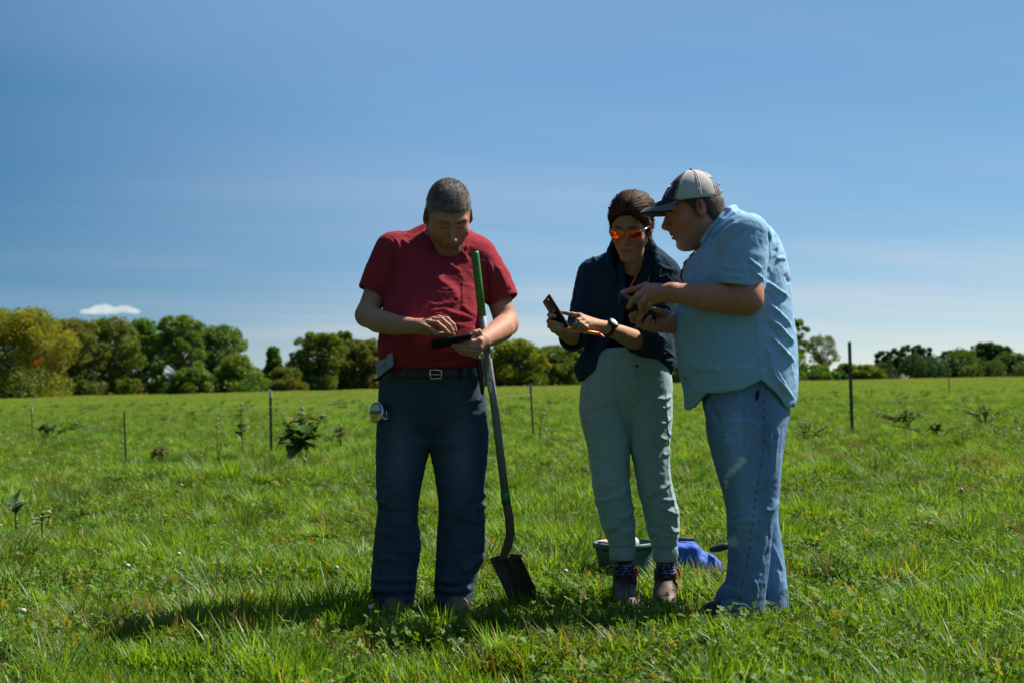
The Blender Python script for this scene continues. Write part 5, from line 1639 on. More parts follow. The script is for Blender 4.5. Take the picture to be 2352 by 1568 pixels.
    place('loose_strands', sm.me('loose_strands', m_strand), hair)

    # --- black T-shirt under the overshirt
    Ft = Field(W(1330, 850, 6.0) * np.array([1, 0, 1]) + np.array([-.05, 5.82, -.05]), W(1560, 570, 6.0) * np.array([1, 0, 1]) + np.array([.05, 6.18, .05]), .005)
    hem = lambda X, Y: np.float32(W(1430, 824, 5.9)[2]) + (W(1360, 804, 5.9)[2] - W(1430, 824, 5.9)[2]) * np.clip((W(1430, 824, 5.9)[0] - X) / .12, 0, 1)
    Ft.add(vloft(rows_shrink(torso, .010), 2.2, cutlow=hem))
    Ft.op(ell(W(1450, 590, 5.93), (.066, .085, .066)), .008, 'sub')
    V, Q = Ft.mesh(1)
    V = wrinkle(V, Q, .0025, 16, 4, (1, 1, 1.6))
    finish('undershirt', [(V, Q, (.010, .009, .012))], m_cotton, p)

    # --- plaid overshirt: open shell
    lo = W(1270, 890, 6.0); hi = W(1575, 540, 6.0); lo[1], hi[1] = 5.70, 6.22
    Fs = Field(lo - .02, hi + .03, .0042)
    over = [(560, 1424, 1496, 6.03, .062), (577, 1398, 1518, 6.04, .085), (597, 1360, 1540, 6.04, .100), (640, 1342, 1550, 6.04, .120), (690, 1345, 1550, 6.035, .128), (740, 1352, 1546, 6.03, .128), (800, 1342, 1548, 6.02, .135), (840, 1322, 1552, 6.02, .142), (870, 1326, 1545, 6.02, .138), (890, 1332, 1538, 6.02, .134)]
    hx = np.array([W(x, 850, 5.9)[0] for x in (1305, 1318, 1336, 1372, 1440, 1490, 1530, 1560)])
    hz = np.array([W(1430, y, 5.9)[2] for y in (842, 856, 874, 842, 835, 848, 884, 834)])
    Fs.add(vloft(over, 2.2, cutlow=lambda X, Y: np.interp(X, hx, hz).astype(np.float32)))
    Fs.op(vloft([(y, xl + 6.5, xr - 6.5, Y, ry - .012) for y, xl, xr, Y, ry in over[:-1]] + [(900, 1338, 1532, 6.02, .124)], 2.2, cap=0), .0, 'sub')
    # front opening, a narrow V at the chest that widens at the waist
    oy = np.array([W(1440, y, 5.9)[2] for y in (900, 836, 812, 790, 760, 720, 660, 610, 560)])
    ol = np.array([W(x, 700, 5.9)[0] for x in (1356, 1366, 1374, 1392, 1418, 1428, 1433, 1428, 1420)]); orr = np.array([W(x, 700, 5.9)[0] for x in (1506, 1496, 1488, 1474, 1462, 1458, 1462, 1474, 1482)])

    def opening(X, Y, Z):
        zf = Z.ravel(); a = np.interp(zf, oy, ol).reshape(Z.shape).astype(np.float32); b = np.interp(zf, oy, orr).reshape(Z.shape).astype(np.float32)
        return np.maximum(np.maximum(a - X, X - b), Y - 6.0)
    Fs.op((opening, W(1340, 900, 5.7), W(1520, 550, 6.0)), 0, 'sub')
    # sleeves rolled to the elbow
    sR = limb([(1362, 630, 6.03), (1345, 690, 6.01), (1331, 750, 5.985)]); cR = limb([(1331, 752, 5.985), (1322, 768, 5.92), (1313, 776, 5.835)])
    sL = limb([(1530, 635, 6.03), (1524, 710, 5.99), (1508, 786, 5.93)]); cL = limb([(1508, 790, 5.93), (1490, 788, 5.86), (1462, 781, 5.785)])
    Fs.add(tube(sR, [.064, .056, .053]), .03); Fs.add(tube(cR, [.054, .054, .050], True), .015)
    Fs.add(tube(sL, [.064, .057, .055]), .03); Fs.add(tube(cL, [.056, .055, .050], True), .015)
    Fs.add(tube(cR[1:], [.056, .0535], True), .003); Fs.add(tube(cL[1:], [.058, .0535], True), .003)
    e = cR[-1] + (cR[-1] - cR[-2]) * .3; Fs.op(rc(cR[-2], e, .044, .045), .002, 'sub')
    e = cL[-1] + (cL[-1] - cL[-2]) * .3; Fs.op(rc(cL[-2], e, .045, .045), .002, 'sub')
    Fs.op(rc(W(1452, 612, 5.99), Ph(0, .03, -.05), .058, .064), .004, 'sub')
    # standing collar with turned down points
    for pts in ([(1490, 548, 6.0), (1502, 570, 5.95), (1512, 602, 5.91), (1510, 628, 5.90)], [(1412, 552, 5.99), (1402, 575, 5.94), (1400, 605, 5.91), (1412, 640, 5.905)]):
        Pw = limb(pts)
        for i in range(3): Fs.add(rc(Pw[i], Pw[i + 1], .013 - .001 * i, .012 - .001 * i), .006)
    Fs.add(tube(limb([(1412, 552, 5.99), (1430, 545, 6.08), (1468, 543, 6.09), (1490, 548, 6.0)]), [.013, .016, .016, .013]), .006)
    for pts in ([(1424, 610, 5.915), (1436, 680, 5.905), (1424, 745, 5.895)], [(1490, 615, 5.92), (1468, 690, 5.905), (1462, 740, 5.895)]):
        Fs.add(tube(limb(pts), [.012, .010, .008]), .006)
    V, Q = Fs.mesh(1)
    Z = lambda *pts: [Z_W1(x, y) for x, y in pts]
    F_ = [(Z((700, 1230), (735, 1300), (740, 1380)), 3, .007), (Z((780, 1230), (800, 1290), (805, 1360)), 3, .007), (Z((820, 1250), (850, 1310)), 3, .006), (Z((650, 1180), (680, 1230), (700, 1320)), 4, .006), (Z((860, 1180), (900, 1240), (900, 1330)), 4, -.006),
          (Z((410, 700), (440, 740), (470, 745)), 3, .005), (Z((340, 760), (360, 900), (330, 1040)), 5, .006), (Z((420, 800), (400, 950), (360, 1100)), 6, -.006), (Z((890, 760), (940, 790), (1000, 800)), 4, .007), (Z((850, 840), (900, 850), (960, 830)), 4, .006), (Z((870, 700), (885, 790)), 3, .006),
          (Z((250, 1300), (300, 1320), (350, 1310)), 4, .006), (Z((210, 1230), (280, 1270), (360, 1260)), 4, .006), (Z((260, 1480), (330, 1490), (380, 1440)), 6, .008), (Z((840, 1400), (900, 1440), (1000, 1460)), 5, .008), (Z((880, 1340), (950, 1380), (1010, 1440)), 4, .006), (Z((900, 1480), (960, 1510), (1000, 1550)), 4, -.006)]
    V = folds(V, Q, F_)
    V = wrinkle(V, Q, .0035, 15, 24, (1, 1, 1.5))
    V = wrinkle(V, Q, .0015, 38, 25, (1, 1, 1.4))
    finish('overshirt', [(V, Q, plaid(V))], m_cotton, p)

    # --- pale green trousers
    Lg = [(808, 1366, 1440, 6.0, .118), (860, 1345, 1442, 6.0, .115), (900, 1334, 1443, 5.995, .110), (946, 1332, 1446, 5.99, .104), (985, 1340, 1447, 5.985, .098), (1022, 1350, 1446, 5.98, .092), (1066, 1357, 1446, 5.975, .085), (1111, 1362, 1444.5, 5.97, .080), (1150, 1370, 1451, 5.975, .076),
          (1191, 1379, 1456, 5.985, .073), (1225, 1392, 1458, 5.99, .066), (1252, 1401, 1457, 5.995, .056)]
    Rg = [(820, 1436, 1530, 6.0, .118), (860, 1440, 1538, 6.0, .115), (900, 1436, 1542.5, 5.995, .110), (946, 1438, 1543.6, 5.99, .104), (985, 1442, 1541, 5.985, .098), (1022, 1446, 1537, 5.98, .092), (1060, 1455, 1536, 5.975, .085), (1100, 1463, 1540, 5.97, .080), (1128, 1468, 1547, 5.97, .078),
          (1165, 1477, 1556, 5.975, .076), (1199, 1485, 1560, 5.985, .072), (1225, 1490, 1558, 5.99, .066), (1254, 1499, 1553, 5.995, .056)]
    lo = W(1325, 1300, 6.0); hi = W(1565, 800, 6.0); lo[1], hi[1] = 5.83, 6.16
    Fj = Field(lo - .02, hi + .02, .0045)
    Fj.add(vloft(Lg, 2.1)); Fj.add(vloft(Rg, 2.1), .010)
    Fj.add(vloft([(800, 1370, 1525, 6.0, .118), (820, 1360, 1532, 6.0, .122), (860, 1344, 1539, 6.0, .124), (900, 1337, 1541, 5.995, .118), (935, 1360, 1520, 5.995, .09), (965, 1410, 1480, 5.99, .06)], 2.3), .015)
    V, Q = Fj.mesh(1)
    Z = lambda *pts: [Z_L(x, y) for x, y in pts]
    F_ = [(Z((375, 755), (350, 790), (320, 850)), 4, .009), (Z((180, 850), (240, 850), (320, 810)), 5, .008), (Z((400, 880), (370, 930), (330, 945)), 4.5, .010), (Z((250, 1000), (310, 985), (345, 930)), 5, .008), (Z((405, 980), (380, 1020), (340, 1030)), 4, .008), (Z((275, 1050), (310, 1000), (330, 960)), 4, -.006), (Z((230, 960), (260, 1020), (300, 1060)), 4, .006),
          (Z((605, 280), (570, 300), (515, 300)), 4, .009), (Z((600, 330), (570, 350), (540, 345)), 3.5, .007), (Z((600, 400), (575, 430), (540, 435)), 3.5, .007), (Z((600, 480), (570, 520), (535, 505)), 4, .009), (Z((600, 560), (580, 600), (555, 600)), 3.5, .006),
          (Z((600, 750), (570, 780), (470, 830)), 5, .009), (Z((620, 850), (570, 850), (530, 835)), 4, .009), (Z((640, 930), (590, 910), (545, 880)), 4, .010), (Z((645, 1020), (610, 1020), (570, 960)), 4.5, .009), (Z((480, 1000), (540, 1030), (630, 1040)), 5, .008), (Z((500, 1060), (540, 1020)), 4, -.006),
          (Z((578, 220), (575, 300), (582, 420), (590, 540), (582, 680), (600, 800), (628, 900), (640, 1000), (625, 1080)), 1.6, .0045), (Z((380, 500), (355, 520), (350, 560)), 4, .006), (Z((295, 290), (240, 330), (180, 350)), 7, .007), (Z((295, 310), (340, 370), (375, 480)), 4, -.006), (Z((130, 380), (170, 420), (200, 480)), 7, .005), (Z((290, 200), (300, 280), (310, 330)), 4, .004)]
    V = folds(V, Q, F_)
    px, py = project(V)
    V = V + normals(V, Q) * (.0022 * np.sin(px * 1.7) * sstep(832, 815, py))[:, None]
    V = wrinkle(V, Q, .0035, 13, 40, (.8, .8, 1.4), sstep(.95, .5, V[:, 2]) * .9 + .25)
    V = wrinkle(V, Q, .0013, 36, 41)
    C = np.tile(np.array([.28, .39, .395]), (len(V), 1)) * (1 + .05 * fbm(V, 9, 3))[:, None]
    seam = (.15, .20, .185)
    for ln in (Z((165, 160), (125, 158)), Z((415, 112), (418, 160), (560, 165)), Z((418, 160), (425, 260), (430, 330)), Z((578, 220), (582, 420), (590, 540), (582, 680), (600, 800), (628, 900), (640, 1000)), Z((165, 160), (160, 230), (155, 320)), Z((290, 110), (292, 210), (300, 320))):
        C = paint_line(C, V, ln, .9, seam, .6)
    tr = finish('trousers', [(V, Q, C)], m_cotton, p)
    for (xa, xb, y0, y1) in ((1400.5, 1459, 1250, 1285), (1499, 1556, 1253, 1288)):
        Fc = Field(W(xa, y1, 6.0) + np.array([-.02, -.09, -.02]), W(xb, y0, 6.0) + np.array([.02, .09, .02]), .0035)
        Fc.add(vloft([(y0 - 3, xa + 2, xb - 2, 5.995, .050), (y0 + 6, xa, xb, 5.995, .054), ((y0 + y1) / 2, xa - 1, xb + 1, 5.995, .055), (y1 - 5, xa + 1, xb - 1, 5.995, .053), (y1, xa + 2, xb - 2, 5.995, .050)], 2.2, cap=.006))
        Fc.op(vloft([(y1 - 14, xa + 6, xb - 6, 5.995, .043), (y1 + 12, xa + 6, xb - 6, 5.995, .043)], 2.2, cap=0), 0, 'sub')
        V, Q = Fc.mesh(1)
        an = np.arctan2(V[:, 1] - 5.995, V[:, 0] - V[:, 0].mean())
        V = V + normals(V, Q) * (.0016 * np.sin(an * 34 + vnoise(V, 30, 2)))[:, None]
        finish('cuff', [(V, Q, (.28, .39, .395))], m_cotton, tr)
    bt = MB(); c_ = W(*Z_L(418, 118), 5.872)
    V_, F__ = tube_mesh([c_, c_ + np.array([0, -.006, 0])], [.006, .006], 10); bt.put(V_, F__)
    place('button', bt.me('button', m_black_matte), tr)

    # --- socks and boots
    for (xa, xb, y0, y1, hx, tx) in ((1410, 1455, 1258, 1318, 1430, 1446), (1508, 1549, 1262, 1322, 1526, 1534)):
        Fk = Field(W(xa, y1, 6.0) + np.array([-.02, -.08, -.02]), W(xb, y0, 6.0) + np.array([.02, .08, .02]), .0035)
        Fk.add(vloft([(y0, xa, xb, 5.995, .040), ((y0 + y1) / 2, xa - 1, xb + 1, 5.995, .042), (y1, xa - 1, xb + 1, 5.995, .044)], 2.1))
        V, Q = Fk.mesh(1)
        V = V + normals(V, Q) * (.0012 * np.sin(V[:, 2] * 520))[:, None]
        w_ = (vnoise(V, 130, 2) + .5 * np.sin(V[:, 2] * 520))[:, None]
        C = np.array([.018, .028, .075]) * (w_ < .35) + np.array([.22, .26, .36]) * (w_ >= .35)
        finish('sock', [(V, Q, C)], m_cotton, p)
        h_ = W(hx, 1384, 6.05); t_ = W(tx, 1390, 5.80); h_[2] = t_[2] = 0
        FOOT.append((t_[0] - .02, 5.9, .085)); FOOT.append((h_[0], 6.02, .06))
        ank = W((xa + xb) / 2, y1 - 14, 6.0)
        V, Q, C = shoe(h_, t_, .088, .085, (.040, .026, .019), (.015, .013, .012), seed=int(hx), ankle=ank, ankle_r=.050)
        px, py = project(V)
        C = C * (1 + .9 * np.exp(-((V[:, 1] - 5.83) ** 2 / .006)) * (V[:, 2] < .1))[:, None]
        boot = finish('boot', [(V, Q, C)], m_leather, p)
        # elastic side panel and pull tab
        sx = 1
        Fe = Field(ank + np.array([-.0, -.07, -.10]), ank + np.array([.09, .07, .02]), .004)
        Fe.add(ell(ank + np.array([.038, -.005, -.045]), (.016, .026, .048)))
        V, Q = Fe.mesh(1)
        V = V + normals(V, Q) * (.0008 * np.sin(V[:, 1] * 900))[:, None]
        finish('elastic_panel', [(V, Q, (.150, .070, .040))], m_cotton, boot)
        tb = MB()
        tp = ank + np.array([.050, .012, -.012])
        ringp = [tp + np.array([.004 * math.sin(a), 0, .016 * math.cos(a)]) + np.array([.008 * math.sin(a / 2), 0, 0]) for a in np.linspace(0, 6.28, 12)]
        tb.tube(ringp, .0035, 5)
        place('pull_tab', tb.me('pull_tab', m_red), boot)

    # --- sunglasses, watch, lanyard
    L = lambda x, y, z: Ph(x, y, z)
    fr = MB(); lens = []
    for sx in (-1, 1):
        ringp = []
        for i in range(25):
            a = 2 * math.pi * i / 24; ca, sa = math.cos(a), math.sin(a)
            ex = np.sign(ca) * abs(ca) ** .75 * .0315; ez = np.sign(sa) * abs(sa) ** (.55 if sa > 0 else .85) * (.0175 if sa > 0 else .0225)
            x = sx * .0355 + ex; z = .004 + ez + .0025 * (sx * ex > 0) * abs(ex) / .03
            y = -.1045 + .55 * (abs(x) - .01) ** 1 * .35 + .9 * x * x
            ringp.append(L(x, y, z))
        fr.tube(ringp, .0022, 6)
        cpt = np.mean(np.array(ringp[:-1]), 0) + hR @ np.array([0, -.003, 0])
        lens.append((ringp[:-1], cpt))
        hinge = L(sx * .0675, -.087, .016)
        fr.tube([L(sx * .065, -.088, .012), hinge], .0035, 6)
    fr.tube([L(-.008, -.106, .012), L(0, -.107, .0145), L(.008, -.106, .012)], .0028, 6)
    root = place('sunglasses', fr.me('sunglasses', m_coral), p)
    for ringp, cpt in lens:
        Vl = [cpt] + [np.array(r) * .96 + cpt * .04 for r in ringp]; n = len(ringp)
        Fl = [(0, 1 + i, 1 + (i + 1) % n) for i in range(n)]
        place('lens', make_mesh('lens', Vl, Fl, m_lens), root)
    for sx in (-1, 1):
        t_ = MB(); t_.tube([L(sx * .0675, -.087, .016), L(sx * .079, -.04, .014), L(sx * .083, .015, .010), L(sx * .081, .03, -.008)], [.0022, .0018, .0018, .0022], 6)
        place('temple_arm', t_.me('temple_arm', m_steel), root)
    ax = fL[-1] - fL[-2]; ax /= np.linalg.norm(ax)
    wc = fL[-1] - ax * .012
    wt = MB()
    n1_ = np.cross(ax, [0, 0, 1]); n1_ /= np.linalg.norm(n1_); n2_ = np.cross(ax, n1_)
    rows = []
    for k, o_ in enumerate((-.012, -.009, .009, .012)):
        for i in range(24):
            a = i * math.pi / 12; rr = .0278 + (.002 if 0 < k < 3 else 0)
            rows.append(wc + ax * o_ + rr * (n1_ * math.cos(a) + n2_ * math.sin(a)))
    wt.put(rows, [(k * 24 + i, k * 24 + (i + 1) % 24, (k + 1) * 24 + (i + 1) % 24, (k + 1) * 24 + i) for k in range(3) for i in range(24)])
    watch = place('wristwatch', wt.me('wristwatch', m_black_matte), p)
    fd = np.array([.55, -.45, .62]); fd -= ax * (fd @ ax); fd /= np.linalg.norm(fd)
    cs = MB(); cc = wc + fd * .026
    V_, F__ = tube_mesh([cc, cc + fd * .004, cc + fd * .011, cc + fd * .013], [.021, .0235, .0235, .0205], 24); cs.put(V_, F__)
    place('watch_case', cs.me('watch_case', m_black), watch)
    df = MB(); V_, F__ = tube_mesh([cc + fd * .0128, cc + fd * .0142], [.0165, .0165], 24); df.put(V_, F__)
    place('watch_dial', df.me('watch_dial', m_dial), watch)
    ly = MB()
    for off, Lm in ((0, None),):
        pts = limb([(1478, 578, 5.965), (1470, 612, 5.925), (1455, 645, 5.905), (1440, 672, 5.898), (1430, 690, 5.895)])
        ly.tube(pts, .0032, 5)
        ly.tube([q_ + np.array([.0052, .001, 0]) for q_ in pts], .002, 5)
    place('lanyard', ly.me('lanyard', m_orange_cord), p)
    # rings
    for pt, axp in (((990, 860, 5.5545), (1, .2, 0)), ((408, 955, 5.595), (1, .3, 0))):
        c_ = W(*Z_WH(*pt[:2]), pt[2]); rg = MB()
        rg.tube([c_ + .0065 * np.array([math.cos(a) * .3, -.2 + .0 * a, math.sin(a)]) for a in np.linspace(0, 6.28, 12)], .0014, 5)
        place('ring', rg.me('ring', m_steel), p)
    # small white swab roll at the shirt hem
    sw = MB(); a_, b_ = W(*Z_W1(900, 1378), 5.885), W(*Z_W1(945, 1395), 5.885)
    sw.tube([a_, a_ * .85 + b_ * .15, a_ * .15 + b_ * .85, b_], [.004, .0075, .0075, .004], 8)
    place('white_toggle', sw.me('white_toggle', m_white), p)
    return p


m_hair_long = mat_vcol('long_hair', rough=.6, spec=.10, bump=.5, bscale=600, var=.3, vscale=300, stretch=(1, .3, 1), bdist=.002)
m_strand = mat_plain('hair_strand', (.06, .03, .015), .5)
m_red = mat_plain('red_webbing', (.35, .02, .02), .8)
m_coral = mat_plain('coral_frame', (.60, .11, .07), .3)
m_orange_cord = mat_plain('orange_cord', (.45, .14, .04), .7, var=.3, vscale=120)
m_dial = mat_plain('pale_dial', (.85, .88, .90), .3)
m_lens, _n, _l, _b = new_mat('orange_mirror_lens')
_b.inputs['Base Color'].default_value = (.95, .16, .02, 1); _b.inputs['Metallic'].default_value = 1.0; _b.inputs['Roughness'].default_value = .06


# ------------------------------------------------------------------ the man in the light blue shirt and cap
def man_in_blue():
    Y0 = 5.67
    base = W(1720, 1411, Y0); base[2] = 0
    skin = (.42, .175, .112)
    hc, hR, hs = W(1593, 485, 5.64), Rz(-math.pi / 2 + .02) @ Rx(math.radians(14)), 1.10
    Ph = lambda *v: hc + hs * (hR @ np.array(v, float))
    torso = [(484, 1672, 1698, 5.67, .04), (497, 1666, 1722, 5.67, .075), (515, 1656, 1752, 5.67, .12), (540, 1634, 1776, 5.67, .175), (558, 1613, 1786, 5.67, .200), (580, 1590, 1795, 5.67, .218), (620, 1567, 1806, 5.67, .228), (680, 1556, 1815, 5.67, .235), (740, 1549.5, 1820.5, 5.67, .240),
             (800, 1553, 1826, 5.67, .242), (850, 1561, 1828, 5.67, .240), (900, 1572, 1827, 5.67, .235), (935, 1574, 1823, 5.67, .228), (955, 1576, 1818, 5.67, .224)]
    HL = [(-.08, .035), (-.045, -.008), (-.01, -.012), (.02, -.022), (.045, -.038), (.062, -.060), (.074, -.12), (.2, -.3)]
    lo = W(1410, 800, 5.4); hi = W(1765, 430, 5.4); lo[1], hi[1] = 5.33, 5.98; hi[0] += .03; hi[2] += .03; lo[0] -= .02
    Fd = Field(lo, hi, .003)
    shape_head(Fd, hc, hR, hs, jaw=1.16, open_mouth=.003, nose=1.02, cheek=1.08)
    Fd.add(rc(W(1665, 560, 5.67), Ph(0, .030, -.045), .074, .067), .035)
    Fd.add(rc(Ph(0, -.035, -.105), Ph(0, .03, -.09), .035, .05), .03)
    near = limb([(1714, 545, 5.455), (1718, 620, 5.42), (1716, 688, 5.40)]); nf = limb([(1716, 684, 5.40), (1680, 684, 5.415), (1620, 684, 5.43), (1546, 671, 5.44)])
    Fd.add(tube(near, [.070, .062, .056]), .02); Fd.add(tube(nf, [.057, .060, .052, .0345]), .03)
    far = limb([(1655, 570, 5.90), (1640, 680, 5.90), (1632, 760, 5.87)]); ff = limb([(1632, 760, 5.87), (1585, 754, 5.77), (1540, 745, 5.66)])
    Fd.add(tube(far, [.07, .06, .052]), .02); Fd.add(tube(ff, [.052, .047, .035]), .02)
    # near hand, forefinger stretched over the phone
    wr = nf[-1]
    for x, y, Y in ((985, 320, 5.50), (960, 420, 5.475), (1010, 540, 5.465), (1110, 640, 5.475)): Fd.add(rc(wr, W(*Z_BH(x, y), Y), .031, .0150), .013)
    Fd.add(rc(W(*Z_BH(985, 320), 5.50), W(*Z_BH(1110, 640), 5.475), .016, .015), .01)
    fingers(Fd, [([(985, 315, 5.50), (860, 345, 5.505), (720, 385, 5.515), (500, 442, 5.525)], .0128, .0098),
                 ([(950, 430, 5.475), (800, 535, 5.465), (690, 640, 5.485), (625, 760, 5.505)], .0130, .0098),
                 ([(1010, 545, 5.465), (930, 630, 5.455), (885, 750, 5.475), (888, 875, 5.50)], .0128, .0095),
                 ([(1110, 640, 5.475), (1060, 710, 5.465), (1020, 790, 5.485), (995, 865, 5.505)], .0112, .0086)], Z_BH)
    Fd.add(tube(limb([(*Z_BH(1400, 560), 5.50), (*Z_BH(1200, 560), 5.535), (*Z_BH(980, 520), 5.555), (*Z_BH(820, 470), 5.565)]), [.018, .0145, .0125, .0095]), .008)
    # far hand under the phone, fingertips wrapped up in front
    wl_ = ff[-1]
    for x, y, Y in ((860, 1060, 5.60), (960, 1150, 5.59), (1090, 1210, 5.59), (1200, 1220, 5.60)): Fd.add(rc(wl_, W(*Z_BH(x, y), Y), .030, .015), .012)
    Fd.add(rc(W(*Z_BH(860, 1060), 5.60), W(*Z_BH(1200, 1220), 5.60), .016, .016), .01)
    fingers(Fd, [([(870, 1080, 5.60), (730, 1045, 5.570), (690, 960, 5.548), (765, 895, 5.540)], .0130, .0110),
                 ([(970, 1160, 5.59), (850, 1120, 5.560), (845, 1010, 5.540), (915, 930, 5.538)], .0130, .0105),
                 ([(1090, 1215, 5.59), (980, 1195, 5.560), (1020, 1090, 5.540), (1085, 985, 5.540)], .0125, .0102),
                 ([(1210, 1225, 5.60), (1110, 1225, 5.570), (1110, 1160, 5.552), (1150, 1080, 5.552)], .0110, .0090),
                 ([(1400, 900, 5.63), (1230, 850, 5.61), (1120, 830, 5.60), (1040, 800, 5.595)], .0150, .0110)], Z_BH)
    V, Q = Fd.mesh(1)
    q = head_local(V, hc, hR, hs)
    C = face_colour(q, skin, (.26, .085, .07), (.10, .07, .05), (.22, .17, .14), .38)
    hg = hair_g(q[:, 0], q[:, 1], q[:, 2], HL, low=-.07)
    hm = (sstep(-.012, .006, hg + .006 * vnoise(V, 240, 8)) * .8)[:, None]
    C = C * (1 - hm) + np.array([.10, .070, .050]) * hm
    head = (np.linalg.norm((q - np.array([0, 0, -.02])) / np.array([.1, .135, .135]), axis=1) < 1)
    C[~head] = np.array(skin) * (1 + .10 * fbm(V[~head], 18, 2))[:, None]
    gt_ = np.exp(-((q[:, 0] / .034) ** 4 + ((q[:, 2] + .112) / .022) ** 4)) * (q[:, 1] < -.050)
    C = C * (1 - .75 * gt_[:, None]) + np.array([.52, .46, .42]) * .75 * gt_[:, None]
    ck = np.exp(-((q[:, 1] + .035) ** 2 / .0012 + (q[:, 2] + .03) ** 2 / .001))[:, None] * .3
    C = C * (1 - ck) + np.array([.42, .12, .08]) * ck
    px, py = project(V)
    for fx, fy in ((478, 432), (612, 765), (775, 885), (1085, 965)):
        a, b = Z_BH(fx, fy); m = np.exp(-((px - a) ** 2 + (py - b) ** 2) / 8)[:, None] * .45
        C = C * (1 - m) + np.array([.50, .32, .25]) * m
    legs = [(limb([(1690, 930, 5.57), (1722, 1160, 5.55), (1712, 1385, 5.58)]), [.06, .05, .038]), (limb([(1740, 930, 5.78), (1755, 1160, 5.77), (1768, 1385, 5.77)]), [.06, .048, .035])]
    ub = under_body(rows_shrink([x for x in torso if 510 < x[0] < 890], .055), legs, skin)
    p = finish('person', [(V, Q, C), ub], m_skin, None, origin=base, label='man in a light blue shirt, faded jeans and a two tone cap', cat='person')

    Fh = Field(hc - .19, hc + .20, .003)
    Fh.add(hair_prim(hc, hR, hs, .006, HL, low=-.07, under=(.046, -.22)))
    Vh, Qh = Fh.mesh(1)
    Nh = normals(Vh, Qh); qh = head_local(Vh, hc, hR, hs)
    g = np.clip(.4 + .5 * fbm(Vh, 60, 6), 0, 1)[:, None]
    Ch = np.array([.055, .036, .024]) * (1 - g) + np.array([.16, .118, .085]) * g
    ok = np.nonzero(hair_g(qh[:, 0], qh[:, 1], qh[:, 2], HL, low=-.07, under=(.046, -.22)) > .001)[0]
    Vb, Qb, Cb = hair_blades(Vh[ok], Nh[ok], qh[ok], hR, 5000, .008, .0013, lambda q_: np.stack([q_[:, 0] * 2, np.full(len(q_), .35), np.full(len(q_), -.9)], 1), 2, Ch[ok], 3, lift=.55, wob=.3)
    finish('hair', [(Vh, Qh, Ch), (Vb, Qb, Cb)], m_hair_short, p)

    # --- cap: dark front panels and brim, pale mesh behind
    cap_c = np.array([0, .004, .036]); cr = np.array([.0905, .116, .112]); tilt = Rx(-.138)

    def cap_pt(az, t, off=0.0):
        """az from the front (0) round; t 0 rim .. 1 button"""
        th = t * math.pi / 2
        v = np.array([math.sin(az) * math.cos(th), -math.cos(az) * math.cos(th), math.sin(th)])
        r_ = cr + off
        f_ = max(0, math.cos(az))
        p = v * r_ * np.array([1, 1 if math.cos(az) > 0 else .915, 1])
        p[1] += .026 * f_ * math.sin(th) * math.cos(th) ** .8          # front panels slope back to the button
        p[1] += .010 * math.sin(th)
        return Ph(*(cap_c + tilt @ p))

    def cap_panel(a0, a1, n, t0=0.0, off=0.0, inner=-.003, holes=None):
        m = 16; Vv, Ff = [], []
        for side, o_ in ((0, off), (1, off + inner)):
            for i in range(n + 1):
                for j in range(m + 1):
                    Vv.append(cap_pt(a0 + (a1 - a0) * i / n, t0 + (1 - t0) * j / m, o_))
        k = (n + 1) * (m + 1)
        for i in range(n):
            for j in range(m):
                q_ = (i * (m + 1) + j, (i + 1) * (m + 1) + j, (i + 1) * (m + 1) + j + 1, i * (m + 1) + j + 1)
                Ff.append(q_); Ff.append(tuple(x + k for x in q_[::-1]))
        for j in range(m):
            for i in (0, n):
                q_ = (i * (m + 1) + j, i * (m + 1) + j + 1, i * (m + 1) + j + 1 + k, i * (m + 1) + j + k); Ff.append(q_ if i == 0 else q_[::-1])
        for i in range(n):
            q_ = (i * (m + 1), (i + 1) * (m + 1), (i + 1) * (m + 1) + k, i * (m + 1) + k); Ff.append(q_[::-1])
        return Vv, Ff
    fa = .92
    Vv, Ff = cap_panel(-fa, fa, 26)
    cap = place('cap', make_mesh('cap', Vv, Ff, m_cap_dark), p)
    for sgn in (1, -1):
        Vv, Ff = cap_panel(sgn * (fa + .008), sgn * 1.72, 12, 0, -.0008); place('mesh_panel', make_mesh('mesh_panel', Vv, Ff, m_cap_mesh), cap)
        Vv, Ff = cap_panel(sgn * 1.728, sgn * 2.45, 11, 0, -.0008); place('mesh_panel', make_mesh('mesh_panel', Vv, Ff, m_cap_mesh), cap)
    Vv, Ff = cap_panel(2.458, 2 * math.pi - 2.458, 14, .46, -.0008); place('mesh_panel', make_mesh('mesh_panel', Vv, Ff, m_cap_mesh), cap)
    st = MB()
    for a in (fa - .03, fa + .05, 1.69, 1.76, 2.42, -fa + .03, -fa - .05, -1.69, -1.76, -2.42):
        st.tube([cap_pt(a, t, .0006) for t in np.linspace(.01, .97, 18)], .0011, 4)
    for a0, a1 in ((-fa, fa),): st.tube([cap_pt(a, .05, .0006) for a in np.linspace(a0, a1, 24)], .0008, 4)
    place('stitching', st.me('stitching', m_thread), cap)
    btn = MB(); V_, F__ = tube_mesh([cap_pt(0, .999, -.002), cap_pt(0, .999, .003), cap_pt(0, .999, .006)], [.010, .009, .004], 10); btn.put(V_, F__)
    place('cap_button', btn.me('cap_button', m_cap_dark), cap)
    sp = MB()
    for t in (.10, .26): sp.tube([cap_pt(a, t, .001 + .007 * max(0, -math.cos(a))) for a in np.linspace(2.47, 2 * math.pi - 2.47, 14)], .0020, 6)
    place('strap', sp.me('strap', m_cap_mesh), cap)
    # brim
    nb_, mb_ = 48, 90; Vv, Cc, Ff = [], [], []
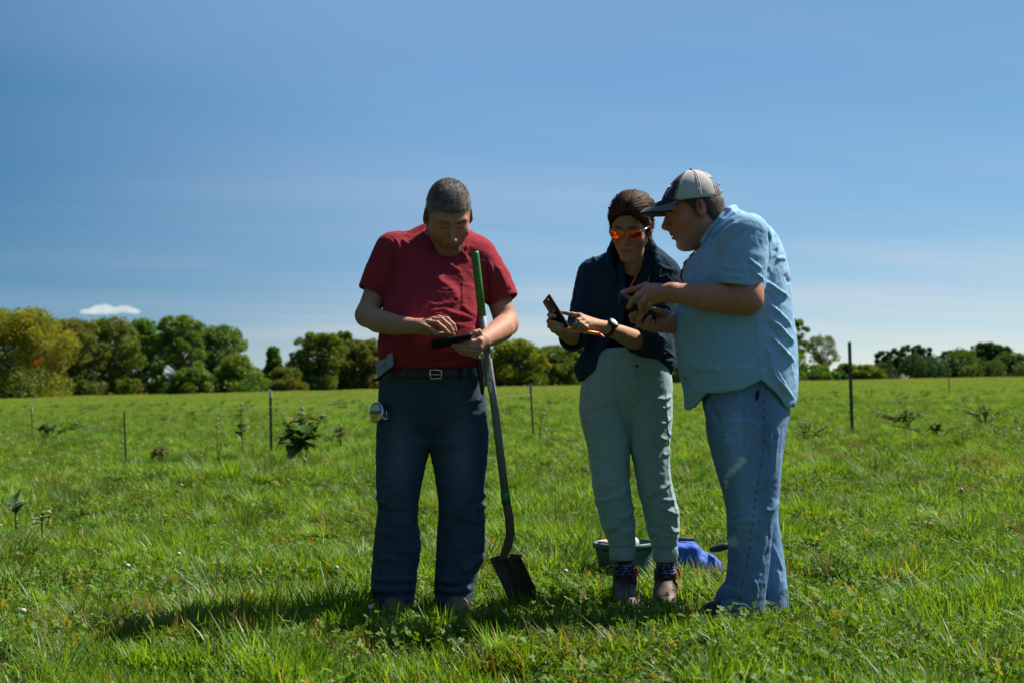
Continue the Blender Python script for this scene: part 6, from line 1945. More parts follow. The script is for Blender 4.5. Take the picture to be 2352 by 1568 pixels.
    for layer, dz in ((0, .0022), (1, -.0022)):
        for i in range(nb_ + 1):
            a = -1.02 + 2.04 * i / nb_
            for j in range(mb_ + 1):
                t = j / mb_
                root_ = cap_c + tilt @ (np.array([math.sin(a), -math.cos(a), 0]) * cr * .985)
                ext = .082 * max(0, math.cos(a * 1.35)) ** .6
                x = root_[0] * (1 + .04 * t); y = root_[1] - ext * t; z = root_[2] - .010 * t - .14 * ext * t * t - 4.4 * x * x * (.25 + .75 * t) + dz + .012
                Vv.append(Ph(x, y, z))
                dd = (1 - t) * ext
                ln = any(abs(dd - q_) < .00075 for q_ in (.003, .0075, .012, .0165, .021, .0255)) and ext > .012
                Cc.append((.40, .41, .42) if ln else (.020, .022, .030))
    k = (nb_ + 1) * (mb_ + 1)
    for i in range(nb_):
        for j in range(mb_):
            q_ = (i * (mb_ + 1) + j, i * (mb_ + 1) + j + 1, (i + 1) * (mb_ + 1) + j + 1, (i + 1) * (mb_ + 1) + j)
            Ff.append(q_); Ff.append(tuple(x + k for x in q_[::-1]))
        q_ = (i * (mb_ + 1) + mb_, (i + 1) * (mb_ + 1) + mb_, (i + 1) * (mb_ + 1) + mb_ + k, i * (mb_ + 1) + mb_ + k); Ff.append(q_[::-1])
    place('brim', make_mesh('brim', Vv, Ff, m_cotton, np.array(Cc)), cap)
    # blue and white badge on the front panel
    bg_ = MB(); fr_ = MB()

    def bp(u, v, o_): return cap_pt(.40 + u / .10, .30 + v / .155, o_)
    for mbx, sc_, o_, n in ((fr_, 1.0, .0022, 5), (bg_, .82, .0034, 5)):
        ring = []
        for (u0, v0), (u1, v1) in (((0, -.026), (.022, 0)), ((.022, 0), (0, .026)), ((0, .026), (-.022, 0)), ((-.022, 0), (0, -.026))):
            for i in range(n): ring.append(((u0 + (u1 - u0) * i / n) * sc_, (v0 + (v1 - v0) * i / n) * sc_))
        Vb = [bp(0, 0, o_)] + [bp(u, v, o_) for u, v in ring]; nn = len(ring)
        mbx.put(Vb, [(0, 1 + i, 1 + (i + 1) % nn) for i in range(nn)])
    bd = place('badge', fr_.me('badge', m_white), cap)
    place('badge_field', bg_.me('badge_field', m_badge), bd)
    lt = MB()
    for pts in (((-.009, -.008), (-.006, .010), (0, .001), (.006, .010), (.009, -.008)),): lt.tube([bp(u, v, .0045) for u, v in pts], .0013, 5)
    place('badge_mark', lt.me('badge_mark', m_white), bd)

    # --- shirt
    lo = W(1540, 945, 5.67); hi = W(1835, 470, 5.67); lo[1], hi[1] = 5.32, 5.96
    Fs = Field(lo - .03, hi + .03, .0048)
    hx = np.array([W(x, 900, 5.45)[0] for x in (1560, 1600, 1625, 1660, 1700, 1748, 1780, 1812, 1835)])
    hz = np.array([W(1700, y, 5.45)[2] for y in (925, 922, 902, 902, 896, 874, 900, 938, 930)])
    hzf = np.array([W(1700, y, 5.8)[2] for y in (936, 938, 934, 905, 896, 880, 905, 941, 935)])

    def hem(X, Y):
        a = np.interp(X, hx, hz).astype(np.float32); b = np.interp(X, hx, hzf).astype(np.float32)
        w_ = np.clip((Y - 5.5) / .12, 0, 1); return a * (1 - w_) + b * w_
    Fs.add(vloft(torso, 2.2, cutlow=hem))
    Fs.op(vloft([(y, xl + 6, xr - 6, Y, ry - .008) for y, xl, xr, Y, ry in torso if y > 790] + [(990, 1582, 1812, 5.67, .215)], 2.2, cap=0), 0, 'sub')
    Fs.add(vloft([(y, xl + 40, xr - 40, Y, ry - .05) for y, xl, xr, Y, ry in torso if 530 < y < 870], 2.2))
    Fs.add(tube(limb([(1712, 548, 5.475), (1707, 600, 5.445), (1700, 658, 5.425)]), [.098, .092, .086], np.array([-.16, 0, -1])), .04)
    Fs.add(tube(limb([(1660, 565, 5.88), (1650, 630, 5.89), (1640, 690, 5.89)]), [.09, .085, .08], True), .04)
    Fs.op(tube(limb([(1705, 610, 5.44), (1699, 668, 5.424)]), [.060, .073]), .002, 'sub')
    Fs.op(rc(W(1664, 556, 5.67), Ph(0, .025, -.045), .088, .093), .004, 'sub')
    Fs.op(rc(W(1625, 590, 5.66), W(1612, 555, 5.66), .02, .045), .01, 'sub')
    # collar
    for sgn, Yc in ((-1, 5.585), (1, 5.755)):
        Pw = limb([(1674, 484, Yc - sgn * .018), (1652, 503, Yc + sgn * .002), (1632, 528, Yc + sgn * .004), (1613, 556, Yc - sgn * .004)])
        fold_ = [q_ + np.array([.020, sgn * .028, -.032]) for q_ in Pw]; fold_[-1] = Pw[-1] + np.array([.022, sgn * .010, -.040])
        for i in range(3):
            Fs.add(rc(Pw[i], Pw[i + 1], .0105, .0105), .003); Fs.add(rc(fold_[i], fold_[i + 1], .0085, .0085), .003)
            m0, m1 = (Pw[i] + fold_[i]) / 2 + np.array([.003, sgn * .006, .004]), (Pw[i + 1] + fold_[i + 1]) / 2 + np.array([.003, sgn * .006, .004])
            Fs.add(rc(m0, m1, .0095, .0095), .003)
    Fs.add(tube(limb([(1674, 484, 5.603), (1686, 480, 5.67), (1674, 484, 5.737)]), [.014, .015, .014]), .006)
    Fs.add(tube(limb([(1682, 492, 5.60), (1694, 490, 5.67), (1682, 492, 5.74)]), [.012, .013, .012]), .006)
    for pts in ([(1612, 556, 5.62), (1622, 568, 5.585), (1637, 578, 5.555)], [(1612, 552, 5.72), (1618, 572, 5.74), (1625, 590, 5.745)]):
        Fs.add(tube(limb(pts), [.010, .012, .007]), .006)
    V, Q = Fs.mesh(1)
    Z = lambda *pts: [Z_B1(x, y) for x, y in pts]
    F_ = [(Z((865, 740), (930, 790), (1005, 840)), 3.5, .010), (Z((890, 880), (950, 940), (1020, 1015)), 4, .010), (Z((878, 965), (940, 1010), (1010, 1090), (1040, 1120)), 4, .011), (Z((895, 1080), (950, 1130), (1020, 1210)), 4, .010), (Z((870, 1138), (905, 1220), (960, 1340), (1000, 1420)), 4.5, .013),
          (Z((892, 1232), (920, 1320), (980, 1400), (1035, 1455)), 4, .011), (Z((960, 1150), (990, 1190), (1040, 1230)), 3.5, .008), (Z((880, 800), (900, 850), (940, 900)), 4, -.006), (Z((890, 1010), (930, 1060), (960, 1100)), 4, -.007), (Z((890, 1180), (930, 1270), (980, 1350)), 4, -.007),
          (Z((930, 610), (960, 600), (985, 610)), 4, .008), (Z((900, 440), (925, 480), (930, 560)), 3.5, .010), (Z((880, 420), (895, 500), (890, 600), (870, 700)), 3, -.008), (Z((920, 560), (900, 600), (880, 680)), 4, .006),
          (Z((580, 540), (620, 440), (700, 380)), 5, .009), (Z((575, 600), (640, 500), (760, 420)), 5, -.006), (Z((760, 600), (800, 640), (840, 670)), 4, .008), (Z((770, 660), (810, 700), (850, 730)), 3.5, .008), (Z((600, 650), (680, 670), (760, 640)), 6, .006), (Z((590, 690), (660, 710), (740, 720)), 5, .004),
          (Z((420, 620), (400, 680), (395, 750)), 4, .007), (Z((450, 590), (470, 660), (450, 740)), 4, -.006), (Z((520, 590), (530, 680), (520, 740)), 5, .004), (Z((320, 930), (400, 950), (500, 960)), 8, .005), (Z((380, 1230), (480, 1280), (600, 1270)), 9, .006), (Z((400, 1330), (480, 1300), (620, 1310)), 8, -.006), (Z((380, 1430), (440, 1400), (500, 1420)), 6, .007), (Z((640, 1280), (760, 1270), (840, 1240)), 9, .005),
          (Z((810, 940), (815, 1060), (830, 1200), (835, 1350)), 2.2, .003), (Z((645, 280), (600, 350), (520, 440)), 5, .004), (Z((690, 338), (612, 412), (550, 480)), 2.2, -.010), (Z((672, 318), (598, 398), (536, 466)), 2.4, .007), (Z((470, 540), (440, 600), (420, 700), (400, 760)), 2.0, .004), (Z((1005, 650), (1020, 740)), 4, .005), (Z((980, 700), (1010, 760)), 4, -.005)]
    V = folds(V, Q, F_)
    back = sstep(.72, 1.05, V[:, 0])
    V = wrinkle(V, Q, .0034, 13, 55, (1, 1, 1), .25 + .75 * back)
    V = wrinkle(V, Q, .0012, 38, 56)
    C = np.tile(np.array([.235, .405, .57]), (len(V), 1)) * (1 + .04 * fbm(V, 9, 3))[:, None]
    seam = (.15, .28, .40)
    for ln in (Z((805, 920), (815, 1060), (830, 1200), (838, 1350)), Z((880, 420), (893, 500), (888, 600), (862, 720)), Z((598, 725), (700, 728), (838, 782)), Z((395, 1400), (350, 1260), (330, 1160), (325, 1000)), Z((495, 1405), (600, 1410), (700, 1398), (840, 1342), (920, 1400), (1010, 1510)), Z((440, 600), (436, 690), (450, 760)), Z((700, 345), (790, 360), (890, 425))):
        C = paint_line(C, V, ln, 1.0, seam, .55)
    sh = finish('shirt', [(V, Q, C)], m_cotton, p)
    for x, y in ((318, 1020), (338, 1185), (382, 1335), (486, 520)):
        bt = MB(); yb = 5.60 if y < 600 else 5.58
        c_ = W(*Z_B1(x, y), yb); nrm = np.array([-.80, -.60, 0]) if y > 600 else np.array([-.6, -.7, .3])
        c_ = c_ + nrm * .012
        V_, F__ = tube_mesh([c_, c_ + nrm * .004], [.0065, .006], 10); bt.put(V_, F__)
        place('button', bt.me('button', m_button), sh)

    # --- jeans
    Ng = [(870, 1622, 1795, 5.575, .115), (900, 1620, 1798, 5.57, .115), (945, 1622, 1805, 5.565, .112), (993, 1624, 1800, 5.56, .108), (1030, 1632, 1796, 5.56, .104), (1077, 1645, 1792, 5.555, .098), (1127, 1660, 1787, 5.555, .092), (1160, 1668, 1782, 5.555, .088), (1195, 1670.5, 1776, 5.555, .086), (1235, 1673, 1771, 5.56, .086),
          (1275, 1674.5, 1767, 5.565, .088), (1310, 1673, 1763, 5.57, .092), (1335, 1667, 1760, 5.57, .096), (1356, 1652, 1758, 5.57, .100), (1375, 1644, 1756, 5.57, .102), (1395, 1640, 1754, 5.57, .102), (1416, 1641, 1752, 5.57, .100)]
    Fg = [(870, 1640, 1808, 5.77, .115), (945, 1650, 1810, 5.775, .112), (1000, 1680, 1803, 5.775, .108), (1060, 1700, 1794, 5.775, .10), (1127, 1712, 1789, 5.775, .09), (1180, 1718, 1785, 5.775, .086), (1230, 1722, 1791, 5.775, .086), (1275, 1726, 1797, 5.775, .088), (1340, 1728, 1804, 5.775, .095), (1396, 1730, 1808, 5.775, .098), (1404, 1730, 1808, 5.775, .098)]
    lo = W(1615, 1425, 5.67); hi = W(1835, 860, 5.67); lo[1], hi[1] = 5.42, 5.92; lo[2] = -.01
    Fj = Field(lo - .02, hi + .02, .0052)
    Fj.add(vloft(Ng, 2.1)); Fj.add(vloft(Fg, 2.1), .010)
    Fj.add(vloft([(865, 1612, 1800, 5.67, .20), (900, 1614, 1804, 5.67, .20), (950, 1622, 1809, 5.67, .195), (990, 1640, 1800, 5.67, .17), (1020, 1680, 1790, 5.67, .12)], 2.3), .015)
    for r_ in (Ng, Fg):
        rr = rows_shrink([x for x in r_ if x[0] > 1330], .012)
        y, xl, xr, Y, ry = rr[-1]; rr.append((y + 25, xl, xr, Y, ry))
        Fj.op(vloft(rr, 2.1, cap=0), .002, 'sub')
    V, Q = Fj.mesh(1)
    Z = lambda *pts: [Z_L(x, y) for x, y in pts]
    F_ = [(Z((1160, 440), (1140, 520), (1150, 640)), 4, .007), (Z((1190, 450), (1175, 560), (1165, 680)), 4, .006), (Z((1190, 850), (1150, 900), (1100, 910)), 5, .009), (Z((1170, 880), (1110, 970), (1080, 1060)), 5, .008), (Z((1130, 980), (1140, 1060), (1110, 1180)), 4, -.006), (Z((930, 1000), (980, 960), (1060, 950)), 8, .006), (Z((915, 900), (960, 930), (1050, 900)), 7, .006),
          (Z((1050, 1270), (1070, 1330), (1055, 1420)), 4, .010), (Z((1090, 1240), (1070, 1290), (1040, 1330)), 4, .007), (Z((860, 1345), (930, 1330), (990, 1350)), 6, .008), (Z((845, 1390), (930, 1380), (1020, 1400)), 5, -.006), (Z((850, 1425), (960, 1440), (1080, 1430)), 4, .006), (Z((920, 1200), (970, 1250), (950, 1320)), 7, .006),
          (Z((1150, 1080), (1180, 1150), (1210, 1230)), 4, .006), (Z((1180, 1220), (1190, 1300), (1180, 1380)), 4, .006), (Z((790, 300), (820, 380), (860, 440)), 5, .008), (Z((800, 270), (840, 340), (870, 430)), 4, -.005), (Z((870, 440), (960, 420), (1080, 430)), 8, .005), (Z((1105, 320), (1112, 440), (1108, 560), (1085, 720), (1060, 860), (1045, 1000), (1020, 1200), (985, 1350), (970, 1430)), 1.4, .004),
          (Z((915, 255), (960, 285), (1040, 300), (1100, 295)), 1.6, .004)]
    V = folds(V, Q, F_)
    V = wrinkle(V, Q, .0040, 11, 75, (.8, .8, .9), .35 + .65 * sstep(.5, .1, V[:, 2]) + .4 * sstep(1.25, 1.32, V[:, 0]))
    V = wrinkle(V, Q, .0016, 34, 76, (.8, .8, 1))
    px, py = project(V)
    C = np.tile(np.array([.108, .188, .315]), (len(V), 1))
    fade = np.exp(-((px - 1690) ** 2 / 1000 + (py - 1000) ** 2 / 9000)) + .8 * np.exp(-((px - 1715) ** 2 / 1400 + (py - 1170) ** 2 / 9000)) + .35 * sstep(1760, 1800, px)  # worn fade on thigh and knee, plus a paler tone towards the right side
    C = C * (1 + .75 * fade + .20 * fbm(V, 8, 31))[:, None]
    streak = (vnoise(V * np.array([60, 60, 4]), 1, 5))[:, None]
    C = C * (1 + .06 * streak)
    dk = (.022, .036, .066); th = (.30, .27, .20)
    side = Z((1105, 300), (1112, 440), (1108, 560), (1085, 720), (1060, 860), (1045, 1000), (1020, 1200), (985, 1350), (970, 1430))
    C = paint_line(C, V, side, 1.5, dk, .75, 160)
    C = paint_line(C, V, [(x - 4.5, y) for x, y in side], .9, th, .4, 260)
    C = paint_line(C, V, Z((915, 255), (960, 285), (1040, 300), (1100, 295)), 1.0, th, .5, 90)
    C = paint_line(C, V, Z((1135, 1080), (1130, 1250), (1128, 1400)), 1.0, dk, .6)
    C = paint_line(C, V, Z((1210, 290), (1215, 360), (1212, 470)), 1.0, (.42, .30, .22), .6, 60)
    for (x, y, r_, a) in ((992, 635, 6.5, .8), (966, 662, 6, .8), (940, 688, 5.5, .75), (915, 712, 4.5, .7), (905, 745, 4.5, .55), (903, 775, 3, .4), (912, 520, 2.5, .5), (910, 490, 2, .4), (940, 1075, 8, .55), (925, 1065, 5, .5), (860, 330, 2, .3)):
        a_, b_ = Z_L(x, y); m = (np.clip(1.6 - np.hypot(px - a_, py - b_) / (r_ * 1.25) + .5 * vnoise(V, 90, 3), 0, 1) * a)[:, None]
        C = C * (1 - m) + np.array([.58, .66, .72]) * m
    jn = finish('jeans', [(V, Q, C)], m_denim, p)
    for hx_, tx_, Yh, Yt in ((1735, 1618, 5.58, 5.53), (1790, 1700, 5.78, 5.74)):
        h_ = W(hx_, 1411, Yh); t_ = W(tx_, 1411, Yt); h_[2] = t_[2] = 0
        for f_ in (.1, .5, .9): FOOT.append((h_[0] * (1 - f_) + t_[0] * f_, h_[1] * (1 - f_) + t_[1] * f_, .06))
        Vs, Qs, Cs = shoe(h_, t_, .10, .09, (.022, .022, .026), (.012, .012, .013), seed=int(hx_))
        finish('shoe', [(Vs, Qs, Cs)], m_leather, p)
    return p


m_cap_dark = mat_plain('cap_twill', (.024, .026, .033), .95, bump=.4, bscale=500, var=.3, vscale=60)
m_cap_mesh, _n, _l, _b = new_mat('cap_mesh')
_b.inputs['Roughness'].default_value = .9; _b.inputs['Specular IOR Level'].default_value = .15
_tc = _n.new('ShaderNodeTexCoord'); _w = _n.new('ShaderNodeTexVoronoi'); _w.inputs['Scale'].default_value = 420.0
_l.new(_tc.outputs['Object'], _w.inputs['Vector'])
_rp = _n.new('ShaderNodeValToRGB'); _rp.color_ramp.elements[0].color = (.26, .25, .225, 1); _rp.color_ramp.elements[0].position = .15
_rp.color_ramp.elements[1].color = (.50, .48, .44, 1); _rp.color_ramp.elements[1].position = .45
_l.new(_w.outputs['Distance'], _rp.inputs[0]); _l.new(_rp.outputs[0], _b.inputs['Base Color'])
_bp = _n.new('ShaderNodeBump'); _bp.inputs['Strength'].default_value = .5; _bp.inputs['Distance'].default_value = .002
_l.new(_w.outputs['Distance'], _bp.inputs['Height']); _l.new(_bp.outputs[0], _b.inputs['Normal'])
m_thread = mat_plain('pale_thread', (.62, .62, .60), .9)
m_badge = mat_plain('badge_blue', (.10, .12, .50), .8)
m_button = mat_plain('blue_button', (.10, .20, .30), .4)


# ------------------------------------------------------------------ things held, worn on the belt, leaning or lying about
m_green_grip = mat_plain('green_grip', (.035, .16, .022), .5, bump=.2, bscale=150, var=.15, vscale=20)
m_shaft = mat_plain('weathered_shaft', (.16, .16, .155), .6, bump=.4, bscale=90, var=.4, vscale=18)
m_rust = mat_plain('brown_steel', (.11, .066, .043), .7, .35, bump=.5, bscale=90, var=.45, vscale=25)
m_blade = mat_plain('dark_blade', (.062, .047, .037), .6, .45, bump=.5, bscale=70, var=.5, vscale=18)
m_label = mat_plain('worn_label', (.55, .56, .55), .7, bump=.5, bscale=300, var=.35, vscale=120)
m_orange = mat_plain('orange_plastic', (.90, .24, .015), .4)
m_redtip = mat_plain('red_cap', (.62, .03, .012), .4)
m_chrome = mat_plain('chrome', (.42, .43, .45), .15, 1.0)
m_yellow = mat_plain('yellow_sticker', (.62, .42, .03), .5)
m_cream = mat_plain('pale_sticker', (.50, .56, .42), .5)
m_grey_card = mat_plain('grey_plastic', (.20, .225, .28), .6, bump=.2, bscale=200, var=.1, vscale=40)
m_tub = mat_plain('green_tub', (.020, .085, .065), .5, bump=.15, bscale=60, var=.15, vscale=12)
m_bluebag = mat_plain('blue_nylon', (.010, .080, .42), .75, bump=.35, bscale=40, var=.15, vscale=14)
m_terra = mat_plain('brown_hoop', (.24, .10, .05), .7, var=.2, vscale=40)
m_whitebag = mat_plain('white_cloth', (.45, .47, .43), .9, bump=.5, bscale=60, var=.15, vscale=20)


def frame(xa, yh):
    """right handed axes from a first axis and a hint for the second"""
    a = np.array(xa, float); a /= np.linalg.norm(a); b = np.array(yh, float); b -= a * (a @ b); b /= np.linalg.norm(b)
    return np.stack([a, b, np.cross(a, b)], 1)


def phone(ctr, R, half, label, name='phone', lens=True, screen_side=1):
    me = bevel_box((0, 0, 0), half, np.eye(3), min(half) * .75, name, m_black)
    o = bpy.data.objects.new(name, me); sc.collection.objects.link(o)
    o.matrix_world = Matrix.Translation(Vector(ctr)) @ Matrix([list(r) for r in R]).to_4x4()
    tag(o, label, 'phone')

    def child(nm, c, h, mat, b=.0008):
        m2 = bevel_box(c, h, np.eye(3), b, nm, mat); q = bpy.data.objects.new(nm, m2); sc.collection.objects.link(q); q.parent = o; return q
    s = screen_side
    child('screen', (0, 0, s * half[2]), (half[0] * .93, half[1] * .9, .0006), m_screen, .0004)
    if lens:
        child('camera_lens', (-half[0] * .82, half[1] * .5, -s * half[2]), (.005, .005, .0010), m_chrome, .0007)
        child('logo_plate', (-half[0] * .15, 0, -s * half[2]), (.004, half[1] * .45, .0004), m_grey_card, .0002)
    child('side_button', (-half[0] * .3, half[1] * 1.0, 0), (.010, .0010, .0015), m_black_matte, .0005)
    return o


def text(body, ctr, R, size, mat, name, parent):
    cu = bpy.data.curves.new(name, 'FONT'); cu.body = body; cu.size = size; cu.align_x = 'CENTER'; cu.align_y = 'CENTER'; cu.extrude = .0002
    cu.materials.append(mat)
    tmp = bpy.data.objects.new(name, cu); sc.collection.objects.link(tmp)
    me = bpy.data.meshes.new_from_object(tmp.evaluated_get(bpy.context.evaluated_depsgraph_get()))
    bpy.data.objects.remove(tmp)
    me.materials.clear(); me.materials.append(mat)
    o = bpy.data.objects.new(name, me); sc.collection.objects.link(o); o.parent = parent
    o.matrix_local = Matrix.Translation(Vector(ctr)) @ Matrix([list(r) for r in R]).to_4x4()
    return o


def props():
    NSHOE[0] = len(FOOT)
    # phone of the man in red: lies flat, its near edge a little raised
    c = W(1037, 783.5, 5.55)
    xa = W(1082, 774, 5.555) - W(992, 789, 5.545)
    R = frame(xa, (0, -.92, .30)); R = np.stack([R[:, 0], R[:, 1], R[:, 2]], 1)
    if R[2, 2] < 0: R = np.stack([R[:, 0], -R[:, 1], -R[:, 2]], 1)
    phone(c, R, (.0800, .0390, .0075), 'black phone lying flat in the hands of the man in red', lens=False)
    # phone of the woman: held upright at a slant, back towards us
    a, b = W(1255, 686, 5.615), W(1297, 755, 5.590)
    R = frame(b - a, np.array([.62, -.75, .2])); n = R[:, 2]
    if n[1] > 0: R = np.stack([R[:, 0], -R[:, 1], -R[:, 2]], 1)      # local +Z faces the camera
    tilt = np.array(Matrix.Rotation(math.radians(14), 3, Vector(R[:, 0]))); R = tilt @ R
    phone((a + b) / 2 + np.array([.001, .004, 0]), R, (.0745, .0360, .0050), 'black phone held up on a slant by the woman', screen_side=-1)
    # phone of the man in blue
    a, b = W(*Z_BH(400, 590), 5.535), W(*Z_BH(1240, 985), 5.580)
    R = frame(b - a, np.array([.30, .85, .62]))
    if R[2, 2] < 0: R = np.stack([R[:, 0], -R[:, 1], -R[:, 2]], 1)
    phone((a + b) / 2 + np.array([0, .012, .004]), R, (.0840, .0410, .0070), 'black cased phone between the hands of the man in blue', lens=False)

    # shovel
    top, col_t, col_b = W(1090.5, 578, 5.66), W(1160, 1128, 5.78), W(1163, 1154, 5.785)
    g_end = W(1107.5, 726, 5.685)
    bl = W(1190, 1392, 5.86); bl[2] = 0
    root = empty('shovel', (bl[0], bl[1], 0), 'long handled shovel with green grip leaning on the man in red', 'shovel')
    m = MB(); m.tube([top, top * .97 + g_end * .03, top * .5 + g_end * .5, g_end], [.0150, .0162, .0160, .0162], 16); place('grip', m.me('grip', m_green_grip), root)
    m = MB(); m.tube([g_end * .98 + top * .02, (g_end + col_t) / 2 + np.array([.002, 0, 0]), col_t], [.0150, .0158, .0165], 16); place('handle_shaft', m.me('handle_shaft', m_shaft), root)
    m = MB(); m.tube([col_t, col_b], [.0195, .0195], 16); place('collar', m.me('collar', m_green_grip), root)
    sk = limb([(1163, 1152, 5.785), (1170, 1190, 5.79), (1172, 1225, 5.795), (1167, 1252, 5.80), (1157, 1275, 5.80), (1150, 1292, 5.80)])
    m = MB(); m.tube(sk, [.0175, .0185, .0190, .0185, .0165, .012], 14); place('socket', m.me('socket', m_rust), root)
    lb = MB()
    ax = (col_t - g_end) / np.linalg.norm(col_t - g_end); sd = np.array([-.25, -.97, 0.0]); sd -= ax * (ax @ sd); sd /= np.linalg.norm(sd); s2 = np.cross(ax, sd)
    rr = random.Random(3)
    for k in range(26):
        t = .295 + .135 * rr.random(); p0 = g_end + (col_t - g_end) * t; an = rr.uniform(-.5, .8)
        wv, hv = rr.uniform(.08, .32), rr.uniform(.004, .020)
        Vq = []
        for (da, dh) in ((-wv, -hv), (wv, -hv * rr.uniform(.5, 1)), (wv, hv), (-wv, hv * rr.uniform(.4, 1))):
            Vq.append(p0 + ax * dh + (.0162 + .0003 * (k % 4)) * (sd * math.cos(an + da) + s2 * math.sin(an + da)))
        lb.put(Vq, [(0, 1, 2, 3)])
    place('label_remnant', lb.me('label_remnant', m_label), root)
    # blade: dished sheet with folded step edges and a rib running into the socket
    cs_ = [(1127, 1287, 5.80), (1197, 1279, 5.81), (1241, 1372, 5.86), (1214, 1418, 5.89), (1188, 1418, 5.885)]
    tl, tr_, br, b2, b1 = [W(*q) for q in cs_]
    blv, bf = [], []
    nu, nv = 14, 16
    for sgn in (0, 1):
        for i in range(nu + 1):
            for j in range(nv + 1):
                u, v = i / nu, j / nv
                L_ = tl + (b1 - tl) * v; R_ = tr_ + (br - tr_) * v
                if v > .8: R_ = R_ + (b2 - br) * ((v - .8) / .2) * .5
                p = L_ + (R_ - L_) * u
                dish = .026 * (1 - (2 * u - 1) ** 2) * (1 - .35 * v) - .012 * math.exp(-((u - .5) / .10) ** 2) * max(0, 1 - v * 1.6)
                blv.append(p + np.array([.10, 1.0, .25]) * dish + np.array([0, -.0028 * sgn, 0]))
    k = (nu + 1) * (nv + 1)
    for i in range(nu):
        for j in range(nv):
            q = (i * (nv + 1) + j, i * (nv + 1) + j + 1, (i + 1) * (nv + 1) + j + 1, (i + 1) * (nv + 1) + j)
            bf.append(q); bf.append(tuple(x + k for x in q[::-1]))
    for i in range(nu):
        for j in (0, nv): bf.append((i * (nv + 1) + j, (i + 1) * (nv + 1) + j, (i + 1) * (nv + 1) + j + k, i * (nv + 1) + j + k))
    for j in range(nv):
        for i in (0, nu): bf.append((i * (nv + 1) + j, i * (nv + 1) + j + 1, i * (nv + 1) + j + 1 + k, i * (nv + 1) + j + k))
    blade_o = place('blade', make_mesh('blade', blv, bf, m_blade), root)
    stp = MB()
    for u0, u1 in ((0.0, .28), (.60, 1.0)):
        pts = []
        for t in np.linspace(u0, u1, 5):
            p = tl + (tr_ - tl) * t; pts.append(p + np.array([.10, 1, .25]) * .026 * (1 - (2 * t - 1) ** 2) + np.array([0, .006, .004]))
        stp.tube(pts, .0065, 6)
    place('foot_step', stp.me('foot_step', m_rust), blade_o)

    # tape measure clipped to the pocket of the man in red
    c = W(862, 946.5, 5.74)
    nrm = np.array([-.60, -.78, .16]); R = frame((.80, -.60, -.06), (0, 0, 1)); nz_ = nrm / np.linalg.norm(nrm)
    R = np.stack([np.cross((0, 0, 1), nz_) / np.linalg.norm(np.cross((0, 0, 1), nz_)), np.cross(nz_, np.cross((0, 0, 1), nz_) / np.linalg.norm(np.cross((0, 0, 1), nz_))), nz_], 1)
    root = empty('tape_measure', c, 'chrome tape measure with yellow sticker clipped to jeans of the man in red', 'tape measure')
    Vc, Fc_ = [], []
    nseg = 28; prof = ((-.042, .80), (-.038, .95), (-.030, 1.0), (-.008, 1.0), (-.002, .95), (0, .84))
    for (dz, sc2) in prof:
        for i in range(nseg):
            a = 2 * math.pi * i / nseg; ca, sa = math.cos(a), math.sin(a)
            rx = .036 * sc2 * np.sign(ca) * abs(ca) ** .8; ry = .045 * sc2 * np.sign(sa) * abs(sa) ** .8
            if sa < -.3: ry *= .95
            Vc.append(c + R @ np.array([rx, ry, dz]))
    for k in range(len(prof) - 1):
        for i in range(nseg): Fc_.append((k * nseg + i, k * nseg + (i + 1) % nseg, (k + 1) * nseg + (i + 1) % nseg, (k + 1) * nseg + i))
    Fc_ += [tuple(range(nseg))[::-1], tuple(range((len(prof) - 1) * nseg, len(prof) * nseg))]
    case = place('case', make_mesh('case', Vc, Fc_, m_chrome), root)

    def disc(rx, ry, dz, name, mat, par, y0=-9, y1=9, th=.0008):
        ring = [(rx * math.cos(a), ry * math.sin(a)) for a in np.linspace(0, 2 * math.pi, 33)[:-1]]
        ring = [(x, min(max(y, y0), y1)) for x, y in ring]
        Vd = [c + R @ np.array([x, y, dz]) for x, y in ring] + [c + R @ np.array([x, y, dz + th]) for x, y in ring]; n = len(ring)
        me = make_mesh(name, Vd, [tuple(range(n, 2 * n)), tuple(range(n))[::-1]] + [(i, (i + 1) % n, n + (i + 1) % n, n + i) for i in range(n)], mat, None, False)
        return place(name, me, par)
    st_ = disc(.0275, .0350, .0002, 'sticker', m_yellow, case)
    disc(.0250, .0320, .0012, 'sticker_top', m_cream, st_, y0=.007)
    disc(.0268, .0340, .0020, 'sticker_band', m_black_matte, st_, y0=-.005, y1=.006, th=.0006)
    text('BOSTITCH', R @ np.array([0, .0005, .0030]), R, .0088, m_white, 'lettering', case)
    text("25'", R @ np.array([0, -.018, .0012]), R, .014, m_black_matte, 'size_lettering', case)
    cp = MB(); p0 = W(884, 962, 5.735)
    cp.tube([W(878, 956, 5.722), W(886, 963, 5.718), W(893, 955, 5.728)], .004, 6)
    cp.box(W(884, 950, 5.745), (.010, .006, .016))
    place('belt_clip', cp.me('belt_clip', m_steel), root)

    # grey pouch plate on the belt
    q = [W(861, 833, 5.745), W(902, 810, 5.715), W(904, 839, 5.712), W(868, 869, 5.738)]
    root_c = np.mean(q, 0)
    pm = MB(); nn = np.array([-.25, -.95, .1])
    outl = [q[0], q[0] * .35 + q[1] * .65 + np.array([0, 0, -.006]), q[0] * .25 + q[1] * .75 + np.array([0, 0, .006]), q[1], q[2], q[2] * .6 + q[3] * .4 + np.array([0, 0, .004]), q[3]]
    n = len(outl)
    pm.put([p + nn * .003 for p in outl] + [p - nn * .004 for p in outl], [tuple(range(n))[::-1], tuple(range(n, 2 * n))] + [(i, (i + 1) % n, n + (i + 1) % n, n + i) for i in range(n)])
    po = place('tool_pouch', pm.me('tool_pouch', m_grey_card, False), None, root_c, 'flat grey plastic plate clipped to the belt of the man in red', 'pouch')
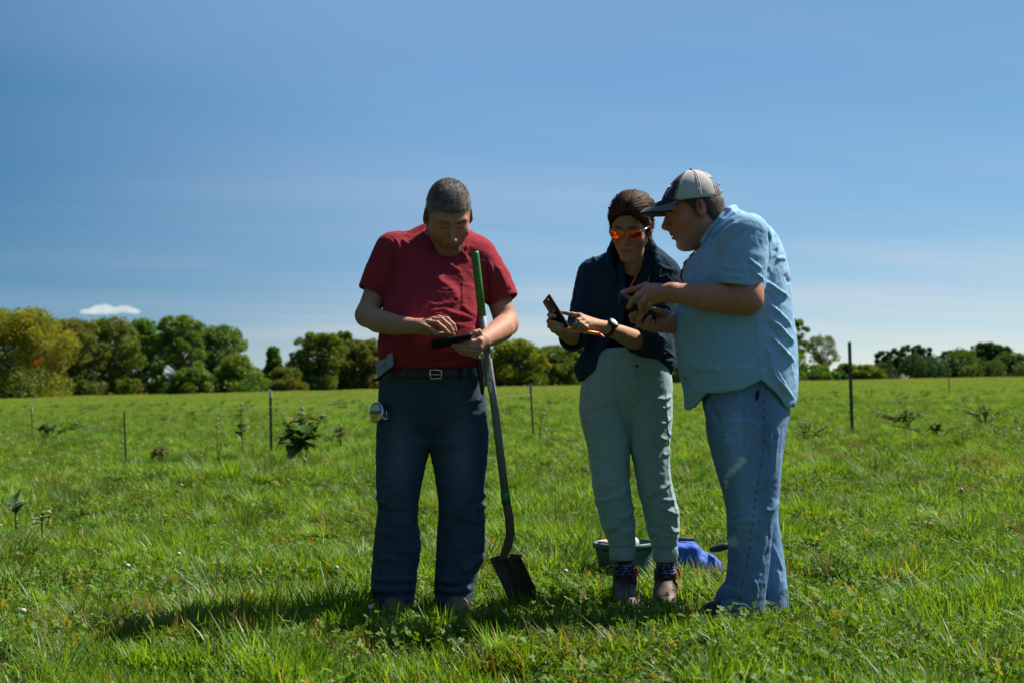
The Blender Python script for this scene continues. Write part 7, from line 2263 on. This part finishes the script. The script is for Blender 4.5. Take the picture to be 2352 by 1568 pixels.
    for (x, y, r_) in ((884.5, 839.5, .0055), (873, 845.5, .0035)):
        c2 = W(x, y, 5.722) + nn * .0065; rg = MB()
        rg.tube([c2 + r_ * np.array([math.cos(a), 0, 1.5 * math.sin(a)]) for a in np.linspace(0, 6.283, 15)], .0009, 5)
        place('ring_mark', rg.me('ring_mark', m_black_matte), po)
    ck = MB(); ck.tube([W(854, 870, 5.74), W(862, 873.5, 5.735), W(872, 868, 5.728), W(885, 857, 5.722), W(903, 846, 5.72)], [.003, .006, .006, .006, .005], 8)
    place('clip', ck.me('clip', m_black), po)

    # dark sheath behind the shovel on the other hip
    sh = MB(); sh.tube([W(1099, 826, 5.78), W(1103, 850, 5.775), W(1107, 880, 5.775), (W(1108, 905, 5.78))], [.012, .014, .012, .006], 8)
    place('knife_sheath', sh.me('knife_sheath', m_belt), None, W(1103, 860, 5.78), 'dark narrow sheath on the belt beside the shovel handle', 'sheath')

    # orange marker held by the woman
    a, b, e = W(*Z_WH(770, 1000), 5.606), W(*Z_WH(1530, 1120), 5.556), W(*Z_WH(1680, 1212), 5.548)
    root = empty('marker_pen', (a + b) / 2, 'orange plastic marker with red tip held under the hand of the woman', 'marker')
    m = MB(); m.tube([a, a * .95 + b * .05, a * .5 + b * .5, b], [.007, .0085, .0075, .0068], 10); place('barrel', m.me('barrel', m_orange), root)
    m = MB(); m.tube([b, b * .6 + e * .4, b * .2 + e * .8, e], [.0068, .0062, .0035, .002], 10); place('tip', m.me('tip', m_redtip), root)

    # sunglasses hanging from the shirt of the man in blue
    m = MB(); m.tube(limb([(1583, 590, 5.47), (1572, 604, 5.462), (1566, 622, 5.455), (1564, 638, 5.452), (1571, 649, 5.452)]), [.003, .0042, .0042, .0038, .0025], 8)
    m.tube(limb([(1583, 590, 5.47), (1592, 583, 5.472), (1599, 580, 5.474)]), [.003, .0030, .002], 6)
    gl = place('hanging_sunglasses', m.me('hanging_sunglasses', m_black), None, W(1572, 615, 5.46), 'folded black sunglasses hooked on the shirt front of the man in blue', 'sunglasses')
    # pocket knife clip on the jeans of the man in blue
    m = MB(); p0, p1 = W(1742, 896, 5.452), W(1738, 918, 5.450); m.tube([p0, (p0 + p1) / 2 + np.array([0, -.004, 0]), p1], [.006, .0065, .004], 8)
    place('pocket_knife', m.me('pocket_knife', m_black), None, (p0 + p1) / 2, 'dark pocket knife clipped in the jeans pocket of the man in blue', 'knife')

    # green tub with bag and brown hoop behind the woman
    Yt = 6.75; c = W(1433, 1243, Yt); rim_z = c[2]; c[2] = 0
    root = empty('tub', c, 'round dark green plastic tub in the grass behind the woman', 'tub')
    rt, rb_ = .139, .110; n = 40; prof = ((rb_, .0), (rb_ * 1.02, .01), (rt * .96, rim_z * .8), (rt * .965, rim_z * .86), (rt * 1.05, rim_z * .87), (rt * 1.06, rim_z), (rt * 1.0, rim_z), (rt * .97, rim_z * .9), (rb_ * .95, .03))
    Vt = [c + np.array([r_ * math.cos(2 * math.pi * i / n), r_ * math.sin(2 * math.pi * i / n), z_]) for r_, z_ in prof for i in range(n)]
    Ft = [(k * n + i, k * n + (i + 1) % n, (k + 1) * n + (i + 1) % n, (k + 1) * n + i) for k in range(len(prof) - 1) for i in range(n)] + [tuple(range((len(prof) - 1) * n, len(prof) * n))]
    place('bucket', make_mesh('bucket', Vt, Ft, m_tub), root)
    FOOT.append((c[0], c[1], .15))
    hp = MB(); cc = c + np.array([-.062, -.03, rim_z + .002])
    hp.tube([cc + np.array([.060 * math.cos(a), .075 * math.sin(a), .006 * math.sin(a * 2)]) for a in np.linspace(0, 6.283, 24)], .005, 6)
    place('brown_hoop', hp.me('brown_hoop', m_terra), None, cc, 'brown hoop lying on the rim of the green tub', 'hoop')
    Fw = Field(c + np.array([-.12, -.12, .06]), c + np.array([.12, .12, .27]), .006)
    Fw.add(ell(c + np.array([-.03, 0, rim_z - .035]), (.085, .085, .05))); Fw.add(ell(c + np.array([.035, .0, rim_z - .005]), (.032, .035, .028)), .02)
    V, Q = Fw.mesh(1); V = wrinkle(V, Q, .006, 14, 3)
    place('cloth_bag', make_mesh('cloth_bag', V, Q, m_whitebag), None, c + np.array([0, 0, .1]), 'crumpled white cloth bag inside the green tub', 'bag')
    # blue bag with a black strap
    Yb = 6.75
    lo = W(1545, 1300, Yb) + np.array([-.03, -.16, 0]); hi = W(1665, 1215, Yb) + np.array([.03, .16, .03]); lo[2] = -.02
    Fb = Field(lo, hi, .006)
    zt = W(1590, 1246, Yb)[2]
    c1, c2, c3 = W(1560, 1250, Yb), W(1606, 1252, Yb), W(1640, 1272, Yb)
    Fb.add(box(np.array([c1[0], Yb, zt * .5]), (.075, .095, zt * .5), Ry(.10), .02)); Fb.add(ell(np.array([c2[0], Yb, zt * .36]), (.075, .10, zt * .42)), .04); Fb.add(ell(np.array([c3[0] - .02, Yb, .055]), (.05, .06, .04)), .04)
    V, Q = Fb.mesh(2); V = wrinkle(V, Q, .008, 9, 13); V = wrinkle(V, Q, .003, 24, 14)
    cb = np.array([c2[0] - .03, Yb, 0]); FOOT.append((c1[0], Yb, .05))
    bag = place('nylon_bag', make_mesh('nylon_bag', V, Q, m_bluebag), None, cb, 'crumpled bright blue nylon bag lying in the grass behind the men', 'bag')
    st_ = MB(); st_.box(W(1566, 1239, Yb - .02) + np.array([0, 0, .004]), (.058, .012, .008), Ry(.03)); place('top_strap', st_.me('top_strap', m_black_matte), bag)
    tl_ = MB(); tl_.tube([W(1632, 1262, Yb - .03), W(1650, 1258, Yb - .05), W(1664, 1254, Yb - .06), W(1680, 1250, Yb - .06)], [.012, .018, .018, .014], 8); place('shoulder_strap', tl_.me('shoulder_strap', m_black_matte), bag)


if PEOPLE:
    man_in_red()
    woman()
    man_in_blue()
    props()
if GRASS: build_grass()
